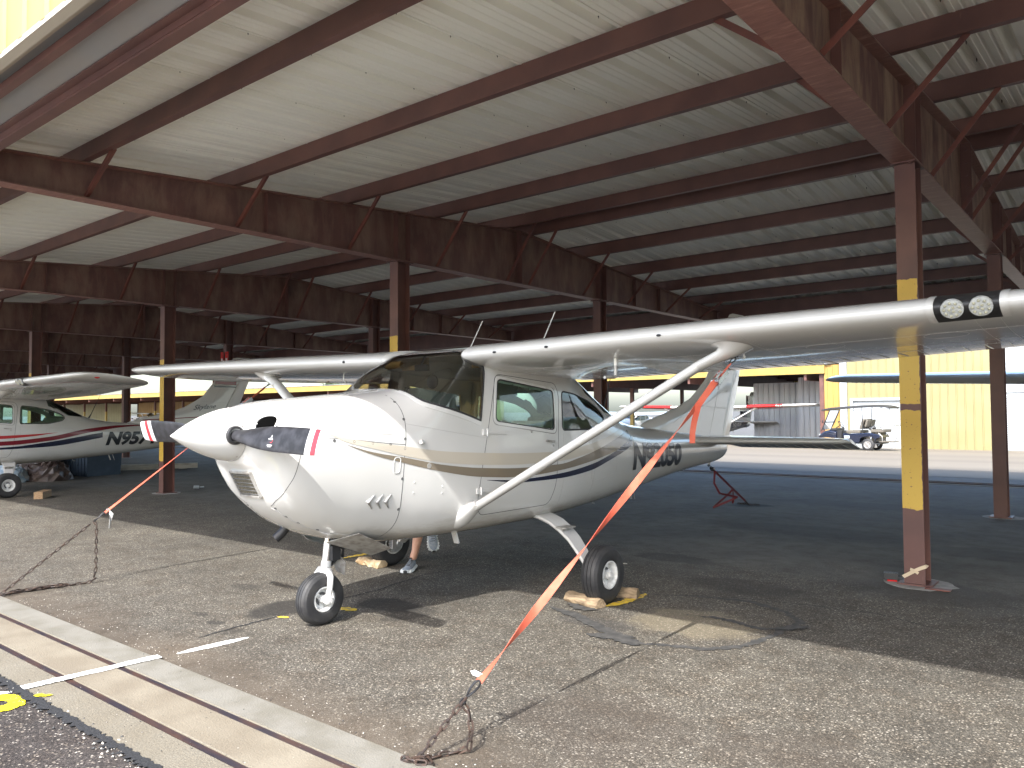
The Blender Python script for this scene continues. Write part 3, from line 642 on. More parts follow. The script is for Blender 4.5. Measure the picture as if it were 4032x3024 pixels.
def make_girder():
    g = MB(); ya, yb = 2.16, 17.30
    fw = 0.19
    def flange(pts, t):
        rg = [[(-fw / 2, y, z), (fw / 2, y, z), (fw / 2, y, z + t), (-fw / 2, y, z + t)] for y, z in pts]
        g.rings(rg)
    flange([(ya, HB), (yb, HB)], 0.013)
    flange([(ya, ztop(ya) - 0.013), (RIDGE, ztop(RIDGE) - 0.013), (yb, ztop(yb) - 0.013)], 0.013)
    w = 0.004; pts = [(ya, HB + 0.013), (RIDGE, HB + 0.013), (yb, HB + 0.013), (yb, ztop(yb) - 0.013), (RIDGE, ztop(RIDGE) - 0.013), (ya, ztop(ya) - 0.013)]
    v = [(-w, y, z) for y, z in pts] + [(w, y, z) for y, z in pts]
    g.add(v, [(0, 1, 4, 5), (1, 2, 3, 4), (6, 11, 10, 7), (7, 10, 9, 8)] + [(i, (i + 1) % 6, 6 + (i + 1) % 6, 6 + i) for i in range(6)])
    go = g.build('girder', M['girder'], None)
    for y, wd in ((5.10, .07), (7.08, .09), (7.30, .09), (9.73, .11), (12.07, .09), (12.29, .09), (13.4, .07), (14.4, .07)):
        s = MB()
        for sx in (-1, 1):
            s.box(sx * 0.0042 if sx > 0 else -wd, y - 0.005, HB + 0.0135, wd if sx > 0 else -0.0042, y + 0.005, ztop(y) - 0.0135 - 0.0004)
        if y == 9.73:
            for sx in (-1, 1):
                for q in range(6): s.lathe((sx * 0.06, y - 0.006, HB + 0.08 + q * 0.14), (0, -1, 0), [(0, .017), (.012, .017), (.012, 0.001)], 6)
        s.build('stiffener', M['steel'], go)
    for y in PY:
        for sx in (-1, 1):
            b = MB(); a = Vector((sx * 0.03, y - 0.02, HB + 0.03)); e = Vector((sx * 0.60, y - 0.02, ztop(y) + 0.012))
            b.beam(a, e, 0.045, 0.005, up=(0, 1, 0)); b.beam(a + Vector((0, 0.02, 0)), e + Vector((0, 0.02, 0)), 0.005, 0.04, up=(0, 1, 0))
            b.build('brace', M['brace'], go)
    return go
G0 = make_girder(); G0.parent = shelter
for i in range(-2, 9):
    X = XA - BW / 2 - i * BAY
    g = G0 if i == -2 else copy_tree(G0, shelter)
    g.location = (X, 0, hx(X))
    g.material_slots[0].link = 'OBJECT'; g.material_slots[0].material = M['girder_dusty'] if i <= 0 else M['girder']
# columns
YM = {0: column_mat('column_paint_gap', 0.626, 2.528, (1.44, 1.49)), 1: column_mat('column_paint', 0.60, 2.49), 'b': column_mat('column_paint_rear', 0.60, 2.49, None, 1)}
def make_column():
    c = MB(); H = 3.51
    c.box(-BW / 2, 0, 0, BW / 2, 0.011, H); c.box(-BW / 2, BD - 0.011, 0, BW / 2, BD, H); c.box(-0.005, 0.011, 0, 0.005, BD - 0.011, H)
    co = c.build('column', YM[1], None)
    b = MB(); b.box(-0.13, -0.03, 0.002, 0.13, BD + 0.03, 0.016); b.build('base_plate', M['steel'], co)
    b = MB(); b.box(-0.10, -0.05, H - 0.012, 0.10, BD + 0.05, H - 0.0005)
    for yy in (-0.03, BD + 0.03): b.lathe((0.05, yy, H - 0.012), (0, 0, -1), [(0, .014), (.014, .014), (.014, .001)], 6)
    b.build('cap_plate', M['steel'], co)
    return co
c0 = make_column(); first = True
for i in range(-2, 9):
    for row, Y in ((0, YA), (1, YB)):
        X = XA - BW / 2 - i * BAY
        co = c0 if first else copy_tree(c0, shelter)
        co.parent = shelter; first = False
        co.location = (X, Y, 0); co.scale = (1, 1, (3.51 + hx(X)) / 3.51)
        co.material_slots[0].link = 'OBJECT'; co.material_slots[0].material = YM['b'] if row else (YM[0] if i == 0 else YM[1])
# concrete pads at the column feet
for i in range(-1, 5):
    for Y in (YA, YB):
        X = XA - BW / 2 - i * BAY; mb = MB(); pts = []
        for k in range(22):
            t = 2 * math.pi * k / 22; r = (0.27 if Y == YA else 0.24) * random.uniform(.92, 1.08)
            pts.append((X + 0.02 + r * 1.05 * math.cos(t), Y + 0.10 + r * math.sin(t)))
        mb.add([(a, b, -0.02) for a, b in pts] + [(X + .02 + (a - X - .02) * .93, Y + .1 + (b - Y - .1) * .93, 0.0025) for a, b in pts] , [tuple(range(22, 44))] + [(k, (k + 1) % 22, 22 + (k + 1) % 22, 22 + k) for k in range(22)])
        mb.build('footing', M['concrete_pad'], shelter)

# ------------------------------------------------------------------ aircraft (local axes: x left, y aft, z up; origin on the ground under the nose wheel)
def pchip(xs, ys):
    xs = np.array(xs, float); ys = np.array(ys, float); h = np.diff(xs); d = np.diff(ys) / h
    m = np.zeros_like(xs); m[0] = d[0]; m[-1] = d[-1]
    for i in range(1, len(xs) - 1):
        if d[i - 1] * d[i] <= 0: m[i] = 0
        else:
            w1, w2 = 2 * h[i] + h[i - 1], h[i] + 2 * h[i - 1]; m[i] = (w1 + w2) / (w1 / d[i - 1] + w2 / d[i])
    def f(x):
        x = np.clip(x, xs[0], xs[-1]); i = np.clip(np.searchsorted(xs, x) - 1, 0, len(xs) - 2); t = (x - xs[i]) / h[i]
        return (2 * t**3 - 3 * t**2 + 1) * ys[i] + (t**3 - 2 * t**2 + t) * h[i] * m[i] + (-2 * t**3 + 3 * t**2) * ys[i + 1] + (t**3 - t**2) * h[i] * m[i + 1]
    return f
ROLLK = 0.0                                # the aircraft sits slightly left wing low
ST = [  # s, zb, zt, W, zw, nb, nt, k
 (-0.668, 1.150, 1.470, 0.165, 1.315, 2.0, 2.0, 0.0), (-0.662, 1.140, 1.478, 0.230, 1.312, 2.05, 2.1, 0.0), (-0.648, 1.125, 1.487, 0.300, 1.305, 2.15, 2.2, 0.0),
 (-0.60, 1.070, 1.502, 0.375, 1.28, 2.3, 2.35, 0.0), (-0.55, 0.965, 1.514, 0.412, 1.25, 2.4, 2.45, 0.0), (-0.48, 0.860, 1.527, 0.445, 1.22, 2.45, 2.5, 0.0), (-0.36, 0.755, 1.542, 0.475, 1.20, 2.5, 2.55, 0.0),
 (-0.20, 0.662, 1.556, 0.498, 1.18, 2.55, 2.65, 0.0), (0.0, 0.590, 1.573, 0.518, 1.16, 2.7, 2.8, 0.0), (0.3, 0.540, 1.602, 0.537, 1.15, 3.0, 3.0, 0.0),
 (0.45, 0.525, 1.625, 0.547, 1.15, 3.3, 3.5, 0.0), (0.55, 0.522, 1.660, 0.552, 1.15, 3.5, 4.4, 0.0), (0.64, 0.520, 1.705, 0.555, 1.15, 3.7, 5.8, 0.0),
 (0.775, 0.519, 1.785, 0.560, 1.15, 3.9, 8.0, 0.01), (0.9, 0.518, 1.852, 0.564, 1.15, 4.1, 8.5, 0.04), (1.03, 0.517, 1.920, 0.568, 1.15, 4.2, 8.5, 0.07), (1.15, 0.516, 1.948, 0.570, 1.15, 4.2, 8.0, 0.08),
 (1.3, 0.515, 1.965, 0.572, 1.15, 4.2, 7.5, 0.085), (1.8, 0.515, 1.965, 0.57, 1.15, 4.2, 7.0, 0.085), (2.2, 0.520, 1.92, 0.552, 1.14, 4.0, 6.0, 0.09),
 (2.55, 0.530, 1.82, 0.522, 1.12, 3.6, 4.2, 0.12), (2.9, 0.545, 1.675, 0.485, 1.10, 3.3, 3.2, 0.12), (3.25, 0.563, 1.50, 0.445, 1.07, 3.0, 2.8, 0.06),
 (3.5, 0.580, 1.39, 0.415, 1.05, 2.8, 2.6, 0.02), (3.85, 0.605, 1.315, 0.372, 1.02, 2.7, 2.6, 0.0), (4.4, 0.655, 1.262, 0.308, 1.0, 2.6, 2.6, 0.0),
 (5.1, 0.717, 1.200, 0.230, 0.98, 2.5, 2.6, 0.0), (5.7, 0.755, 1.152, 0.165, 0.97, 2.4, 2.5, 0.0), (6.2, 0.785, 1.112, 0.11, 0.965, 2.3, 2.4, 0.0),
 (6.42, 0.82, 1.085, 0.082, 0.96, 2.2, 2.2, 0.0), (6.56, 0.875, 1.05, 0.05, 0.96, 2.0, 2.0, 0.0), (6.60, 0.91, 1.02, 0.028, 0.965, 2.0, 2.0, 0.0)]
FN = [pchip([r[0] for r in ST], [r[i] for r in ST]) for i in range(1, 8)]
def hwz(s, z):
    zb, zt, W, zw, nb, nt, k = [float(f(s)) for f in FN]
    if z <= zw:
        u = min(1.0, max(0.0, (zw - z) / (zw - zb))); return W * (1 - u**nb) ** (1 / nb)
    u = min(1.0, max(0.0, (z - zw) / (zt - zw))); return W * (1 - u**nt) ** (1 / nt) * (1 - k * u)
def ring_half(s, M_):
    zb, zt, W, zw, nb, nt, k = [float(f(s)) for f in FN]
    t = np.linspace(0, math.pi / 2, 500)
    c, sn = np.cos(t), np.sin(t)
    lo = np.stack([W * np.abs(sn) ** (2 / nb), zw - (zw - zb) * np.abs(c) ** (2 / nb)], 1)
    u = np.abs(sn) ** (2 / nt)
    hi = np.stack([W * np.abs(c) ** (2 / nt) * (1 - k * u), zw + (zt - zw) * u], 1)
    p = np.concatenate([lo, hi[1:]]); L = np.concatenate([[0], np.cumsum(np.hypot(*np.diff(p, axis=0).T))])
    q = np.linspace(0, L[-1], M_)
    return np.stack([np.interp(q, L, p[:, 0]), np.interp(q, L, p[:, 1])], 1)
def roll(x, z): return z - ROLLK * x
def spt(s, z, side, off=0.0):
    """surface point + normal at (s, z) on one side"""
    l = hwz(s, z); e = 0.004
    ds = (hwz(s + e, z) - hwz(s - e, z)) / (2 * e); dz = (hwz(s, z + e) - hwz(s, z - e)) / (2 * e)
    n = Vector((side, -ds, -dz)).normalized()
    p = Vector((side * l, s, z)) + n * off
    p.z = roll(p.x, p.z)
    return p, n
def inpoly(s, z, P):
    c = False; j = len(P) - 1
    for i in range(len(P)):
        a, b = P[i], P[j]
        if (a[1] > z) != (b[1] > z) and s < (b[0] - a[0]) * (z - a[1]) / (b[1] - a[1]) + a[0]: c = not c
        j = i
    return c
def rounded(P, r, n=5):
    out = []; m = len(P)
    for i in range(m):
        p, a, b = Vector(P[i]), Vector(P[i - 1]), Vector(P[(i + 1) % m])
        da, db = (a - p), (b - p); k = min(r, da.length * .45, db.length * .45)
        q0, q1 = p + da.normalized() * k, p + db.normalized() * k
        for t in range(n + 1):
            u = t / n; v = q0 * (1 - u) ** 2 + p * 2 * u * (1 - u) + q1 * u * u; out.append((v.x, v.y))
    return out
def curve_pts(P, n=60):
    P = np.array(P, float); d = np.concatenate([[0], np.cumsum(np.hypot(*np.diff(P, axis=0).T))])
    fs, fz = pchip(d, P[:, 0]), pchip(d, P[:, 1]); q = np.linspace(0, d[-1], n)
    return list(zip(fs(q).tolist(), fz(q).tolist()))
WIN_DOOR = rounded([(1.265, 1.706), (1.990, 1.628), (1.985, 1.293), (1.218, 1.378)], 0.055)
WIN_REAR = rounded([(2.130, 1.625), (2.36, 1.602), (2.66, 1.540), (2.86, 1.462), (2.935, 1.402), (2.88, 1.338), (2.62, 1.285), (2.105, 1.290)], 0.045)
DOOR = rounded([(1.245, 1.745), (2.03, 1.690), (2.075, 1.60), (2.035, 1.22), (1.995, 0.835), (1.925, 0.672), (1.05, 0.672), (1.005, 0.80), (1.06, 1.08), (1.18, 1.50)], 0.06)
COWLSEAM = [(0.318, 1.600), (0.320, 1.56), (0.323, 1.50), (0.321, 1.404), (0.314, 1.327), (0.309, 1.271), (0.300, 1.208), (0.289, 1.083), (0.283, 1.0), (0.280, 0.909), (0.284, 0.80), (0.287, 0.72), (0.280, 0.66), (0.262, 0.61), (0.24, 0.555)]
_cs = pchip([p[1] for p in COWLSEAM[::-1]], [p[0] for p in COWLSEAM[::-1]])
WSBASE = [(0.452, 1.6255), (0.462, 1.600), (0.480, 1.563), (0.514, 1.533), (0.62, 1.500), (0.761, 1.466), (0.90, 1.430), (1.05, 1.385)]
_wb = pchip([p[0] for p in WSBASE], [p[1] for p in WSBASE])
WSPOST = [(1.05, 1.385), (1.075, 1.52), (1.105, 1.68), (1.120, 1.775), (1.105, 1.86), (1.05, 1.910), (1.03, 1.9195)]
_wp = pchip([p[1] for p in WSPOST], [p[0] for p in WSPOST])
def kind_of(s, z, l):
    if s < float(_cs(min(max(z, 0.556), 1.599))) : return 'cowl'
    if 0.452 < s < 1.14 and z > float(_wb(s)) - 1e-4 and s < float(_wp(max(z, 1.386))): return 'windshield'
    if inpoly(s, z, WIN_DOOR): return 'door_window'
    if inpoly(s, z, WIN_REAR): return 'rear_window'
    if 2.62 < s < 3.30 and z > float(np.interp(s, (2.62, 2.66, 2.86, 2.935, 2.99, 3.30), (1.55, 1.54, 1.462, 1.402, 1.36, 1.33))) + 0.075: return 'back_window'
    if inpoly(s, z, DOOR): return 'door'
    return 'fuselage'
def near_on_poly(s, z, P, closed=True):
    best = (9, s, z); m = len(P)
    for i in range(m if closed else m - 1):
        a, b = P[i], P[(i + 1) % m]; dx, dz = b[0] - a[0], b[1] - a[1]; q = dx * dx + dz * dz
        t = 0 if q == 0 else min(1, max(0, ((s - a[0]) * dx + (z - a[1]) * dz) / q)); x, y = a[0] + t * dx, a[1] + t * dz
        d = math.hypot(s - x, z - y)
        if d < best[0]: best = (d, x, y)
    return best
WSPATH = curve_pts(WSBASE, 40) + curve_pts(WSPOST, 30)[1:]
def strip3(path, w, off, closed=False, mb=None, mi=0, th=0.0):
    """ribbon lying on the surface along a list of (point, normal)"""
    n = len(path); v = []; f = []
    for i in range(n):
        a = path[i - 1 if (closed or i) else 0][0]; b = path[(i + 1) % n if closed else min(n - 1, i + 1)][0]
        p, nr = path[i]; d = (b - a).normalized(); x = d.cross(nr).normalized()
        v += [p + x * w / 2 + nr * (off - .002), p + x * w / 2 * .8 + nr * off, p - x * w / 2 * .8 + nr * off, p - x * w / 2 + nr * (off - .002)]
    for i in range(n if closed else n - 1):
        j = (i + 1) % n
        for k in range(3): f.append((4 * i + k, 4 * i + k + 1, 4 * j + k + 1, 4 * j + k))
    (mb or MB()).add(v, f, mi)
    return mb
def dens(P, step=0.02, closed=False):
    out = []; m = len(P)
    for i in range(m if closed else m - 1):
        a, b = P[i], P[(i + 1) % m]; k = max(1, int(math.dist(a, b) / step))
        out += [(a[0] + (b[0] - a[0]) * t / k, a[1] + (b[1] - a[1]) * t / k) for t in range(k)]
    if not closed: out.append(P[-1])
    return out
def side_path(P, side, closed=False, step=0.02): return [spt(s, z, side) for s, z in dens(P, step, closed)]
def mesh_faces(name, V, faces, m, parent, smooth=True):
    used = {}; v = []; f = []
    for fc in faces:
        g = []
        for i in fc:
            if i not in used: used[i] = len(v); v.append(V[i])
            g.append(used[i])
        f.append(tuple(g))
    me = D.meshes.new(name); me.from_pydata(v, [], f); me.materials.append(m)
    if smooth: me.polygons.foreach_set('use_smooth', [True] * len(f))
    me.update(); o = D.objects.new(name, me); C.objects.link(o); o.parent = parent
    return o

def join_into(o, mb):
    bm = bmesh.new(); bm.from_mesh(o.data); n = len(bm.faces); vs = [bm.verts.new(p) for p in mb.v]
    for f in mb.f: bm.faces.new([vs[i] for i in f])
    bm.to_mesh(o.data); bm.free()

def build_hull(root):
    S = list(np.concatenate([[-0.668, -0.6665, -0.665, -0.662, -0.658, -0.653, -0.648, -0.642], np.arange(-0.635, -0.30, 0.009), np.arange(-0.30, 0.16, 0.02), np.arange(0.16, 3.25, 0.0155), np.arange(3.25, 6.3, 0.05), [6.3, 6.36, 6.42, 6.47, 6.52, 6.56, 6.58, 6.60]]))
    H = 112; n = 2 * H - 2; V = []; meta = []
    for s in S:
        h = ring_half(s, H)
        cols = [(h[j, 0], h[j, 1], 1) for j in range(H)] + [(h[j, 0], h[j, 1], -1) for j in range(H - 2, 0, -1)]
        for l, z, side in cols:
            ss, zz, ll = s, z, l
            if 0.15 < s < 3.25 and 1.2 < z < 1.78 and l > 0.2 or (1.0 < s < 2.2 and .6 < z < 1.8 and l > .3):
                for P, cl in ((WIN_DOOR, True), (WIN_REAR, True), (WSPATH, False), (DOOR, True)):
                    d, x, y = near_on_poly(s, z, P, cl)
                    if d < 0.0088: ss, zz = x, y; ll = hwz(ss, zz); break
            # engine air inlets beside the spinner stay flat, their shaded depth painted black
            e = ((ll - 0.300) / 0.058) ** 2 + ((zz - 1.366) / 0.072) ** 2
            pass
            V.append((side * ll, ss, roll(side * ll, zz))); meta.append((ss, zz, ll, e if s < -0.3 else 9))
    groups = {}
    for i in range(len(S) - 1):
        for j in range(n):
            k = (j + 1) % n; q = (i * n + j, (i + 1) * n + j, (i + 1) * n + k, i * n + k)
            s = sum(meta[a][0] for a in q) / 4; z = sum(meta[a][1] for a in q) / 4; l = sum(meta[a][2] for a in q) / 4
            t = kind_of(s, z, l)
            if t == 'cowl' and sum(meta[a][3] for a in q) / 4 < 1.0: t = 'inlet'
            sd = 'L' if (j < H - 1) else 'R'
            if t in ('door', 'door_window', 'rear_window', 'inlet'): t += sd
            groups.setdefault(t, []).append(q)
    i = len(S) - 1
    groups['fuselage'].append(tuple(i * n + n - 1 - j for j in range(n))); groups['cowl'].append(tuple(j for j in range(n)))
    out = {}
    out['fuselage'] = mesh_faces('fuselage', V, groups['fuselage'], M['paint'], root)
    out['cowl'] = mesh_faces('cowling', V, groups['cowl'], M['paint'], root)
    for sd in 'LR':
        mesh_faces('air_inlet', V, groups['inlet' + sd], M['dark'], out['cowl'])
        d = mesh_faces('cabin_door', V, groups['door' + sd], M['paint'], root); out['door' + sd] = d
        mesh_faces('window', V, groups['door_window' + sd], M['glass_green'], d)
        mesh_faces('rear_side_window', V, groups['rear_window' + sd], M['glass_green'], root)
    mesh_faces('windshield', V, groups['windshield'], M['windshield'], root)
    mesh_faces('back_window', V, groups['back_window'], M['glass_green'], root)
    # lining just inside the cabin skin
    Vn = []
    for p, (s, z, l, e) in zip(V, meta):
        c = Vector((0, p[1], 1.2)); Vn.append(Vector((p[0] * 0.955, p[1], 1.2 + (p[2] - 1.2) * 0.955)))
    lf = [q for t in ('fuselage', 'doorL', 'doorR') for q in groups[t] if len(q) == 4 and 1.0 < meta[q[0]][0] < 3.2]
    mesh_faces('cabin_lining', Vn, lf, M['lining'], root)
    return out

def airfoil(n=18, t=0.12, m=0.02, p=0.4, x0=0.0, x1=1.0):
    xs = [x0 + (x1 - x0) * 0.5 * (1 - math.cos(math.pi * i / n)) for i in range(n + 1)]
    up, lo = [], []
    for x in xs:
        yt = 5 * t * (0.2969 * math.sqrt(x) - 0.126 * x - 0.3516 * x * x + 0.2843 * x**3 - 0.1036 * x**4)
        yc = m / p**2 * (2 * p * x - x * x) if x < p else m / (1 - p)**2 * ((1 - 2 * p) + 2 * p * x - x * x)
        up.append((x, yc + yt)); lo.append((x, yc - yt))
    return up[::-1] + (lo[1:] if x0 == 0 else lo)
WST = [(0.46, 0.950, 1.63, 0.0, .13), (0.70, 0.950, 1.63, 0.0, .125), (1.5, 0.950, 1.63, 0.0, .122), (2.60, 0.950, 1.63, 0.0, .122), (3.9, 1.0, 1.41, 0.0, .12), (5.10, 1.06, 1.18, 0.0, .118),
       (5.26, 1.09, 1.12, 0.004, .11), (5.36, 1.14, 1.03, 0.008, .095), (5.43, 1.22, 0.90, 0.012, .07), (5.46, 1.32, 0.72, 0.016, .04)]
INC = math.radians(5.3)
def zle(l): return 1.885 + 0.0235 * (abs(l) - 0.5)
def wing_at(l):
    L = [w[0] for w in WST]; a = abs(l)
    return [float(np.interp(a, L, [w[i] for w in WST])) for i in (1, 2, 3, 4)]
def wpt(l, xf, zf, sect=None):
    s0, c, dz, t = sect or wing_at(l)
    inc = INC; x, z = xf * c, zf * c
    return (l, s0 + x * math.cos(inc) + z * math.sin(inc), roll(l, zle(l) + dz + z * math.cos(inc) - x * math.sin(inc)))
def wing_panel(side, ls, x0, x1, n=18, gap=0.0):
    rg = []
    for l in ls:
        s0, c, dz, t = wing_at(l)
        rg.append([wpt(side * l, x, z, (s0, c, dz, t)) for x, z in airfoil(n, t, 0.02, 0.4, x0, x1)])
    return MB().rings(rg)
def low_z(l, xf):
    s0, c, dz, t = wing_at(l); a = airfoil(40, t); lo = a[40:]
    z = float(np.interp(xf, [p[0] for p in lo], [p[1] for p in lo])); return Vector(wpt(l, xf, z))

def build_wing(root, side):
    w = wing_panel(side, [0.46, 0.7, 1.1, 1.5, 2.05, 2.60, 3.0, 3.45, 3.9, 4.5, 5.10], 0.0, 0.745, 22).build('wing', M['paint'], root, True, angle=50)
    wing_panel(side, [5.101, 5.18, 5.26, 5.31, 5.36, 5.40, 5.43, 5.45, 5.46], 0.0, 1.0, 22).build('wing_tip', M['paint'], w, True, angle=60)
    for nm, a, b in (('flap', 0.60, 2.60), ('aileron', 2.625, 5.095)):
        ls = np.linspace(a, b, 6); f = wing_panel(side, ls, 0.752, 1.0, 8)
        for k in range(int((b - a) / 0.125)):          # pressed stiffening beads on the underside
            l = side * (a + 0.07 + k * 0.125)
            pts = [low_z(l, x) + Vector((0, 0, 0.001)) for x in (0.765, 0.85, 0.93, 0.988)]
            f.tube(pts, [0.002, 0.005, 0.005, 0.002], 5)
        f.build(nm, M['paint'], w, True, angle=40)
    # seams, inspection covers, rivet lines
    s = MB()
    def lowline(pts, wd=0.003):
        pth = [(p, Vector((0, 0, -1))) for p in pts]; strip3(pth, wd, 0.0008, False, s)
    for l in (2.05, 2.62, 3.9, 5.09): lowline([low_z(side * l, x) for x in np.linspace(0.012, 0.74, 24)])
    lowline([low_z(side * l, 0.28) for l in np.linspace(0.7, 5.08, 30)], 0.0025)
    lowline([low_z(side * l, 0.748) for l in np.linspace(0.6, 5.08, 30)], 0.007)
    for l in (0.95, 1.55, 2.95, 3.6, 4.3):
        lowline([low_z(side * (l + .11 * math.cos(t)), 0.34 + .07 * math.sin(t)) for t in np.linspace(0, 2 * math.pi, 25)], 0.003)
    s.build('panel_seam', M['seam_soft'], w)
    rv = MB()
    def rivet(p):
        q = Vector((0, 0, -1)); c = p + q * 0.0012; r = 0.0026
        rv.add([c + q * .0016] + [c + Vector((r * math.cos(t), r * math.sin(t), 0.0006)) for t in (0, 1.26, 2.51, 3.77, 5.03)], [(0, 1 + i, 1 + (i + 1) % 5) for i in range(5)])
    for l in list(np.arange(0.75, 5.05, 0.38)):
        for x in np.arange(0.06, 0.73, 0.025): rivet(low_z(side * l, x))
    for x in (0.27, 0.50, 0.73):
        for l in np.arange(0.7, 5.05, 0.045): rivet(low_z(side * l, x))
    join_into(w, rv)
    return w

def build_aircraft():
    root = empty('light_aircraft', (-4.4385, 3.3668, 0), -0.0092)
    h = build_hull(root); fus, cowl = h['fuselage'], h['cowl']
    # ---- seams and trims
    for side, sd in ((1, 'L'), (-1, 'R')):
        s = MB(); strip3(side_path(DOOR, side, True), 0.0055, 0.0012, True, s); s.build('door_gap', M['seam'], h['door' + sd])
        s = MB(); strip3(side_path(WIN_DOOR, side, True, .015), 0.011, 0.003, True, s); s.build('window_seal', M['seal'], h['door' + sd])
        s = MB(); W2 = [(p[0] + (p[0] - 1.64) * .042, p[1] + (p[1] - 1.505) * .09) for p in WIN_DOOR]
        strip3(side_path(W2, side, True, .015), 0.026, 0.0045, True, s); s.build('window_frame', M['paint_fine'], h['door' + sd])
        W3 = [(p[0] + (p[0] - 1.64) * .085, p[1] + (p[1] - 1.505) * .17) for p in WIN_DOOR]
        s = MB(); strip3(side_path(W3, side, True, .015), 0.004, 0.0012, True, s); s.build('window_gap', M['seam'], h['door' + sd])
        s = MB(); strip3(side_path(WIN_REAR, side, True, .015), 0.014, 0.003, True, s); s.build('side_window_seal', M['seal'], fus)
        # hinges, handle, lock
        for z, sx, ln in ((1.298, 1.095, 0.24), (0.862, 1.02, 0.10)):
            s = MB(); p0, n0 = spt(sx - .035, z, side); p1, _ = spt(sx + .03, z - .002, side); p2, _ = spt(sx + ln, z - .012, side)
            s.beam(p0 + n0 * .006, p1 + n0 * .006, 0.012, 0.045, up=(0, 0, 1)); s.beam(p1 + n0 * .006, p2 + n0 * .004, 0.012, 0.024, up=(0, 0, 1))
            s.tube([p1 + n0 * .012 + Vector((0, -.02, -.03)), p1 + n0 * .012 + Vector((0, -.02, .03))], 0.008, 8)
            s.build('hinge', M['paint_fine'], h['door' + sd], bevel=0.003)
        s = MB(); p0, n0 = spt(1.84, 1.208, side); p1, _ = spt(1.965, 1.198, side); s.beam(p0 + n0 * .008, p1 + n0 * .008, 0.012, 0.018); s.build('door_handle', M['dirty_alu'], h['door' + sd], bevel=.002)
        for q in ((1.66, 1.287), (1.955, 1.165)):
            s = MB(); p0, n0 = spt(q[0], q[1], side); s.lathe(p0, n0, [(0, .011), (.004, .011), (.005, .001)], 12); s.build('lock', M['dirty_alu'], h['door' + sd])
        # cowl seams and fasteners
        s = MB(); strip3(side_path(curve_pts(COWLSEAM, 40)[1:], side), 0.005, 0.0012, False, s)
        SPLIT = curve_pts([(0.303, 1.234), (0.20, 1.242), (0.088, 1.254), (-0.112, 1.278), (-0.298, 1.296), (-0.442, 1.306)], 30)
        strip3(side_path(SPLIT, side), 0.004, 0.0012, False, s)
        NOSE = curve_pts([(-0.46, 1.29), (-0.467, 1.232), (-0.478, 1.182), (-0.487, 1.132), (-0.496, 1.062), (-0.504, 0.997), (-0.497, 0.912), (-0.478, 0.866)], 40)
        strip3(side_path(NOSE, side), 0.004, 0.0012, False, s)
        s.build('cowl_seam', M['seam'], cowl)
        for q in ((-0.254, 1.277), (-0.111, 1.266), (0.031, 1.252), (0.176, 1.238), (0.297, 1.205), (0.303, 1.271), (0.316, 1.405), (0.317, 1.524), (0.276, 1.003), (0.274, 0.795), (-0.316, 0.745), (-0.389, 0.79), (-0.194, 0.69), (-0.46, 0.85)):
            s = MB(); p0, n0 = spt(q[0], q[1], side); s.lathe(p0, n0, [(0, .0105), (.002, .0105), (.003, .008), (.001, .001)], 10); s.build('fastener', M['seam'], cowl)
        # oil door
        s = MB(); OD = [(0.09, 1.309), (0.214, 1.305), (0.230, 1.392), (0.205, 1.43), (0.165, 1.442), (0.122, 1.428), (0.10, 1.393)]
        strip3(side_path(rounded(OD, .03), side, True), 0.0045, 0.001, True, s); s.build('oil_door', M['seam_soft'], cowl)
        s = MB(); strip3(side_path(rounded([(0.205, 1.150), (0.262, 1.148), (0.250, 1.045), (0.197, 1.045)], .028), side, True), 0.007, 0.004, True, s); s.build('cowl_vent', M['paint_fine'], cowl)
        for k in range(3):                      # chevron louvres
            s = MB(); bx = 0.013 + k * 0.0665
            a, n0 = spt(bx + .046, 0.912 - k * .004, side); b, _ = spt(bx, 0.868 - k * .004, side); c, _ = spt(bx + .044, 0.819 - k * .004, side)
            s.tube([a + n0 * .002, b + n0 * .01, c + n0 * .002], [0.004, 0.012, 0.004], 8); s.build('louvre', M['alu'], cowl, True)
        # fuselage seams
        s = MB()
        for P in ([(0.318, 1.375), (0.62, 1.325), (1.095, 1.255)], [(2.115, 1.26), (2.115, 0.9), (2.08, 0.66)], [(2.62, 1.20), (2.66, .9), (2.62, .68)], [(3.52, 1.2), (3.52, .75)], [(4.6, 1.1), (4.6, .78)], [(5.45, 1.06), (5.45, .80)], [(6.2, 1.03), (6.2, .84)]):
            s = MB(); strip3(side_path(P, side), 0.003, 0.001, False, s); s.build('fuselage_seam', M['seam_soft'], fus)
        s = MB()
        BG = rounded([(2.56, 1.205), (3.09, 1.185), (3.13, 0.86), (2.62, 0.80)], .06)
        strip3(side_path(BG, side, True), 0.004, 0.001, True, s); s.build('fuselage_seam', M['seam_soft'], fus)
        rv = MB()
        def riv(sq, zq):
            p, nn = spt(sq, zq, side); x = nn.cross(Vector((0, 1, 0))).normalized(); y = nn.cross(x); r = .0028
            rv.add([p + nn * .002] + [p + nn * .0002 + x * r * math.cos(t) + y * r * math.sin(t) for t in (0, 1.26, 2.51, 3.77, 5.03)], [(0, 1 + i, 1 + (i + 1) % 5) for i in range(5)])
        for q in np.arange(0.4, 1.08, .032): riv(q, float(_wb(max(.47, min(q + .02, 1.04)))) - 0.055 if q > .52 else 1.50)
        for q in np.arange(0.36, 2.6, .03): riv(q, 0.63); riv(q, 0.60)
        for q in np.arange(2.2, 6.1, .035): riv(q, float(np.interp(q, (2.2, 6.1), (1.215, 1.035)))); riv(q, float(np.interp(q, (2.2, 6.1), (0.80, 0.87))))
        for sq in (2.15, 2.66, 3.52, 4.05, 4.6, 5.1, 5.45):
            for zq in np.arange(.76, float(FN[1](sq)) - .1 if sq > 3.4 else 1.24, .03): riv(sq, zq)
        join_into(fus, rv)
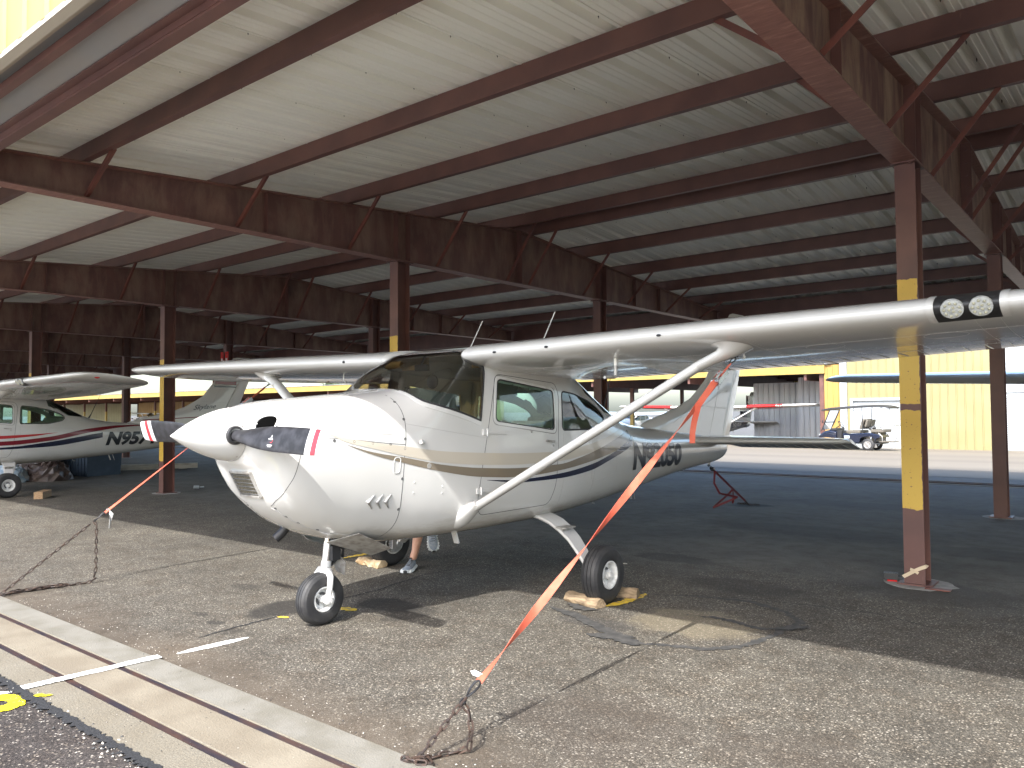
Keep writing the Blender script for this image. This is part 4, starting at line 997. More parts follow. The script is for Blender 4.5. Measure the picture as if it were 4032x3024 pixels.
        s = MB(); p0, n0 = spt(0.446, 1.245, side)
        s.tube([p0, p0 + n0 * .02 + Vector((0, -.01, 0)), p0 + n0 * .03 + Vector((0, -.035, .0))], [.02, .018, .013], 10); s.build('air_scoop', M['paint_fine'], fus, True)
        s = MB(); p0, n0 = spt(0.511, 1.077, side); s.lathe(p0, n0, [(0, .02), (.003, .02), (.004, .015), (.003, .001)], 14); s.build('static_port', M['dirty_alu'], fus)
        s = MB()
        for q in ((0.382, .971), (0.379, .90), (0.643, .925), (0.639, .878)): p0, n0 = spt(q[0], q[1], side); s.lathe(p0, n0, [(0, .006), (.003, .006), (.004, .001)], 8)
        s.build('screw', M['paint_fine'], fus)
    for side in (1, -1):                        # rolled lips of the air inlets
        pts = []
        for k in range(28):
            a = 2 * math.pi * k / 28; l_, z_ = 0.300 + .060 * math.cos(a), 1.366 + .074 * math.sin(a); lo_, hi_ = -0.667, -0.3
            for _ in range(30):
                m_ = (lo_ + hi_) / 2
                if hwz(m_, z_) < l_: lo_ = m_
                else: hi_ = m_
            pts.append((side * l_, lo_ - .001, z_))
        s = MB(); s.loop(pts, .008, 8); s.build('inlet_lip', M['paint_fine'], cowl, True)
    # windshield edge
    full = [spt(s, z, 1) for s, z in reversed(WSPATH)] + [spt(s, z, -1) for s, z in WSPATH[1:]]
    s = MB(); strip3(full, 0.016, 0.003, False, s); s.build('windshield_seal', M['seal'], fus)
    base = [spt(s_, z_, 1) for s_, z_ in reversed([(a - .012 * (1 - i / 40), b - .024) for i, (a, b) in enumerate(curve_pts(WSBASE, 40))])]
    base += [spt(s_, z_, -1) for s_, z_ in [(a - .012 * (1 - i / 40), b - .024) for i, (a, b) in enumerate(curve_pts(WSBASE, 40))]][1:]
    s = MB(); strip3(base, 0.034, 0.004, False, s); s.build('windshield_frame', M['paint_fine'], fus)
    # ---- chin filter, exhaust, cowl flap
    f = MB(); fr = MB(); sl = MB()
    O = Vector((0.0, -0.607, 1.085)); ux = Vector((1, 0, 0)); dn = Vector((0, 0.085, -0.163)).normalized(); nn = ux.cross(dn).normalized()
    if nn.y > 0: nn = -nn
    Wd, Hh = 0.225, 0.178
    def fp(a, b, o): return O + ux * (a - .5) * Wd + dn * b * Hh + nn * o
    f.add([fp(0, 0, .006), fp(1, 0, .006), fp(1, 1, .006), fp(0, 1, .006)], [(0, 1, 2, 3)])
    f.build('intake_filter', M['filter'], cowl)
    for a, b in (((0, 0), (1, 0)), ((1, 0), (1, 1)), ((1, 1), (0, 1)), ((0, 1), (0, 0))): fr.beam(fp(*a, .004), fp(*b, .004), 0.013, 0.026, up=nn)
    fr.build('intake_frame', M['dirty_alu'], cowl)
    for k in range(6): sl.tube([fp(.03, .12 + k * .155, .012), fp(.97, .12 + k * .155, .012)], 0.0024, 6)
    sl.build('intake_slat', M['seam'], cowl)
    e = MB(); e.tube([(-0.26, -0.06, .68), (-0.29, -0.11, .61), (-0.31, -0.15, .572)], 0.034, 14, cap=False); e.tube([(-0.26, -0.06, .68), (-0.308, -0.145, .578)], 0.028, 12); e.build('exhaust_pipe', M['dark_plastic'], root, True)
    for sx in (1, -1):
        c = MB(); c.add([(sx * .10, -.03, .575), (sx * .38, .03, .655), (sx * .36, .33, .515), (sx * .15, .33, .445), (sx * .10, -.03, .57), (sx * .375, .03, .648), (sx * .355, .33, .508), (sx * .15, .33, .438)],
                        [(0, 1, 2, 3), (7, 6, 5, 4), (0, 4, 5, 1), (1, 5, 6, 2), (2, 6, 7, 3), (3, 7, 4, 0)])
        c.build('cowl_flap', M['dirty_alu'], root, bevel=.002)
    # lower lip of the cowl
    s = MB(); P = curve_pts([(-0.443, 0.829), (-0.469, 0.853), (-0.455, 0.842), (-0.394, 0.793), (-0.264, 0.718), (-0.118, 0.662), (0.06, 0.625)], 30)
    for side in (1, -1): strip3(side_path(P, side), 0.007, 0.003, False, s)
    s.build('cowl_lip', M['seam_soft'], cowl)
    # ---- spinner and propeller
    hub = Vector((0, 0, 1.318)); prof = []
    for i in range(15):
        t = i / 14; prof.append((-1.068 + 0.385 * t, 0.168 * (1 - (1 - t) ** 1.55) ** 0.92 if i else 0.003))
    s = MB(); s.lathe((0, 0, 1.322), (0, 1, 0), [(a, r) for a, r in prof] + [(-0.672, 0.168), (-0.671, 0.12)], 48)
    sp = s.build('spinner', M['paint'], root, True, angle=50)
    s = MB()
    for k in range(10):
        t = 2 * math.pi * (k + .5) / 10; c = Vector((0.166 * math.cos(t), -0.695, 1.322 + 0.166 * math.sin(t))); nn2 = Vector((math.cos(t), -.12, math.sin(t)))
        s.lathe(c, nn2, [(0, .0065), (.003, .0065), (.004, .001)], 8)
    s.build('spinner_screw', M['dirty_alu'], sp)
    pr = empty('propeller', (0, -0.738, 1.322)); pr.parent = root
    PANG = 0.022
    for sd in (1, -1):
        # blade: (r, chord, pitch deg, thickness)
        tab = [(0.10, 0.075, 60, .07), (0.17, 0.078, 52, .062), (0.24, 0.095, 44, .05), (0.33, 0.122, 36, .036), (0.45, 0.148, 29, .026), (0.60, 0.157, 24, .02), (0.78, 0.156, 20, .015), (0.88, .153, 18, .012), (0.885, .1525, 18, .012),
               (0.93, 0.149, 17.5, .011), (0.935, .1485, 17.5, .011), (0.968, .145, 17, .010), (0.972, .1445, 17, .010), (1.03, 0.134, 16, .008), (1.052, 0.115, 16, .006), (1.057, 0.06, 16, .004)]
        tb = {k: pchip([t[0] for t in tab], [t[k] for t in tab]) for k in (1, 2, 3)}
        rs = list(np.linspace(.10, .88, 22)) + [.885, .93, .935, .97, .975, 1.0, 1.03, 1.045, 1.054, 1.057]
        rg = []
        for r in rs:
            c, th, t = float(tb[1](r)), R(float(tb[2](r))), float(tb[3](r)); ring = []
            for k in range(20):
                a = 2 * math.pi * k / 20; x = 0.5 * c * math.cos(a); y = 0.5 * t * math.sin(a) * (1.0 if r < .25 else (1.3 if math.sin(a) < 0 else .55))
                # pitch: chord turned out of the disc plane
                zc = x * math.cos(th) ; yc = x * math.sin(th) * sd * (1) + y * math.cos(th)
                zz = zc - y * math.sin(th) * sd
                ring.append((sd * r * math.cos(PANG * sd) if False else sd * r, yc, zz - 0.012 * max(0, r - .2) - PANG * sd * r))
            rg.append(ring)
        b = MB(); nr = len(rs)
        for i in range(nr - 1):
            rm = (rs[i] + rs[i + 1]) / 2
            mi = 0 if rm < .8825 else 1 if rm < .9325 else 2 if rm < .9725 else 1
            b.rings([rg[i], rg[i + 1]], False, True, mi)
        b.add(rg[-1], [tuple(range(20))], 1)
        # weld by distance happens in build's bmesh
        bo = b.build('blade', [M['prop'], M['white_tip'], M['red_tip']], pr, False)
        bm = bmesh.new(); bm.from_mesh(bo.data); bmesh.ops.remove_doubles(bm, verts=bm.verts, dist=1e-5); bmesh.ops.recalc_face_normals(bm, faces=bm.faces); bm.to_mesh(bo.data); bm.free()
        bo.data.polygons.foreach_set('use_smooth', [True] * len(bo.data.polygons)); bo.data.set_sharp_from_angle(angle=R(50))
        c = MB(); c.lathe((sd * .115, 0, -PANG * sd * .12), (sd, 0, 0), [(0, .058), (.045, .058), (.052, .055), (.055, .044), (.02, .042)], 28); c.build('blade_collar', M['dark_plastic'], bo, True)
        if sd == 1:
            # maker's decal: small emblem and two lines
            d = MB(); cx, cz = 0.555, -0.018
            def bp(u, v, o=0.012):
                r_ = cx + u; th = R(float(tb[2](r_))); cc = v
                return (r_, cc * math.sin(th) - .018, cc * math.cos(th) - PANG * r_ - 0.012 * (r_ - .2))
            def bpoly(pts, mi): d.add([bp(*p) for p in pts], [tuple(range(len(pts)))], mi)
            bpoly([(-.022, .002), (.012, .004), (.024, -.001), (.010, -.006), (-.02, -.004)], 0)
            bpoly([(-.004, .004), (.0, .024), (.006, .022), (.008, .004)], 0)
            for k in range(9):
                t0, t1 = -2.2 + k * .3, -2.2 + (k + 1) * .3
                d.add([bp(.014 + .012 * math.cos(t0), -.012 + .012 * math.sin(t0)), bp(.014 + .012 * math.cos(t1), -.012 + .012 * math.sin(t1)), bp(.014 + .009 * math.cos(t1), -.012 + .009 * math.sin(t1)), bp(.014 + .009 * math.cos(t0), -.012 + .009 * math.sin(t0))], [(0, 1, 2, 3)], 1)
            bpoly([(-.012, -.036), (.034, -.036), (.034, -.043), (-.012, -.043)], 0); bpoly([(-.004, -.048), (.03, -.048), (.03, -.050), (-.004, -.050)], 0)
            d.build('decal', [M['white_tip'], M['red_tip']], bo)
    # ---- wings, lights, struts
    for side in (1, -1):
        w = build_wing(root, side)
        # wing root fairing against the cabin
        s = MB(); rg = []
        for l, g in ((0.405, .45), (0.415, .72), (0.435, .92), (0.465, 1.0), (0.60, 1.012), (0.64, 1.001)):
            rg.append([wpt(side * l, .10 + (x - .10) * g, z * g, (0.95, 1.63, 0, .126)) for x, z in airfoil(22, .126)])
        s.rings(rg); s.build('root_fairing', M['paint'], w, True, angle=60)
        # light bay in the leading edge (left wing only)
        if side == 1:
            a, b = 3.632, 3.914
            def lep(l, k, off=0.003):          # k along the profile from above to below the leading edge
                s0, c, dz, t = wing_at(l); af = airfoil(60, t + off * 2 / c); i = 60 - 12 + k
                x, z = af[int(i)]; p = Vector(wpt(l, x - off / c, z, (s0, c, dz, t))); return p
            ks = list(range(0, 25))
            for nm, l0, l1, m_, off in (('landing_light', a, b, M['dark_plastic'], .0025),):
                g = MB(); g.add([lep(l, k, off) for l in np.linspace(l0, l1, 12) for k in ks], [(i * 25 + k, i * 25 + k + 1, (i + 1) * 25 + k + 1, (i + 1) * 25 + k) for i in range(11) for k in range(24)])
                lo = g.build(nm, m_, w, True)
            for l0, l1 in ((a - .035, a), (b, b + .035)):
                g = MB(); g.add([lep(l, k, .0045) for l in np.linspace(l0, l1, 3) for k in ks], [(i * 25 + k, i * 25 + k + 1, (i + 1) * 25 + k + 1, (i + 1) * 25 + k) for i in range(2) for k in range(24)]); g.build('light_surround', M['paint_fine'], w, True)
            for lc in (3.715, 3.838):
                p = lep(lc, 15, .004); q0, q1 = lep(lc, 12, .004), lep(lc, 18, .004); up = (q0 - q1).normalized(); nx = Vector((1, 0, 0)).cross(up).normalized()
                if nx.y > 0: nx = -nx
                nx = (nx + Vector((0, -.3, -.1))).normalized()
                g = MB(); g.lathe(p + nx * -.012, nx, [(0, .051), (.018, .051), (.02, .047), (.021, .001)], 30); lamp = g.build('led_lamp', M['led'], w, True, angle=30)
                x = nx.cross(Vector((0, 0, 1))).normalized(); y = nx.cross(x); cell = MB()
                for rr, kk in ((.012, 3), (.036, 9)):
                    for q in range(kk): t = 2 * math.pi * q / kk; cell.ball(p + nx * .009 + (x * math.cos(t) + y * math.sin(t)) * rr, .0075, 5, mi=0)
                cell.build('lens', M['glass_clear'] if False else mat('amber_lens', (0.36, 0.35, 0.26), 0.12), w, True)
            # pitot tube
            p = low_z(1.62, .19); g = MB(); g.tube([p, p + Vector((0, 0, -.05))], .013, 10, mi=0); g.tube([p + Vector((0, 0, -.05)), p + Vector((0, 0, -.115)), p + Vector((0, -.015, -.13)), p + Vector((0, -.14, -.135))], [.012, .012, .012, .010], 10, mi=1); g.build('pitot_tube', [M['paint_fine'], M['dirty_alu']], w, True)
            for l in (0.78, 1.25, 2.12):
                p = lep(l, 13, .001); g = MB(); g.ball(p, .014, 8, (1.2, .6, .6)); g.build('wing_vent', M['dark_plastic'], w, True)
        else:
            s = MB(); p = low_z(-1.35, .2); s.tube([p, p + Vector((0, 0, -.04)), p + Vector((0, .03, -.09))], .006, 8); s.build('vent_tube', M['paint_fine'], w)
            p = Vector(wpt(-0.95, 0.004, -.002)); g = MB(); g.ball(p, .02, 8, (1.1, .6, .6)); g.build('wing_vent', M['dark_plastic'], w, True)
        # strut
        top = low_z(side * 2.48, 0.165) + Vector((0, 0, .01)); bot = Vector((side * 0.50, 0.92, roll(side * .5, 0.690)))
        d = (top - bot).normalized(); ch = Vector((0, 1, 0)); ch = (ch - d * ch.dot(d)).normalized(); th = d.cross(ch)
        def sec(p, c, t, ax=None): return [p + ch * (c / 2 * math.cos(a) + c * .08 * math.cos(2 * a)) + th * (t / 2 * math.sin(a)) for a in [2 * math.pi * k / 24 for k in range(24)]]
        L = (top - bot).length
        s = MB(); s.rings([sec(bot + d * q, c_, t_) for q, c_, t_ in ((0.10, .115, .058), (0.4, .118, .058), (L - .30, .118, .058), (L - .20, .118, .058))])
        st = s.build('wing_strut', M['paint'], root, True, angle=60)
        s = MB(); rg = []
        for q, c_, t_, m_ in ((L - .24, .122, .062, 0), (L - .16, .128, .072, .1), (L - .10, .15, .10, .35), (L - .055, .20, .15, .7), (L - .02, .27, .21, .95), (L - .004, .31, .245, 1)):
            ring = []
            for a in [2 * math.pi * k / 28 for k in range(28)]:
                p1 = bot + d * q + ch * (c_ / 2 * math.cos(a)) + th * (t_ / 2 * math.sin(a))
                p2 = low_z(side * 2.48 + (t_ / 2 * math.sin(a)) * side * (1 if th.x * side > 0 else -1), min(.9, 0.165 + c_ / 2 * math.cos(a) / 1.63)) + Vector((0, 0, -(L - q) * .55))
                ring.append(p1.lerp(p2, m_))
            rg.append(ring)
        s.rings(rg); s.build('strut_cuff', M['paint'], st, True, angle=60)
        s = MB(); e0 = top + Vector((side * .02, .12, -.03)); s.tube([e0 + Vector((0, 0, .02)), e0 + Vector((0, .012, -.03)), e0 + Vector((0, .02, -.045)), e0 + Vector((0, .03, -.03))], .006, 6); s.build('tie_down_ring', M['paint_fine'], st)
        s = MB(); c0 = bot - d * .03
        rg = [[c0 + d * q + ch * (a_ * math.cos(a)) + th * (b_ * math.sin(a)) + Vector((-side * .02, 0, 0)) for a in [2 * math.pi * k / 24 for k in range(24)]] for q, a_, b_ in ((-.115, .01, .01), (-.11, .05, .035), (-.085, .085, .065), (-.04, .105, .08), (.02, .11, .078), (.08, .10, .062), (.15, .075, .042), (.21, .064, .033))]
        s.rings(rg); s.build('strut_fairing', M['paint_fine'], st, True, angle=60)
    # ---- tail
    finp = [(1.10, 4.25, 6.33), (1.255, 4.28, 6.40), (1.33, 4.47, 6.435), (1.41, 4.87, 6.475), (1.49, 5.23, 6.52), (1.60, 5.585, 6.58), (1.73, 5.83, 6.652), (1.85, 6.03, 6.72), (2.2, 6.32, 6.915), (2.55, 6.61, 7.11), (2.70, 6.735, 7.19), (2.76, 6.80, 7.22), (2.785, 6.90, 7.235)]
    rg = []
    for z, a, b in finp:
        t = float(np.interp(z, (1.1, 2.7, 2.785), (.075, .045, .02))); c = b - a
        ring = []
        for k in range(26):
            u = k / 25; xx = a + c * u; y = t * min(1.0, math.sqrt(max(0, (xx - a)) / .45)) * (1 if u < .999 else 1); ring.append((y, xx))
        full_ = ring + [(-y, xx) for y, xx in ring[::-1][0:-1]]
        rg.append([(y, xx, z) for y, xx in full_])
    s = MB(); s.rings(rg); fin = s.build('tail_fin', M['paint'], root, True, angle=55)
    rg = []
    for z in np.linspace(1.035, 2.76, 12):
        hs = float(np.interp(z, (1.035, 1.10, 1.85, 2.785), (6.285, 6.325, 6.72, 7.235))) + .012; te = float(np.interp(z, (1.035, 1.06, 1.89, 2.6, 2.76), (6.66, 6.70, 7.07, 7.39, 7.42))); t = float(np.interp(z, (1.1, 2.7), (.072, .043)))
        rg.append([(t * .9, hs, z), (t, hs + .03, z), (t * .5, (hs + te) / 2 + .02, z), (.003, te, z), (-.003, te, z), (-t * .5, (hs + te) / 2 + .02, z), (-t, hs + .03, z), (-t * .9, hs, z)])
    s = MB(); s.rings(rg); s.build('rudder', M['paint'], fin, True, angle=40)
    for side in (1, -1):
        s = MB()
        def fin_line(P, wd=.004):
            strip3([(Vector((side * (float(np.interp(z, (1.1, 2.7, 2.785), (.075, .045, .02))) + .0006), x, z)), Vector((side, 0, 0))) for x, z in dens(P, .05)], wd, .001, False, s)
        for P in ([(5.98, 1.15), (6.36, 1.90), (6.86, 2.70)], [(5.55, 1.52), (6.49, 1.47)], [(5.98, 1.74), (6.62, 1.70)], [(6.26, 2.10), (6.84, 2.06)], [(6.56, 2.45), (7.04, 2.42)], [(5.0, 1.30), (5.62, 1.54)], [(5.35, 1.22), (5.98, 1.16)]): fin_line(P)
        s.build('fin_seam', M['seam_soft'], fin)
    for side in (1, -1):
        rg = []
        for l, le, hz_, t in ((0.04, 5.22, 6.0, .052), (0.3, 5.30, 6.0, .050), (1.0, 5.58, 6.02, .043), (1.55, 5.80, 6.04, .036), (1.70, 5.87, 6.045, .030), (1.755, 5.93, 6.05, .018), (1.775, 5.98, 6.05, .006)):
            z = roll(side * l, 1.083); ring = []
            for k in range(16):
                u = (k / 15) ** 1.6; ring.append((le + (hz_ - le) * u, t * min(1, math.sqrt(u * 4))))
            f2 = ring + [(x, -y) for x, y in ring[::-1][:-1]]
            rg.append([(side * l, x, z + y) for x, y in f2])
        s = MB(); s.rings(rg); hs_ = s.build('horizontal_stabilizer', M['paint'], root, True, angle=55)
        s = MB(); rg = []
        for l, te, t in ((0.17, 6.28, .040), (0.30, 6.44, .042), (1.0, 6.445, .036), (1.6, 6.445, .030), (1.74, 6.445, .028), (1.772, 6.44, .022)):
            z = roll(side * l, 1.083); h0 = 6.0 + .05 * (l / 1.77) + .012; dz = (te - h0) * .27
            rg.append([(side * l, h0, z + t), (side * l, h0, z - t), (side * l, h0 + (te - h0) * .5, z - t * .55 - dz * .5), (side * l, te, z - dz - .004), (side * l, te, z - dz + .004), (side * l, h0 + (te - h0) * .5, z + t * .45 - dz * .5)])
        s.rings(rg)
        for k in range(12):
            l = .36 + k * .117; z = roll(side * l, 1.083); h0 = 6.03 + .05 * l / 1.77
            s.tube([(side * l, h0 + .02, z - .036), (side * (l + .02), 6.22, z - .073), (side * (l + .04), 6.43, z - .113)], [.003, .006, .003], 5)
        s.build('elevator', M['paint'], hs_, True, angle=40)
    s = MB(); s.tube([(0, 6.08, .80), (0, 6.08, .755), (0, 6.10, .735), (0, 6.12, .755), (0, 6.12, .80)], .007, 6); s.build('tail_ring', M['dirty_alu'], root)
    # ---- undercarriage
    def wheel(c, r, w, tread, name='wheel'):
        c = Vector(c); wo = empty(name, c); wo.parent = root
        t = MB(); P = []
        n_ = 40
        ri = r * .47
        prof = [(-w * .36, ri), (-w * .47, ri * 1.15), (-w * .5, r * .72), (-w * .46, r * .86), (-w * .36, r * .95), (-w * .2, r * .99)]
        gro = []
        for g in (-.2, 0, .2):
            gro += [(w * g - .004, r * (1 if g == 0 else .992)), (w * g - .0025, r * .972), (w * g + .0025, r * .972), (w * g + .004, r * (1 if g == 0 else .992))]
        pr_ = prof[:-1] + gro + [(-a, b) for a, b in prof[:-1][::-1]]
        t.lathe((0, 0, 0), (1, 0, 0), pr_, 56); t.build('tyre', M['rubber'], wo, True, angle=25)
        h_ = MB()
        for sx in (1, -1):
            h_.lathe((0, 0, 0), (sx, 0, 0), [(w * .30, ri * 1.04), (w * .43, ri * 1.03), (w * .44, ri * .94), (w * .30, ri * .82), (w * .14, ri * .78), (w * .12, ri * .34), (w * .34, ri * .32), (w * .36, ri * .22), (w * .5, ri * .21), (w * .51, .001)], 40)
            for q in range(3):
                a = 2 * math.pi * q / 3 + .4; h_.beam((sx * w * .13, ri * .3 * math.cos(a), ri * .3 * math.sin(a)), (sx * w * .2, ri * .8 * math.cos(a), ri * .8 * math.sin(a)), .03, .012, up=(1, 0, 0))
        ho = h_.build('rim', M['rim'], wo, True, angle=30)
        h2 = MB()
        for sx in (1, -1): h2.lathe((sx * w * .125, 0, 0), (sx, 0, 0), [(0, ri * .33), (.004, ri * .34), (.004, ri * .54), (0, ri * .56)], 30)
        h2.build('hub_shade_ring', M['seam'], ho)  # flat dark ring, paints in the shade of a deep hub
        return wo
    wheel((0, 0, 0.176), 0.177, 0.125, 0)
    for side in (1, -1):
        x = side * 1.205; wheel((x, 1.70, 0.216), 0.2185, 0.158, 0)
        # flat spring leg
        pts = [(0.36, 1.97, 0.585, .24), (0.48, 1.955, 0.565, .23), (0.60, 1.93, 0.535, .215), (0.72, 1.89, 0.488, .195), (0.84, 1.845, 0.425, .172), (0.95, 1.795, 0.345, .152), (1.04, 1.755, 0.27, .135), (1.085, 1.73, 0.22, .125)]
        rg = []
        for i, (l, s_, z, wd) in enumerate(pts):
            a, b = pts[max(0, i - 1)], pts[min(len(pts) - 1, i + 1)]; tn = Vector((b[0] - a[0], 0, b[2] - a[2])).normalized(); nn = Vector((-tn.z, 0, tn.x)); t = .013
            rg.append([Vector((side * (l + nn.x * k), s_ + j, z + nn.z * k)) for k, j in ((t, -wd / 2 + .01), (t, wd / 2 - .01), (0, wd / 2), (-t, wd / 2 - .01), (-t, -wd / 2 + .01), (0, -wd / 2))])
        s = MB(); s.rings(rg); lg = s.build('gear_leg', M['paint_fine'], root, True, angle=40)
        s = MB(); s.box(side * .70, 1.79, .505, side * .80, 1.93, .515); s.box(side * .74, 1.80, .465, side * .76, 1.92, .51); s.build('step', M['dirty_alu'], lg)
        s = MB(); s.tube([(side * 1.06, 1.70, .216), (side * 1.13, 1.70, .216)], .03, 12); s.lathe((side * 1.105, 1.70, .216), (side, 0, 0), [(0, .085), (.008, .085), (.009, .03)], 28)
        s.box(side * 1.07, 1.62, .17, side * 1.125, 1.70, .29); s.build('brake', M['alu'], lg, bevel=.004)
    s = MB(); s.tube([(0, .075, .60), (0, .050, .405)], .031, 16); s.build('oleo', M['chrome'], root, True)
    s = MB(); s.tube([(0, .054, .425), (0, .048, .385)], .036, 16); s.tube([(0, .048, .395), (0, .035, .33)], [.032, .034], 16)
    for sx in (1, -1):
        arch = [(sx * .012, .038, .345), (sx * .05, .036, .36), (sx * .078, .03, .325), (sx * .088, .018, .26), (sx * .088, .004, .20), (sx * .088, 0, .176)]
        s.tube(arch, [.028, .026, .022, .02, .02, .026], 12)
        s.lathe((sx * .075, 0, .176), (sx, 0, 0), [(0, .03), (.032, .03), (.036, .026), (.036, .014), (.05, .013), (.05, .001)], 16)
    fk = s.build('nose_fork', M['paint_fine'], root, True, angle=50)
    s = MB(); s.beam((0, .085, .54), (0, .16, .45), .05, .012); s.beam((0, .16, .45), (0, .08, .39), .045, .012); s.box(.02, .06, .43, .06, .13, .53); s.tube([(.03, .10, .55), (.05, .16, .50), (.03, .17, .44)], .01, 8); s.build('torque_link', M['dark_plastic'], fk)
    s = MB(); s.add([(-.03, .10, .46), (.05, .12, .47), (.065, .17, .40), (.03, .19, .31), (-.02, .16, .34), (.0, .13, .42)], [(0, 1, 2, 5), (5, 2, 3, 4), (0, 5, 4)]); o_ = s.build('shimmy_cover', M['dirty_alu'], fk)
    md = o_.modifiers.new('thickness', 'SOLIDIFY'); md.thickness = .006
    # belly fittings, antennas
    s = MB(); s.beam((0.30, 1.02, .53), (.30, 1.05, .445), .012, .05, up=(1, 0, 0)); s.build('belly_vent', M['paint_fine'], root)
    s = MB(); s.tube([(.12, 3.9, .62), (.12, 3.94, .51)], .012, 8); s.tube([(.12, 3.98, .62), (.12, 4.02, .50)], .005, 6); s.tube([(.1, 3.2, .575), (.1, 3.22, .53), (.1, 3.26, .525)], .006, 6); s.build('belly_antenna', M['dirty_alu'], root)
    for l, s0 in ((-0.1, 1.62), (0.62, 1.72)):
        p = Vector((l, s0, 1.99 if abs(l) < .3 else 2.02)); s = MB(); s.tube([p, p + Vector((0.0, .04, .03)), p + Vector((0.02, .17, .26))], [.008, .005, .004], 8); s.build('whip_antenna', M['paint_fine'], root)
    s = MB(); s.tube([(0, 3.55, 1.38), (.0, 3.60, 1.47), (.0, 3.80, 1.92)], [.018, .008, .002], 8); s.build('tail_antenna', M['dark_plastic'], root)
    # ---- cabin
    s = MB(); rg = []
    for s_, z in ((0.56, 1.56), (0.72, 1.47), (0.95, 1.405), (1.02, 1.37)):
        w_ = hwz(s_, min(z, float(FN[1](s_)) - .03)) * .93; rg.append([(l, s_, z + (.02 if abs(l) < .3 else -.02 - .06 * max(0, abs(l) - .4))) for l in np.linspace(-w_, w_, 12)])
    s.rings(rg, False, False)
    s.box(-.50, 1.005, 1.0, .50, 1.03, 1.36); s.box(-.40, 1.0, .63, .40, 2.7, .65)
    s.build('instrument_panel', M['dark_plastic'], root)
    for x_ in (-.24, .24):
        se = MB(); se.box(x_ - .20, 1.42, .86, x_ + .20, 1.88, .99); se.rings([[(x_ + (.205 - .02 * q) * math.cos(a) ** 1 * (1 if abs(math.cos(a)) > 0 else 1), 1.86 + q * .16 + .05 * math.sin(a), .95 + q * .42) for a in [2 * math.pi * k / 16 for k in range(16)]] for q in np.linspace(0, 1.0, 5)])
        se.build('front_seat', M['seat'], root, bevel=.02)
        y_ = MB(); y_.tube([(x_, 1.02, 1.2), (x_, 1.17, 1.21)], .012, 8); y_.loop([(x_ + .13 * math.cos(a), 1.17, 1.22 + .08 * math.sin(a)) for a in [2 * math.pi * k / 16 for k in range(16)]], .012, 6); y_.build('control_yoke', M['dark_plastic'], root)
    se = MB(); se.box(-.44, 2.36, .85, .44, 2.8, .98); se.beam((0, 2.74, .96), (0, 2.92, 1.38), .88, .10, up=(0, 1, 0)); se.build('rear_seat', M['seat'], root, bevel=.02)
    s = MB(); s.box(-.40, 1.13, 1.80, -.10, 1.15, 1.90); s.box(.42, 1.1, 1.79, .47, 1.13, 1.88); s.tube([(-.46, 1.02, 1.84), (-.30, 1.04, 1.845)], .032, 12); s.build('sun_visor', M['visor'], root)
    s = MB(); s.box(-.10, .99, 1.78, .04, 1.02, 1.83); s.tube([(-.03, 1.0, 1.83), (-.03, 1.04, 1.9)], .01, 6); s.ball((-.07, 1.16, 1.70), .06, 8, (1, .5, 1)); s.build('mirror', M['dark_plastic'], root)
    for sx in (-1, 1):
        s = MB(); s.tube([(sx * .50, 1.16, 1.40), (sx * .46, 1.20, 1.80)], .03, 10); s.tube([(sx * .505, 2.13, 1.30), (sx * .47, 2.13, 1.72)], .035, 10); s.build('cabin_post', M['lining'], root)
    return root, h

def stripe(name, parent, m, up, lo, sides=(1, -1), off=0.0026, n=None):
    """painted band between two (s, z) lines, laid on the skin"""
    a0, a1 = max(up[0][0], lo[0][0]), min(up[-1][0], lo[-1][0]); fu, fl = pchip(*zip(*up)), pchip(*zip(*lo))
    n = n or int((a1 - a0) / .04) + 2; K = 6
    for side in sides:
        mb = MB(); v = []
        for s in np.linspace(a0, a1, n):
            zu, zl = float(fu(s)), float(fl(s))
            for k in range(K): v.append(spt(float(s), zl + (zu - zl) * k / (K - 1), side, off)[0])
        mb.add(v, [(i * K + k, i * K + k + 1, (i + 1) * K + k + 1, (i + 1) * K + k) for i in range(n - 1) for k in range(K - 1)])
        mb.build(name, m, parent, True)

def text_mesh(body, bold=0.02, shear=0.0, spacing=1.0):
    cu = D.curves.new('lettering', 'FONT'); cu.body = body; cu.size = 1.0; cu.offset = bold; cu.shear = shear; cu.space_character = spacing; cu.resolution_u = 4
    o = D.objects.new('lettering', cu); C.objects.link(o)
    me = D.meshes.new_from_object(o.evaluated_get(bpy.context.evaluated_depsgraph_get()))
    D.objects.remove(o); D.curves.remove(cu)
    bm = bmesh.new(); bm.from_mesh(me); D.meshes.remove(me)
    xs = [v.co.x for v in bm.verts]; ys_ = [v.co.y for v in bm.verts]
    x0, x1, y0, y1 = min(xs), max(xs), min(ys_), max(ys_)
    for v in bm.verts: v.co.x = (v.co.x - x0) / (x1 - x0); v.co.y = (v.co.y - y0) / (y1 - y0)
    bmesh.ops.triangulate(bm, faces=bm.faces)
    for k in range(1, 8):
        g = list(bm.verts) + list(bm.edges) + list(bm.faces); bmesh.ops.bisect_plane(bm, geom=g, plane_co=(0, k / 8, 0), plane_no=(0, 1, 0))
    for k in range(1, 12):
        g = list(bm.verts) + list(bm.edges) + list(bm.faces); bmesh.ops.bisect_plane(bm, geom=g, plane_co=(k / 12, 0, 0), plane_no=(1, 0, 0))
    bm.verts.index_update()
    V = [tuple(v.co) for v in bm.verts]; F = [tuple(v.index for v in f.verts) for f in bm.faces]; bm.free()
    return V, F
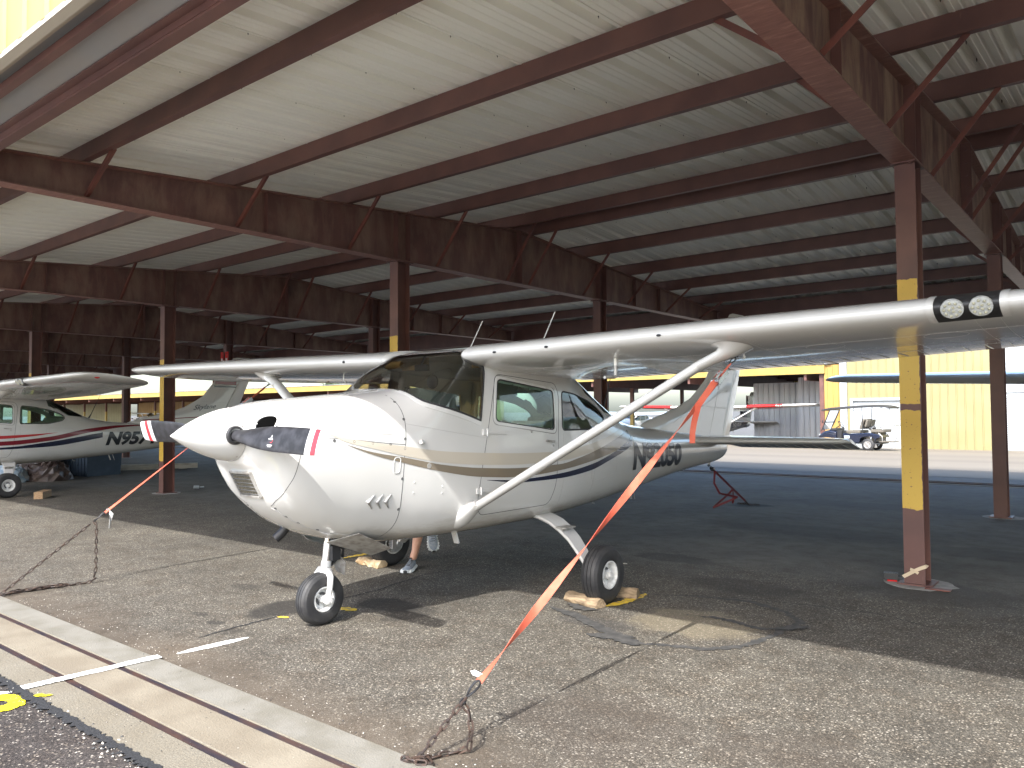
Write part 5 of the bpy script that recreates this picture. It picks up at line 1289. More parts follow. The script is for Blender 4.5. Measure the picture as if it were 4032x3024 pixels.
def lettering(name, body, parent, m, s0, s1, zb0, zb1, hgt, slant=0.0, bold=.02, spacing=1.0, sides=(1, -1), fn=None, shear=0.0):
    V, F = text_mesh(body, bold, shear, spacing)
    for side in sides:
        v = []
        for x, y, _ in V:
            q = x if side == 1 else 1 - x; sl = slant if side == 1 else -slant
            s = s0 + (s1 - s0) * q + sl * y; z = zb0 + (zb1 - zb0) * q + y * (hgt[0] + (hgt[1] - hgt[0]) * q)
            v.append(fn(s, z, side) if fn else spt(s, z, side, .0045)[0])
        me = D.meshes.new(name); me.from_pydata(v, [], F); me.materials.append(m)
        o = D.objects.new(name, me); C.objects.link(o); o.parent = parent

plane, hull = build_aircraft()
tag(plane, 'white aircraft with tan and brown stripes, lettered N92050, orange strapped in front', 'aircraft', 'white high wing aircraft')
FU = hull['fuselage']
stripe('tan_stripe', FU, M['tan'], [(-0.295, 1.3225), (-0.148, 1.286), (0.02, 1.259), (0.318, 1.218), (0.655, 1.172), (1.083, 1.142), (1.6, 1.118), (2.012, 1.112), (2.5, 1.145), (2.93, 1.205), (3.3, 1.29)],
       [(-0.295, 1.318), (-0.148, 1.258), (0.02, 1.219), (0.318, 1.151), (0.654, 1.091), (1.06, 1.054), (1.6, 1.030), (2.012, 1.029), (2.5, 1.066), (2.93, 1.140), (3.3, 1.24)])
stripe('brown_stripe', FU, M['taupe'], [(-0.165, 1.248), (0.02, 1.195), (0.318, 1.141), (0.653, 1.076), (1.047, 1.031), (1.6, 1.003), (2.03, 1.003), (2.373, 1.041), (2.877, 1.13), (3.139, 1.189), (3.45, 1.262)],
       [(-0.165, 1.246), (0.02, 1.179), (0.317, 1.102), (0.654, 1.025), (1.025, 0.966), (1.58, 0.933), (2.031, 0.950), (2.562, 0.994), (3.115, 1.071), (3.3, 1.108), (3.45, 1.15)])
stripe('navy_stripe', FU, M['navy'], [(1.10, 0.936), (1.54, 0.912), (2.032, 0.924), (2.562, 0.966), (2.979, 1.038), (3.341, 1.142), (3.5, 1.20)],
       [(1.10, 0.934), (1.54, 0.888), (2.033, 0.884), (2.566, 0.914), (2.978, 0.989), (3.207, 1.037), (3.5, 1.108)])
lettering('registration', 'N92050', FU, M['black_paint'], 3.50, 4.825, 0.846, 0.82, (0.29, 0.254), slant=0.02, bold=.045, spacing=0.95)
def fin_pt(s, z, side):
    t = float(np.interp(z, (1.1, 2.7, 2.785), (.075, .045, .02)))
    return Vector((side * (t + .003), s, z))

# ------------------------------------------------------------------ the other aircraft
PAINTED = ('tan_stripe', 'brown_stripe', 'navy_stripe', 'registration')
SMALL = ('fastener', 'louvre', 'hinge', 'screw', 'static_port', 'lock', 'oil_door', 'cowl_vent', 'decal', 'spinner_screw', 'wing_vent', 'control_yoke', 'mirror', 'belly_vent', 'fin_seam', 'window_gap', 'fuselage_seam', 'panel_seam', 'shimmy_cover', 'torque_link')
def child(o, name):
    for c in o.children:
        if c.name.split('.')[0] == name: return c
def aircraft_copy(x, y, rz, label, skip=PAINTED):
    r = copy_tree(plane, None, skip); r.location = (x, y, gz(y)); r.rotation_euler = (0, 0, rz); r['label'] = label; return r
def swap(o, names, m):
    for c in o.children:
        if c.name.split('.')[0] in names:
            for s in c.material_slots: s.link = 'OBJECT'; s.material = m
        swap(c, names, m)
nb = aircraft_copy(-16.78, 3.40, 0, 'white aircraft with red, maroon and navy stripes, lettered N9574, in the next bay', PAINTED + ('whip_antenna',))
nf = child(nb, 'fuselage')
stripe('red_stripe', nf, M['red_stripe'], [(-0.2, 1.27), (0.6, 1.10), (1.2, 1.065), (1.8, 1.074), (2.31, 1.088), (2.78, 1.112)], [(-0.2, 1.265), (0.6, 1.06), (1.2, 1.015), (1.8, 1.017), (2.31, 1.049), (2.78, 1.110)])
stripe('maroon_stripe', nf, M['maroon'], [(-0.1, 1.20), (0.6, 1.03), (1.2, 0.965), (1.8, 0.97), (2.6, 1.031), (3.43, 1.178), (4.1, 1.225), (4.7, 1.225)], [(-0.1, 1.19), (0.6, 0.965), (1.2, 0.892), (1.8, 0.894), (2.6, 0.952), (3.43, 1.100), (4.1, 1.185), (4.7, 1.212)])
stripe('navy_stripe', nf, M['navy'], [(0.0, 1.09), (0.6, 0.91), (1.2, 0.855), (1.8, 0.860), (2.6, 0.931), (3.70, 1.098)], [(0.0, 1.085), (0.6, 0.87), (1.2, 0.815), (1.8, 0.822), (2.6, 0.843), (3.66, 0.988)])
lettering('registration', 'N9574', nf, M['black_paint'], 3.72, 4.80, 0.815, 0.815, (0.285, 0.27), slant=0.09, bold=.05, spacing=1.0)
nfin = child(nb, 'tail_fin')
lettering('model_name', 'Skylane', nfin, M['grey_letter'], 5.76, 6.30, 1.50, 1.545, (0.155, 0.135), slant=0.05, bold=.008, shear=.25, fn=fin_pt)
def fin_band(name, par, m, z0s, z1s, s0, s1, fn=fin_pt):
    for side in (1, -1):
        mb = MB(); v = []; n = 12
        for i in range(n + 1):
            s = s0 + (s1 - s0) * i / n; t = i / n
            v += [fn(s, z0s[0] + (z0s[1] - z0s[0]) * t, side), fn(s, z1s[0] + (z1s[1] - z1s[0]) * t, side)]
        mb.add(v, [(2 * i, 2 * i + 1, 2 * i + 3, 2 * i + 2) for i in range(n)]); mb.build(name, m, par)
fin_band('tail_stripe', nfin, M['maroon'], (1.312, 1.392), (1.335, 1.408), 4.62, 6.46)
fin_band('tail_stripe', nfin, M['maroon'], (2.14, 2.12), (2.30, 2.26), 6.31, 6.86)
fin_band('tail_stripe', nfin, M['navy'], (2.07, 2.06), (2.11, 2.09), 6.28, 6.84)
for w in nb.children:
    if w.name.startswith('wing') and not w.name.startswith('wing_strut') and any(c.name.startswith('pitot') for c in w.children):
        s = MB(); s.ball((5.40, 1.42, 1.985), .03, 8, (1, 1.5, 1)); s.build('navigation_light', M['lens_red'], w, True)

far = aircraft_copy(-17.6, 36.9, 0.0, 'blue and white aircraft with red wing panels parked in far shelter, lettered N2101F', PAINTED + SMALL)
ff = child(far, 'fuselage')
stripe('blue_belly', ff, M['blue'], [(-0.55, 1.12), (0.0, 1.02), (1.0, 0.97), (2.1, 0.97), (2.6, 0.98)], [(-0.55, 1.0), (0.0, 0.62), (1.0, 0.56), (2.1, 0.56), (2.6, 0.59)])
stripe('navy_stripe', ff, M['navy'], [(2.55, 0.98), (3.6, 1.10), (5.9, 1.05)], [(2.55, 0.59), (3.6, 0.66), (5.9, 0.83)])
stripe('red_stripe', ff, M['bright_red'], [(-0.4, 1.19), (1.0, 1.09), (2.6, 1.12)], [(-0.4, 1.16), (1.0, 1.05), (2.6, 1.07)])
lettering('registration', 'N2101F', ff, M['white_tip'], 3.2, 4.7, 0.84, 0.88, (0.22, 0.17), slant=0.06, bold=.03, sides=(1,))
fin_band('tail_stripe', child(far, 'tail_fin'), M['maroon'], (1.75, 1.72), (2.6, 2.5), 6.25, 6.9)
fin_band('tail_stripe', child(far, 'tail_fin'), M['navy'], (1.35, 1.3), (1.7, 1.68), 5.4, 6.5)
for w in [c for c in far.children if c.name.split('.')[0] == 'wing']:
    side = 1 if any(c.name.startswith('pitot') for c in w.children) else -1
    rg = []
    for l in np.linspace(2.1, 3.9, 8):
        s0, c, dz, t = wing_at(l); af = airfoil(22, t + .006)
        rg.append([Vector(wpt(side * l, x - .002, z, (s0, c, dz, t))) for x, z in af if x < .74])
    mb = MB(); mb.rings(rg, False, False); mb.build('red_panel', M['bright_red'], w, True)
dk = aircraft_copy(1.32, 15.55, math.pi, 'white aircraft parked facing away in the right rear bay, only its wing tip in view', PAINTED)
w1 = aircraft_copy(-88.0, 42.2, 0.03, 'small white aircraft parked in far shelter, behind N957 tail', PAINTED + SMALL)
w2 = aircraft_copy(-33.5, 60.0, math.pi, 'white aircraft parked in the sun beyond the open far shelter bays', PAINTED + SMALL)

# ------------------------------------------------------------------ tie downs
PW = Matrix.Translation((-4.4385, 3.3668, 0)) @ Matrix.Rotation(-0.0092, 4, 'Z')
def LW(l, s, z): return PW @ Vector((l, s, z))
def ribbon(path, w, ang, mb, th=0.0022, up=Vector((0, 0, 1))):
    P = [Vector(p) for p in path]; n = len(P); v = []; f = []
    for i, p in enumerate(P):
        d = (P[min(n - 1, i + 1)] - P[max(0, i - 1)]).normalized(); x = d.cross(up)
        if x.length < 1e-3: x = d.cross(Vector((0, 1, 0)))
        x.normalize(); y = x.cross(d); a = ang(i / (n - 1)); u = x * math.cos(a) + y * math.sin(a); q = d.cross(u)
        v += [p + u * w / 2 + q * th / 2, p - u * w / 2 + q * th / 2, p - u * w / 2 - q * th / 2, p + u * w / 2 - q * th / 2]
    for i in range(n - 1):
        for k in range(4): f.append((4 * i + k, 4 * i + (k + 1) % 4, 4 * i + 4 + (k + 1) % 4, 4 * i + 4 + k))
    mb.add(v, f); return mb
def lerp_path(a, b, n, sag=0.0):
    a, b = Vector(a), Vector(b); return [a.lerp(b, i / n) - Vector((0, 0, sag * 4 * (i / n) * (1 - i / n))) for i in range(n + 1)]
def chain_mesh(mb, path, pitch=0.041, L=0.058, W=0.028, r=0.0050, jit=0.0):
    P = [Vector(p) for p in path]; D_ = [0]
    for a, b in zip(P[:-1], P[1:]): D_.append(D_[-1] + (b - a).length)
    n = int(D_[-1] / pitch)
    for i in range(n):
        q = (i + .5) * pitch; k = max(j for j in range(len(D_)) if D_[j] <= q); k = min(k, len(P) - 2)
        d = (P[k + 1] - P[k]).normalized(); c = P[k] + d * (q - D_[k])
        x = d.cross(Vector((.3, .2, 1))).normalized(); y = d.cross(x); a = (i % 2) * math.pi / 2 + .6 + random.uniform(-jit, jit)
        u = x * math.cos(a) + y * math.sin(a); ring = []; R_ = W / 2 - r; h = L / 2 - W / 2
        for t in range(5): th = -math.pi / 2 + math.pi * t / 4; ring.append(c + d * (h + R_ * math.cos(th)) + u * R_ * math.sin(th))
        for t in range(5): th = math.pi / 2 + math.pi * t / 4; ring.append(c + d * (-h + R_ * math.cos(th)) + u * R_ * math.sin(th))
        mb.loop(ring, r, 5)
def hook_mesh(mb, p, d, s=1.0):
    d = Vector(d).normalized(); x = d.cross(Vector((0, 0, 1))).normalized(); y = d.cross(x)
    pts = []
    for t in np.linspace(0, 1, 25):
        a = t * 2 * math.pi; pts.append(p + d * (.045 * math.cos(a)) * s + x * (.018 * math.sin(a) * (1 if t < .5 else 1)) * s + y * .004 * math.sin(2 * a))
    mb.loop(pts, .0052 * s, 7)
    mb.tube([p - d * .045 * s, p - d * .075 * s + x * .012 * s, p - d * .088 * s, p - d * .075 * s - x * .014 * s, p - d * .055 * s - x * .016 * s], .0055 * s, 7)
A1 = Vector((-2.368, 2.277, 0.012)); T1 = LW(2.48, 1.255, 1.775)
dv = (T1 - A1); L1 = dv.length; dn1 = dv.normalized()
st1 = empty('tie_down_strap', A1, 0, 'long orange webbing strap from left wing strut to front ground chain', 'strap', 'aircraft tie down straps')
def rel(o, pts): return [Vector(p) - o.location for p in pts]
H1 = A1 + dv * 0.118
TW = ([.142, .20, .31, .435, .60, .75, .86, .915], [-.9, 0, 1.57, 3.14, 4.71, 6.28, 7.4, 7.85])
def tw_ang(u):                                   # the webbing is twisted between hook and buckle
    f = .142 + (.915 - .142) * u; p = A1 + dv * f; v = (p - Vector((0, 0, 1.45))); d = dn1; x = d.cross(Vector((0, 0, 1))).normalized(); y = x.cross(d)
    return math.atan2(v.dot(y), v.dot(x)) + float(np.interp(f, *TW))
mb = MB(); ribbon(rel(st1, lerp_path(A1 + dv * 0.142, A1 + dv * 0.915, 90)), .039, tw_ang, mb); mb.build('webbing', M['strap'], st1, True)
mb = MB(); ribbon(rel(st1, lerp_path(A1 + dv * 0.93, A1 + dv * 0.975, 6)), .03, lambda t: .5, mb, .006); mb.build('short_webbing', M['strap'], st1)
mb = MB(); B = A1 + dv * 0.915 - st1.location; x = dn1.cross(Vector((0, 0, 1))).normalized(); y = x.cross(dn1)
for s in (-1, 1): mb.beam(B + x * s * .028 - dn1 * .02, B + x * s * .028 + dn1 * .10, .003, .03, up=y)
mb.tube([B - x * .03, B + x * .03], .012, 10); mb.tube([B - x * .03 + dn1 * .085, B + x * .03 + dn1 * .085], .006, 8); mb.beam(B - dn1 * .035 - y * .012, B + dn1 * .06 - y * .02, .05, .004, up=y)
mb.build('ratchet_buckle', M['zinc'], st1, bevel=.001)
mb = MB(); hook_mesh(mb, A1 + dv * .988 - st1.location, -dn1, .8); hook_mesh(mb, H1 - st1.location + dn1 * .03, dn1, 1.0); mb.build('hook', M['hook'], st1, True)
mb = MB(); pts = [A1 + dv * 0.905 + Vector((.008, -.02, .008)), A1 + dv * .875 + Vector((.010, -.025, .0)), A1 + dv * .835 + Vector((.012, -.02, -.005))]
q = pts[-1]; pts += [q + Vector((-.010, .0, -.035)), q + Vector((-.030, .004, -.10)), q + Vector((-.042, .006, -.16)), q + Vector((-.044, .006, -.22))]
cr = []
for i in range(len(pts) - 1): cr += [pts[i].lerp(pts[i + 1], k / 5) for k in range(5)]
cr.append(pts[-1]); ribbon(rel(st1, cr), .036, lambda t: .5 + .5 * t, mb, up=Vector((0, 1, .2))); mb.build('strap_end', M['strap'], st1, True)
mb = MB(); p = A1 + dv * .155 - st1.location; mb.add([p, p + Vector((-.06, .005, .008)), p + Vector((-.085, .0, .0)), p + Vector((-.06, -.01, -.012)), p + Vector((0, -.01, -.01))], [(0, 1, 2, 3, 4)]); o_ = mb.build('label_tag', M['white_tip'], st1); o_.modifiers.new('t', 'SOLIDIFY').thickness = .0015
ch1 = MB(); chain_mesh(ch1, [A1, H1]); hk = H1 - dn1 * .045
chain_mesh(ch1, [hk, hk + Vector((.028, .01, -.035)), Vector((-2.258, 2.50, .10)), Vector((-2.262, 2.49, .03)), Vector((-2.30, 2.47, .008)), Vector((-2.335, 2.40, .008)), Vector((-2.36, 2.31, .010)), Vector((-2.40, 2.25, .018))], jit=.3)
for k in range(3): chain_mesh(ch1, [A1 + Vector((-.06 + .02 * k, -.02, .006)), A1 + Vector((.02, .03 * k - .02, .014)), A1 + Vector((.07, .02, .006))], jit=.8)
tag(ch1.build('chain', M['chain'], None, True), 'rusty chain at bottom front, hooked to the long orange strap', 'chain', 'ground anchor chains')

A2 = Vector((-7.174, 2.31, 0.012)); T2 = LW(-2.50, 1.22, 1.742); dv2 = T2 - A2; dn2 = dv2.normalized()
st2 = empty('tie_down_strap', A2, 0, 'orange webbing strap from the right wing strut to ground chain at left', 'strap', 'aircraft tie down straps')
H2 = A2 + dv2 * 0.315
mb = MB(); ribbon(rel(st2, lerp_path(A2 + dv2 * 0.335, A2 + dv2 * 0.985, 40)), .046, lambda t: 3.0 + .8 * t, mb); mb.build('webbing', M['strap'], st2, True)
mb = MB(); B = A2 + dv2 * 0.885 - st2.location; x = dn2.cross(Vector((0, 0, 1))).normalized(); y = x.cross(dn2)
for s in (-1, 1): mb.beam(B + x * s * .028 - dn2 * .03, B + x * s * .028 + dn2 * .10, .004, .034, up=y)
mb.tube([B - x * .03, B + x * .03], .016, 10); mb.beam(B - dn2 * .035 - y * .012, B + dn2 * .07 - y * .02, .05, .005, up=y); mb.build('ratchet_buckle', M['zinc'], st2, bevel=.001)
mb = MB(); hook_mesh(mb, A2 + dv2 * 1.0 - st2.location, -dn2, .9); hook_mesh(mb, H2 - st2.location + dn2 * .02, dn2, .9); mb.build('hook', M['hook'], st2, True)
mb = MB(); p = A2 + dv2 * .345 - st2.location; ribbon([p, p + Vector((.03, 0, .01)), p + Vector((.05, .01, -.03)), p + Vector((.03, .01, -.10)), p + Vector((.02, .01, -.15))], .035, lambda t: .8, mb); mb.build('label_tag', M['white_tip'], st2)
ch2 = MB(); hk = H2 - dn2 * .05; chain_mesh(ch2, [A2, hk])
chain_mesh(ch2, [hk, hk + Vector((.03, .01, -.03)), Vector((-7.065, 3.0, .12)), Vector((-7.075, 2.985, .03)), Vector((-7.09, 2.95, .008)), Vector((-7.11, 2.80, .008)), Vector((-7.14, 2.65, .012)), Vector((-7.16, 2.45, .012))], jit=.4)
for k in range(6): chain_mesh(ch2, [Vector((-7.10 + random.uniform(-.05, .03), 2.80 - .07 * k, .012 + .012 * (k % 2))), Vector((-7.14 + random.uniform(-.05, .05), 2.72 - .07 * k, .024)), Vector((-7.15, 2.60 - .07 * k, .010))], jit=1.0)
tag(ch2.build('chain', M['chain'], None, True), 'rusty chain with piled slack at left edge by concrete strip', 'chain', 'ground anchor chains')

T3 = LW(0, 6.10, .73); A3 = Vector((-4.706, 11.538, .01)); dv3 = A3 - T3
st3 = empty('tie_down_strap', A3, 0, 'dark red strap with hanging loops between the tail and the ground', 'strap', 'aircraft tie down straps')
mb = MB(); ribbon(rel(st3, lerp_path(T3 + dv3 * .08, T3 + dv3 * .90, 20)), .03, lambda t: 1.1, mb)
mb.build('webbing', M['strap_dark'], st3, True)
mb = MB(); a = T3 + dv3 * .12; b = T3 + dv3 * .56
pts = [a, a + Vector((-.02, .02, -.16)), a + Vector((.02, .10, -.30)), a + Vector((.10, .5, -.38)), b + Vector((-.08, -.5, -.22)), b + Vector((-.02, -.1, -.06)), b, b + Vector((.0, .0, -.14)), b + Vector((-.02, .02, -.22))]
cr = []
for i in range(len(pts) - 1): cr += [pts[i].lerp(pts[i + 1], k / 6) for k in range(6)]
ribbon(rel(st3, cr), .028, lambda t: 3 * t, mb); mb.build('strap_end', M['strap_dark'], st3, True)
mb = MB(); hook_mesh(mb, T3 + dv3 * .015 - st3.location, dv3, .9); mb.beam(T3 + dv3 * .05 - st3.location, T3 + dv3 * .085 - st3.location, .05, .03); mb.build('hook', M['hook'], st3)
ch3 = MB(); chain_mesh(ch3, [A3, T3 + dv3 * .90]); chain_mesh(ch3, [A3 + Vector((.15, .05, 0)), A3, A3 + Vector((-.1, .1, 0)), A3 + Vector((-.2, .02, 0))], jit=.8)
tag(ch3.build('chain', M['chain'], None, True), 'dark chain on the stained asphalt beneath the tail strap', 'chain', 'ground anchor chains')

# ------------------------------------------------------------------ chocks and odds and ends
def log(name, a, b, prof, m, label, cat='chock', group='wheel chocks', nseg=7, wob=.004):
    a, b = Vector(a), Vector(b); d = (b - a).normalized(); x = Vector((-d.y, d.x, 0)); rg = []
    for i in range(nseg + 1):
        p = a.lerp(b, i / nseg); rg.append([p + x * (u + random.uniform(-wob, wob)) + Vector((0, 0, max(0.001, w + random.uniform(-wob, wob)))) for u, w in prof])
    mb = MB(); mb.rings(rg); o = mb.build(name, m, None, bevel=.003); o.data.transform(Matrix.Translation(-a)); o.location = a
    return tag(o, label, cat, group)
log('wood_chock', (-3.475, 4.965, 0), (-3.135, 4.895, 0), [(-.045, 0), (.05, 0), (.055, .025), (.03, .062), (.005, .075), (-.03, .06), (-.05, .025)], M['wood'], 'weathered wooden chock in front of the left main wheel')
log('wood_chock', (-3.30, 5.275, 0), (-3.075, 5.335, 0), [(-.045, 0), (.05, 0), (.05, .03), (.025, .07), (-.01, .078), (-.04, .05)], M['wood'], 'weathered wooden chock behind the left main wheel')
log('wood_chock', (-5.905, 4.955, 0), (-5.555, 4.925, 0), [(-.05, 0), (.05, 0), (.06, .03), (.03, .06), (-.02, .065), (-.055, .035)], M['wood_split'], 'pale split log chocking the right main wheel', wob=.010)
log('timber_block', (-15.23, 5.62, 0), (-14.83, 5.33, 0), [(-.07, 0), (.07, 0), (.07, .12), (-.07, .12)], M['wood_new'], 'square sawn timber behind wheel of the striped aircraft', wob=.001)
log('wood_chock', (-15.75, 4.96, 0), (-15.36, 4.80, 0), [(-.06, 0), (.06, 0), (.0, .10)], M['wood_new'], 'wedge shaped timber chock at the left picture edge', wob=.001)
X = XA - BW / 2
b = empty('power_box', (-1.69, 7.16, 0.005), .25, 'small black box with red base lying beside the near column foot', 'box')
mb = MB(); mb.box(-.055, -.035, .012, .055, .035, .065)
for k in range(5): mb.box(-.045 + k * .02, -.02, .065, -.037 + k * .02, .02, .070)
mb.build('casing', M['dark_plastic'], b, bevel=.004); mb = MB(); mb.box(-.03, -.045, 0, .045, .03, .012); mb.build('base', M['lens_red'], b)
mb = MB(); y0 = YA - .004
def rb(pts, w=.028): return ribbon(pts, w, lambda t: 0, mb, .003, up=Vector((0, 1, 0)))
xl, xr = X - BW / 2, X + BW / 2
rb([(xl - .006, y0 + .05, .055), (xl - .006, y0 - .002, .065), (xl + .04, y0 - .004, .095), (xl + .085, y0 - .010, .125), (xl + .12, y0 - .004, .145), (xr + .004, y0 - .002, .165), (xr + .006, y0 + .05, .17)])
rb([(xl + .05, y0 - .012, .135), (xl + .085, y0 - .018, .125), (xl + .11, y0 - .014, .105)], .022)
tag(mb.build('ribbon', M['ribbon'], None), 'tan ribbon knotted round the foot of the near right column', 'ribbon')
mb = MB(); mb.box(-1.40, 6.98, .003, -1.22, 7.05, .012); tag(mb.build('steel_scrap', M['brace'], None), 'rusty flat steel scrap on the near column footing', 'scrap')
# bin, tarps, boards
bn = empty('waste_bin', (-19.75, 8.25, 0), .2, 'dark blue ribbed waste bin standing beyond the striped aircraft', 'bin')
mb = MB(); pr = []
for k in range(9): x0 = -.55 + k * 1.1 / 9; pr += [(x0, 0), (x0 + .085, 0), (x0 + .095, .02), (x0 + .115, .02)]
n = len(pr); rg = []
for z, g in ((0, .92), (.98, 1.0)): rg.append([(x * g, -.45 * g - d, z) for x, d in pr] + [(-x * g, .45 * g + d, z) for x, d in pr])
mb.rings(rg); mb.build('tub', M['bin'], bn); mb = MB(); mb.box(-.6, -.5, .98, .6, .5, 1.03); mb.build('lid', M['bin'], bn, bevel=.01)
mb = MB(); mb.box(-.58, -.485, .02, -.56, -.465, .97); mb.build('corner_post', M['alu'], bn)
def heap(name, c, rx, ry, h, m, label, seed):
    rnd = random.Random(seed); mb = MB(); n = 26; rings = []
    for j in range(8):
        t = j / 7; ring = []
        for k in range(n):
            a = 2 * math.pi * k / n; r = math.cos(t * math.pi / 2) ** .7 * (1 + rnd.uniform(-.13, .13)) if j < 7 else .02
            ring.append((c[0] + rx * r * math.cos(a), c[1] + ry * r * math.sin(a), max(0, h * math.sin(t * math.pi / 2) + rnd.uniform(-.05, .05) * (j > 0))))
        rings.append(ring)
    mb.rings(rings); return tag(mb.build(name, m, None, False), label, 'tarpaulin')
heap('tarpaulin', (-19.05, 7.05, 0), .55, .42, .42, M['tarp_brown'], 'crumpled dark brown tarpaulin heaped in front of the blue bin', 3)
heap('tarpaulin', (-19.35, 6.35, 0), .55, .35, .36, M['tarp_blue'], 'crumpled pale blue tarpaulin beside the brown heap', 5)
heap('tarpaulin', (-20.3, 7.2, 0), .7, .5, .75, M['tarp_brown'], 'taller heap of dark sheets behind the pale blue tarpaulin', 8)
for a, b_, z, lab in (((-20.93, 8.80), (-19.70, 10.95), .075, 'pale board lying on blocks, the farther of two boards'), ((-20.35, 8.60), (-19.35, 10.75), .045, 'pale board lying on asphalt, the nearer of two boards')):
    mb = MB(); mb.beam((a[0], a[1], z + .03), (b_[0], b_[1], z + .03), .10, .075)
    if z > .05:
        for t in (.12, .85): mb.box(a[0] + (b_[0] - a[0]) * t - .08, a[1] + (b_[1] - a[1]) * t - .08, 0, a[0] + (b_[0] - a[0]) * t + .08, a[1] + (b_[1] - a[1]) * t + .08, z - .008)
    else: mb.box(a[0] - .05, a[1], 0, a[0] + .06, a[1] + .15, z - .01)
    tag(mb.build('board', M['board'], None, bevel=.004), lab, 'board', 'boards on the asphalt')
mb = MB(); mb.tube([(-14.30, 7.87, .035), (-14.27, 7.96, .03)], .032, 10); mb.tube([(-14.26, 7.98, .03), (-14.25, 8.05, .03)], .015, 8)
tag(mb.build('bottle', M['white_metal'], None, True), 'small pale bottle lying on asphalt beyond the propeller', 'bottle')
mb = MB()
for k, a in enumerate((.2, 1.4, 2.5)): mb.tube([(-3.86 - .09 * math.cos(a), 6.36 - .09 * math.sin(a), .012), (-3.86 + .07 * math.cos(a + .3), 6.36 + .07 * math.sin(a + .3), .018)], .004, 5)
tag(mb.build('twig', M['board'], None), 'pale twig lying on the shaded asphalt under the aircraft', 'twig')
# fire point at a rear column of the left frames
fx = XA - 3 * BAY
for x0, w in ((fx - .20, .13), (fx + .02, .17)):
    mb = MB(); mb.box(x0, YB - .06, 2.62, x0 + w, YB - .045, 3.2); so = mb.build('fire_sign', M['lens_red'], None)
    mb = MB(); c = x0 + w / 2; mb.add([(c - .045, YB - .063, 3.02), (c + .045, YB - .063, 3.02), (c + .028, YB - .063, 2.86), (c + .022, YB - .063, 2.80), (c + .05, YB - .063, 2.80), (c, YB - .063, 2.66), (c - .05, YB - .063, 2.80), (c - .022, YB - .063, 2.80), (c - .028, YB - .063, 2.86)], [(0, 8, 7, 6, 5, 4, 3, 2, 1)])
    mb.build('arrow', M['white_tip'], so)
    tag(so, 'narrow red fire sign with white arrow on rear column face' if w < .15 else 'wider red fire sign with white arrow on rear column edge', 'sign')
fe = empty('fire_extinguisher', (fx + .27, YB + .02, 2.45), 0, 'red fire extinguisher mounted beside the two arrow signs', 'extinguisher')
mb = MB(); mb.lathe((0, 0, 0), (0, 0, 1), [(0, .02), (.01, .075), (.40, .075), (.45, .04), (.47, .02)], 18, True); mb.build('cylinder', M['lens_red'], fe, True)
mb = MB(); mb.box(-.015, -.06, .47, .015, .03, .50); mb.tube([(.02, -.02, .48), (.09, -.03, .42), (.09, -.04, .2)], .01, 6); mb.build('valve', M['dark_plastic'], fe)

# ------------------------------------------------------------------ person bending down behind the aircraft
def skin_mesh(name, joints, edges, m, parent=None, sub=2):
    me = D.meshes.new(name); me.from_pydata([j[:3] for j in joints], edges, []); o = D.objects.new(name, me); C.objects.link(o)
    o.modifiers.new('skin', 'SKIN').use_smooth_shade = True
    sv_ = me.skin_vertices[0].data
    for i, j in enumerate(joints): sv_[i].radius = (j[3], j[4] if len(j) > 4 else j[3]); sv_[i].use_root = (i == 0)
    o.modifiers.new('sub', 'SUBSURF').levels = sub; o.modifiers['sub'].render_levels = sub
    dg = bpy.context.evaluated_depsgraph_get(); nm = D.meshes.new_from_object(o.evaluated_get(dg)); nm.name = name
    D.objects.remove(o); nm.materials.clear(); nm.materials.append(m); nm.polygons.foreach_set('use_smooth', [True] * len(nm.polygons))
    o2 = D.objects.new(name, nm); C.objects.link(o2)
    if parent is not None: o2.parent = parent
    return o2
F1 = Vector((-5.235, 4.985, 0)); 
J = [(-5.33, 5.44, .86, .125, .11), (-5.34, 5.36, 1.02, .13, .11), (-5.37, 5.20, 1.16, .15, .11), (-5.40, 5.06, 1.22, .15, .105), (-5.42, 4.97, 1.24, .06, .06), (-5.44, 4.89, 1.25, .075, .085), (-5.45, 4.80, 1.24, .085, .095),
     (-5.24, 5.42, .80, .085), (-5.245, 5.16, .47, .058), (-5.252, 5.10, .34, .054), (-5.275, 5.075, .16, .036), (-5.295, 5.06, .085, .038),          # 7-11 standing leg
     (-5.43, 5.46, .80, .085), (-5.56, 5.30, .56, .058), (-5.60, 5.52, .44, .050), (-5.585, 5.59, .36, .036), (-5.555, 5.57, .30, .036),            # 12-16 trailing leg
     (-5.58, 5.08, 1.18, .055), (-5.66, 5.02, .92, .042), (-5.68, 5.00, .68, .030), (-5.68, 4.99, .60, .032, .018),                                # 17-20 right arm
     (-5.23, 5.02, 1.18, .055), (-5.22, 4.98, .92, .042), (-5.24, 5.03, .68, .030), (-5.245, 5.05, .60, .032, .018)]
E_ = [(0, 1), (1, 2), (2, 3), (3, 4), (4, 5), (5, 6), (0, 7), (7, 8), (8, 9), (9, 10), (10, 11), (0, 12), (12, 13), (13, 14), (14, 15), (15, 16), (3, 17), (17, 18), (18, 19), (19, 20), (3, 21), (21, 22), (22, 23), (23, 24)]
def fingers(wrist, dx):
    out = [];
    for k in range(4): out.append([(wrist[0] + dx * (-.028 + .018 * k), wrist[1] - .005, wrist[2] - .02, .010), (wrist[0] + dx * (-.03 + .02 * k), wrist[1] - .012, wrist[2] - .065, .0085), (wrist[0] + dx * (-.03 + .02 * k), wrist[1] + .005, wrist[2] - .095 + .006 * abs(k - 1), .0075)])
    out.append([(wrist[0] + dx * .035, wrist[1], wrist[2] + .02, .011), (wrist[0] + dx * .055, wrist[1] - .012, wrist[2] - .01, .010), (wrist[0] + dx * .058, wrist[1] - .01, wrist[2] - .04, .008)])
    return out
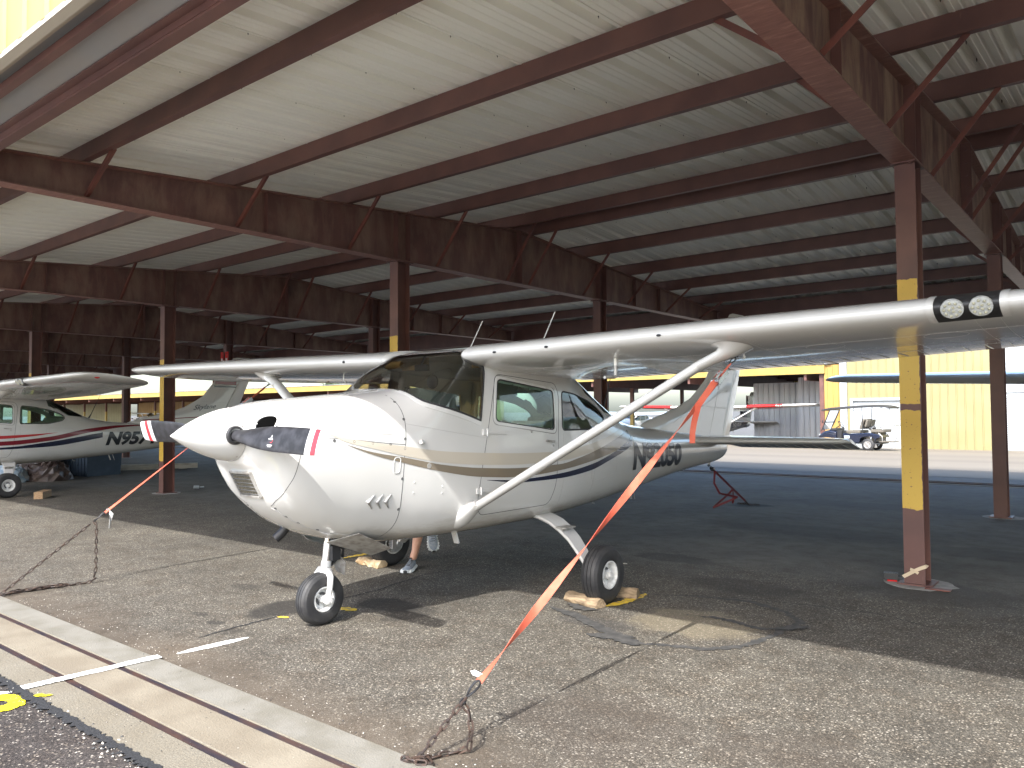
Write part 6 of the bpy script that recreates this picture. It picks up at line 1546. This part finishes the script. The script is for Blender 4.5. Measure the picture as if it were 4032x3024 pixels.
for hi, dx in ((20, -1), (24, 1)):
    for ch in fingers(J[hi], dx):
        i0 = len(J); J += ch; E_ += [(hi, i0), (i0, i0 + 1), (i0 + 1, i0 + 2)]
person = skin_mesh('person', J, E_, M['skin'])
tag(person, 'person in grey trainers and shorts bending down behind the aircraft, mostly hidden', 'person')
skin_mesh('shirt', [(-5.33, 5.42, .93, .14, .12), (-5.34, 5.35, 1.03, .145, .125), (-5.37, 5.20, 1.17, .165, .125), (-5.40, 5.06, 1.225, .16, .12), (-5.415, 5.0, 1.235, .08, .08), (-5.575, 5.08, 1.17, .068), (-5.62, 5.05, 1.03, .058), (-5.235, 5.03, 1.17, .068), (-5.225, 5.0, 1.03, .058)], [(0, 1), (1, 2), (2, 3), (3, 4), (3, 5), (5, 6), (3, 7), (7, 8)], M['shirt'], person)
skin_mesh('shorts', [(-5.33, 5.45, .90, .14, .12), (-5.33, 5.45, .83, .14, .12), (-5.24, 5.40, .76, .10), (-5.244, 5.22, .55, .082), (-5.43, 5.45, .76, .10), (-5.48, 5.34, .57, .082)], [(0, 1), (1, 2), (2, 3), (1, 4), (4, 5)], M['shorts'], person)
hr = MB(); hr.ball((-5.452, 4.82, 1.285), .095, 9, (1, 1.1, .8)); hr.build('hair', M['hair'], person, True)
fc = MB(); fc.ball((-5.452, 4.715, 1.225), .016, 6, (.8, 1.3, .8)); fc.ball((-5.54, 4.83, 1.235), .018, 6, (.5, 1, 1.4)); fc.ball((-5.36, 4.83, 1.235), .018, 6, (.5, 1, 1.4)); fc.build('nose_and_ears', M['skin'], person, True)
def shoe(toe, heel, up, parent):
    toe, heel, up = Vector(toe), Vector(heel), Vector(up).normalized(); d = (toe - heel); Ls = d.length; d.normalize(); x = d.cross(up).normalized(); up = x.cross(d)
    P = lambda u, v, w: heel + d * u * Ls + x * v + up * w
    sec = [(0.0, .022, .030, .075), (.08, .034, .030, .088), (.22, .037, .028, .092), (.36, .037, .026, .082), (.5, .041, .025, .068), (.65, .047, .024, .055), (.8, .047, .023, .047), (.92, .038, .024, .040), (.99, .018, .026, .033)]
    rg = []
    for u, hw, zb, zt in sec:
        rg.append([P(u, hw * math.cos(a), zb + (zt - zb) * (math.sin(a) if math.sin(a) > 0 else .0) + (.010 * math.sin(a) if math.sin(a) < 0 else 0)) for a in [2 * math.pi * k / 18 for k in range(18)]])
    mb = MB(); mb.rings(rg); so = mb.build('shoe', M['shoe'], parent, True, angle=70)
    mb = MB(); rg = []
    for i, (u, hw, zb, zt) in enumerate(sec):
        k = 1.07; rg.append([P(u * 1.0 + (-.015 if i == 0 else .01 if i == 8 else 0), s * hw * k, w) for s, w in ((-1, .002 if 0 < i < 8 else .010), (1, .002 if 0 < i < 8 else .010), (1.04, .018), (1, .032), (-1, .032), (-1.04, .018))])
    mb.rings(rg)
    for k in range(9):
        for s in (-1, 1): u = .06 + k * .105; hw = float(np.interp(u, [q[0] for q in sec], [q[1] for q in sec])); mb.ball(P(u, s * hw * 1.05, .016), .0125, 6, (1.1, 1.1, 1))
    mb.build('sole', M['sole'], so, True, angle=40)
    mb = MB()
    for k in range(5): u = .36 + k * .075; z = float(np.interp(u, [q[0] for q in sec], [q[3] for q in sec])) + .002; hw = .022; mb.tube([P(u, -hw, z - .006), P(u + .02, 0, z + .002), P(u, hw, z - .006)], .0028, 6)
    for k in range(3):
        for s in (-1, 1): mb.ball(P(.68 + k * .05 - .06, s * .028, float(np.interp(.68 + k * .05, [q[0] for q in sec], [q[3] for q in sec])) - .004), .004, 5)
    mb.add([P(.97, v, w) for v, w in ((-.02, .006), (.02, .006), (.022, .03), (.0, .034), (-.022, .03))] + [P(1.025, v * .7, w) for v, w in ((-.02, .008), (.02, .008), (.022, .028), (.0, .031), (-.022, .028))], [(5, 6, 7, 8, 9), (0, 1, 6, 5), (1, 2, 7, 6), (2, 3, 8, 7), (3, 4, 9, 8), (4, 0, 5, 9)])
    mb.build('laces', M['seal'], so, True)
    mb = MB(); mb.loop([P(.03 + .17 * (1 - math.cos(a)) , .030 * math.sin(a), .098 - .006 * math.cos(a)) for a in [2 * math.pi * k / 14 for k in range(14)]], .006, 6); mb.build('collar', M['seal'], so, True)
shoe((-5.190, 4.870, 0), (-5.345, 5.118, .004), (0, 0, 1), person)
shoe((-5.43, 5.48, .080), (-5.595, 5.605, .285), (.60, -.60, .55), person)

# ------------------------------------------------------------------ beyond the shelter
def corr(name, x0, x1, y0, y1, z0, z1, m, parent, pitch=.3, d=.025, rib=.05, th=.06):
    """corrugated wall between two plan points, a real slab"""
    L = math.hypot(x1 - x0, y1 - y0); ux, uy = (x1 - x0) / L, (y1 - y0) / L; nx, ny = uy, -ux; pr = []; q = 0
    while q < L:
        for a, b in ((0, 0), (pitch - 2.2 * rib, 0), (pitch - 1.7 * rib, d), (pitch - .7 * rib, d)):
            if q + a <= L: pr.append((q + a, b))
        q += pitch
    pr += [(L, 0), (L, -th), (0, -th)]
    rg = [[(x0 + ux * a + nx * b, y0 + uy * a + ny * b, z) for a, b in pr] for z in (z0, z1)]
    mb = MB(); mb.rings(rg); return mb.build(name, m, parent)
FG = gz(38.0)
sh2 = empty('far_shelter', (0, 0, 0), 0, 'long far aircraft shelter with yellow fascia, dark interior and brown posts', 'shelter')
mb = MB(); mb.box(-125, 37.9, 3.15, -11.65, 38.0, 3.56); mb.box(-125, 54.0, 3.15, -11.65, 54.1, 3.5); mb.build('fascia_panel', M['yellow_sheet'], sh2)
mb = MB(); v = []; pr = []; x = -125
while x < -11.6: pr += [(x, 0), (x + .22, 0), (x + .235, .03), (x + .29, .03)]; x += .3048
for y, z in ((37.85, 3.58), (46, 4.05), (54.2, 3.58)): v += [(a, y, z + b) for a, b in pr]
n = len(pr); mb.add(v, [(j * n + i, j * n + i + 1, (j + 1) * n + i + 1, (j + 1) * n + i) for j in (0, 1) for i in range(n - 1)])
mb.build('roof_sheeting', M['roof_top'], sh2)
for i in range(19):
    x = -12.6 - 6.1 * i
    mb = MB(); mb.add([(x + s * .06, y, z) for s in (-1, 1) for y, z in ((38.05, 2.85), (46, 2.85), (53.95, 2.85), (53.95, 3.5), (46, 3.98), (38.05, 3.5))], [(0, 1, 4, 5), (1, 2, 3, 4), (6, 11, 10, 7), (7, 10, 9, 8)] + [(k, (k + 1) % 6, 6 + (k + 1) % 6, 6 + k) for k in range(6)]); mb.build('girder', M['steel'], sh2)
    for y in (42.6, 49.4):
        mb = MB(); mb.box(x - .1, y - .1, gz(y), x + .1, y + .1, 2.85); co = mb.build('post', M['steel'], sh2)
        mb = MB(); mb.box(x - .103, y - .103, gz(y) + .6, x + .103, y + .103, gz(y) + 2.2); mb.build('yellow_band', M['yellow_sheet'], co)
mb = MB()
for y in (39.5, 41, 44, 45.6, 47.5, 49, 51, 52.6): mb.box(-125, y - .04, 4.0 - abs(y - 46) * .058 - .25, -11.7, y + .04, 4.0 - abs(y - 46) * .058 - .03)
mb.build('purlins', M['steel'], sh2)
corr('grey_partition', -17.3, -14.55, 43.4, 43.4, gz(43), 2.95, M['galv'], sh2); corr('grey_partition', -14.25, -11.9, 41.9, 41.9, gz(42), 3.15, M['galv'], sh2)
mb = MB(); mb.box(-11.95, 38.1, gz(38), -11.75, 38.3, 3.15); mb.build('end_post', M['steel'], sh2)
corr('end_wall', -11.70, -11.0, 38.0, 38.0, FG, 3.55, M['gold_sheet'], sh2, .25)
for a, b_, y, m in ((-99, -83.5, 47.0, 'gold_sheet'), (-82, -76, 50.0, 'galv'), (-74, -67, 50.0, 'galv'), (-125, -103, 47.0, 'pale_yellow'), (-60, -52, 52.5, 'galv')): corr('partition', a, b_, y, y, gz(y), 2.9, M[m], sh2, .5)
hg = empty('yellow_hangar', (0, 0, 0), 0, 'pale yellow ribbed metal hangar with white doors behind the golf cart', 'hangar')
mb = MB(); mb.box(-10.98, 37.93, FG, -10.67, 38.02, 5.4); mb.build('corner_trim', M['white_metal'], hg)
DX0, DX1, DZ = -10.42, -7.55, FG + 2.16
corr('wall', -10.66, DX0 - .12, 38, 38, FG, 5.2, M['pale_yellow'], hg, .32, .03, .03); corr('wall', DX0 - .12, DX1 + .12, 38, 38, DZ + .12, 5.2, M['pale_yellow'], hg, .32, .03, .03); corr('wall', DX1 + .12, -4.42, 38, 38, FG, 5.2, M['pale_yellow'], hg, .32, .03, .03)
corr('wall', -4.40, 14, 38, 38, FG + 2.42, 5.2, M['white_metal'], hg, .9, .02, .03)
mb = MB(); mb.box(DX0 - .12, 37.95, FG, DX0, 38.03, DZ + .12); mb.box(DX1, 37.95, FG, DX1 + .12, 38.03, DZ + .12); mb.box(DX0, 37.95, DZ, DX1, 38.03, DZ + .12); mb.build('door_frame', M['white_metal'], hg)
mb = MB()
for k in range(5): h = 2.16 / 5; mb.box(DX0, 38.06, FG + k * h + .006, DX1, 38.10, FG + (k + 1) * h - .006)
mb.box(DX0, 38.10, FG, DX1, 38.12, DZ); mb.build('garage_door', M['white_metal'], hg)
for xa in (-4.38, 1.5, 7.5):
    mb = MB(); pr = []
    for k in range(26): pr += [(38.0, FG + k * .093), (37.975, FG + k * .093 + .06)]
    mb.rings([[(x, y, z) for y, z in pr] + [(x, 38.1, FG + 2.4), (x, 38.1, FG)] for x in (xa, xa + 5.5)]); mb.build('roller_door', M['white_metal'], hg)
    mb = MB(); mb.box(xa + 5.5, 37.96, FG, xa + 5.98, 38.05, FG + 2.42); mb.build('wall', M['pale_yellow'], hg)
mb = MB(); mb.add([(-11.1, 37.8, 5.2), (14, 37.8, 5.2), (14, 46, 6.2), (-11.1, 46, 6.2), (14, 54, 5.2), (-11.1, 54, 5.2), (-11.1, 37.8, 5.1), (14, 37.8, 5.1), (14, 54, 5.1), (-11.1, 54, 5.1)], [(0, 1, 2, 3), (3, 2, 4, 5), (6, 7, 1, 0), (8, 9, 5, 4), (0, 3, 5, 9, 6), (1, 7, 8, 4, 2), (6, 9, 8, 7)]); mb.build('roof', M['white_metal'], hg)
mb = MB(); mb.box(-10.9, 38.2, gz(40), -10.8, 53.8, 5.1); mb.box(13.8, 38.2, gz(40), 13.9, 53.8, 5.1); mb.box(-10.9, 53.8, gz(50), 13.9, 53.9, 5.1); mb.build('side_walls', M['pale_yellow'], hg)
# farther pale roofline and trees
fb = empty('distant_hangar', (0, 0, 0), 0, 'distant pale flat roofed hangar seen above the far shelter', 'hangar')
mb = MB(); mb.box(-150, 88, gz(60), -86, 104, 5.2); mb.build('wall', M['pale_yellow'], fb)
mb = MB(); mb.box(-150.6, 87.4, 5.2, -85.4, 104.6, 5.55); mb.build('roof', M['white_metal'], fb)
mb = MB(); mb.tube([(-96.5, 70, gz(60)), (-96.5, 70, 11)], [.14, .10], 8); mb.box(-98, 69.9, 9.6, -95, 70.1, 9.75); tag(mb.build('utility_pole', M['board'], None), 'tall utility pole with a crossarm behind the far shelter', 'pole')
def tree(x, y, h, r, seed, label):
    rnd = random.Random(seed); t = empty('broadleaf_tree', (x, y, gz(60)), 0, label, 'tree', 'trees beyond the airfield')
    mb = MB(); mb.tube([(0, 0, 0), (.1, 0, h * .3), (0, .1, h * .55)], [.25, .18, .08], 8)
    for k in range(6): a = k * 1.05; mb.tube([(.05, 0, h * (.3 + .04 * k)), (math.cos(a) * r * .6, math.sin(a) * r * .6, h * (.55 + .06 * k))], [.08, .03], 6)
    mb.build('trunk', M['bark'], t)
    mb = MB(); cl = [(rnd.gauss(0, r * .42), rnd.gauss(0, r * .42), h * .66 + rnd.gauss(0, h * .13), rnd.uniform(.3, .5) * r) for _ in range(16)]
    for _ in range(1500):
        c = rnd.choice(cl); d = Vector((rnd.gauss(0, 1), rnd.gauss(0, 1), rnd.gauss(0, 1))).normalized() * c[3] * rnd.uniform(.5, 1.05); p = Vector(c[:3]) + d; s = rnd.uniform(.14, .3)
        u = Vector((rnd.gauss(0, 1), rnd.gauss(0, 1), rnd.gauss(0, 1))).normalized(); w = u.orthogonal().normalized()
        mb.add([p + u * s, p + w * s * .6, p - u * s, p - w * s * .6], [(0, 1, 2, 3)])
    mb.build('crown', M['leaf'], t)
tree(-104, 92, 8.2, 2.4, 4, 'green broadleaf tree showing above the far shelter roof'); tree(-118, 92, 8.6, 2.6, 9, 'sparser broadleaf tree left of the green tree above the far roof')

# ------------------------------------------------------------------ golf cart
gc = empty('golf_cart', (-9.09 + .30, 34.35 + .35, gz(34.5)), math.pi - .09, 'dark blue golf cart with black canopy and rear seat by the yellow hangar', 'golf cart')
# local: x forward, y left (nearest the camera is +y after turning), rear axle at x = 0.85
RX, FX = 0.0, 1.68
def cw(x, y, nm='wheel'):
    w = empty(nm, (x, y, .25)); w.parent = gc
    mb = MB(); mb.lathe((0, -.09, 0), (0, 1, 0), [(0, .15), (0.0, .21), (.03, .25), (.15, .25), (.18, .21), (.18, .15)], 28); mb.build('tyre', M['rubber'], w, True, angle=40)
    mb = MB()
    for s in (-1, 1):
        mb.lathe((0, s * .05, 0), (0, s, 0), [(0, .155), (.045, .155), (.045, .135), (.02, .13), (.02, .05), (.05, .045), (.05, .001)], 24)
        for q in range(8): a = q * math.pi / 4; mb.beam((.04 * math.cos(a), s * .088, .04 * math.sin(a)), (.14 * math.cos(a + .1), s * .09, .14 * math.sin(a + .1)), .028, .012, up=(0, 1, 0))
    mb.build('rim', M['chrome'], w)
for y in (-.46, .46): cw(RX, y); cw(FX, y)
mb = MB()
rg = [[(x, y, z) for y, z in ((-h, b0), (h, b0), (h * 1.0, t0 - .06), (h * .85, t0), (-h * .85, t0), (-h, t0 - .06))] for x, h, b0, t0 in ((1.28, .55, .36, .80), (1.50, .56, .52, .86), (1.75, .55, .54, .80), (1.98, .50, .50, .68), (2.08, .42, .48, .60))]
mb.rings(rg); mb.build('front_cowl', M['cart_blue'], gc, True, bevel=.02, angle=50)
mb = MB()
pr = [(-.45, .50), (-.32, .53), (-.22, .50), (-.12, .50)] ; 
rg = []
for y in (-.58, -.54, .54, .58):
    k = .04 if abs(y) > .56 else 0
    rg.append([(-.50, y, .55), (-.36, y, .52), (-.30, y, .40), (-.30, y, .52), (-.16, y, .585), (0.0, y, .60), (.16, y, .585), (.28, y, .50), (.32, y, .34), (.95, y, .34), (.98, y, .70 - k), (.60, y, .70 - k), (-.1, y, .74 - k), (-.50, y, .66 - k)])
mb.rings(rg); mb.build('rear_body', M['cart_blue'], gc, True, angle=40)
mb = MB(); mb.box(-.5, -.5, .28, 1.95, .5, .33); mb.box(.95, -.54, .30, 1.55, .54, .35); mb.box(1.10, -.40, .35, 1.40, .40, .82); mb.build('floor', M['dark_plastic'], gc, bevel=.01)
for x0, lab in ((.50, 'front_seat'),):
    mb = MB(); mb.box(.30, -.52, .72, .86, .52, .84); mb.build('seat_cushion', M['cart_seat'], gc, bevel=.03)
for y in (-.27, .27):
    mb = MB(); mb.beam((.30, y, .90), (.16, y, 1.30), .46, .11, up=(1, 0, 0)); mb.build('seat_back', M['cart_seat'], gc, bevel=.04)
    mb = MB(); mb.beam((.10, y, .98), (.02, y, 1.28), .42, .09, up=(1, 0, 0)); mb.build('rear_seat_back', M['cart_seat'], gc, bevel=.035)
mb = MB(); mb.box(-.62, -.50, .76, -.10, .50, .88); mb.build('rear_cushion', M['cart_seat'], gc, bevel=.03)
mb = MB(); mb.box(-.42, -.42, .40, -.12, .42, .76); mb.box(-1.02, -.46, .36, -.42, .46, .40); mb.build('rear_step', M['cart_seat'], gc, bevel=.01)
mb = MB()
mb.loop([(-1.02 + .03 * math.cos(0), -.36, .40), (-1.08, -.36, .50), (-1.08, -.36, 1.02), (-1.0, -.36, 1.05), (-1.0, .36, 1.05), (-1.08, .36, 1.02), (-1.08, .36, .50), (-1.02, .36, .40)], .022, 8)
for s in (-1, 1): mb.tube([(-.60, s * .50, .86), (-.56, s * .52, 1.0), (-.30, s * .52, 1.04), (-.14, s * .50, .90)], .016, 8); mb.tube([(-.42, s * .44, .72), (-.55, s * .44, .60), (-.55, s * .44, .40)], .014, 6)
mb.tube([(-1.0, -.2, .37), (-1.12, -.2, .34)], .02, 6); mb.build('grab_rail', M['alu'], gc, True)
mb = MB()
rg = [[(x, y, z + .05 * (1 - (y / .6) ** 2)) for y in np.linspace(-.6, .6, 9)] + [(x, y, z - .05) for y in (.6, -.6)] for x, z in ((1.86, 1.70), (1.6, 1.75), (1.0, 1.80), (.3, 1.84), (-.3, 1.86), (-.75, 1.83), (-.92, 1.78))]
mb.rings(rg); mb.build('canopy', M['cart_roof'], gc, True, angle=50)
for s in (-1, 1):
    mb = MB(); mb.tube([(1.93, s * .46, .80), (1.78, s * .50, 1.10), (1.52, s * .53, 1.70)], .02, 8); mb.build('windscreen_post', M['dark_plastic'], gc, True)
    mb = MB(); mb.tube([(.20, s * .50, .74), (.18, s * .52, 1.2), (.20, s * .53, 1.78)], .016, 8); mb.build('canopy_post', M['dark_plastic'], gc, True)
    mb = MB(); mb.tube([(-.2, s * .53, 1.80), (-.3, s * .53, 1.72), (-.45, s * .53, 1.72), (-.55, s * .53, 1.78)], .012, 6); mb.build('canopy_handle', M['dark_plastic'], gc, True)
    mb = MB(); mb.tube([(-.85, s * .5, 1.76), (-.90, s * .5, 1.66), (-.98, s * .5, 1.60), (-1.06, s * .5, 1.63)], .012, 6); mb.build('canopy_hook', M['dark_plastic'], gc, True)
mb = MB(); mb.add([(1.90, -.45, .84), (1.90, .45, .84), (1.53, .51, 1.68), (1.53, -.51, 1.68)], [(0, 1, 2, 3)]); ws = mb.build('windscreen', M['glass_clear'], gc)
mb = MB(); mb.beam((1.74, -.5, 1.16), (1.74, .5, 1.16), .02, .02); mb.beam((1.53, -.5, 1.68), (1.53, .5, 1.68), .02, .02); mb.build('windscreen_frame', M['dark_plastic'], gc)
mb = MB(); mb.tube([(1.50, .26, .84), (1.18, .26, 1.06)], .02, 8); c = Vector((1.16, .26, 1.075)); u = Vector((.57, 0, .82)); mb.loop([c + u * .17 * math.cos(a) + Vector((0, .17 * math.sin(a), 0)) for a in [2 * math.pi * k / 20 for k in range(20)]], .014, 6); mb.tube([c - u * .16, c + u * .16], .012, 6); mb.build('steering_wheel', M['dark_plastic'], gc, True)
mb = MB(); mb.box(1.30, -.50, .82, 1.52, .50, .92); mb.build('dashboard', M['dark_plastic'], gc, bevel=.02)
for s in (-1, 1):
    mb = MB(); mb.ball((2.03, s * .36, .62), .07, 8, (.6, 1, .8)); mb.build('headlight', M['led'], gc, True)
    mb = MB(); mb.ball((-.47, s * .50, .60), .05, 8, (.5, .8, 1)); mb.build('tail_light', M['lens_red'], gc, True)
    mb = MB(); mb.tube([(1.75, s * .50, 1.12), (1.78, s * .60, 1.16)], .01, 6); mb.ball((1.79, s * .64, 1.2), .07, 8, (.3, .6, 1)); mb.build('side_mirror', M['dark_plastic'], gc, True)
    mb = MB(); mb.box(.70, s * .582 - .004, .50, .92, s * .582 + .004, .62); mb.build('side_plate', M['white_metal'], gc)
mb = MB(); mb.ball((-.02, -.2, .93), .08, 6); mb.ball((.04, .1, .92), .07, 6); mb.build('cargo', M['dark_plastic'], gc)
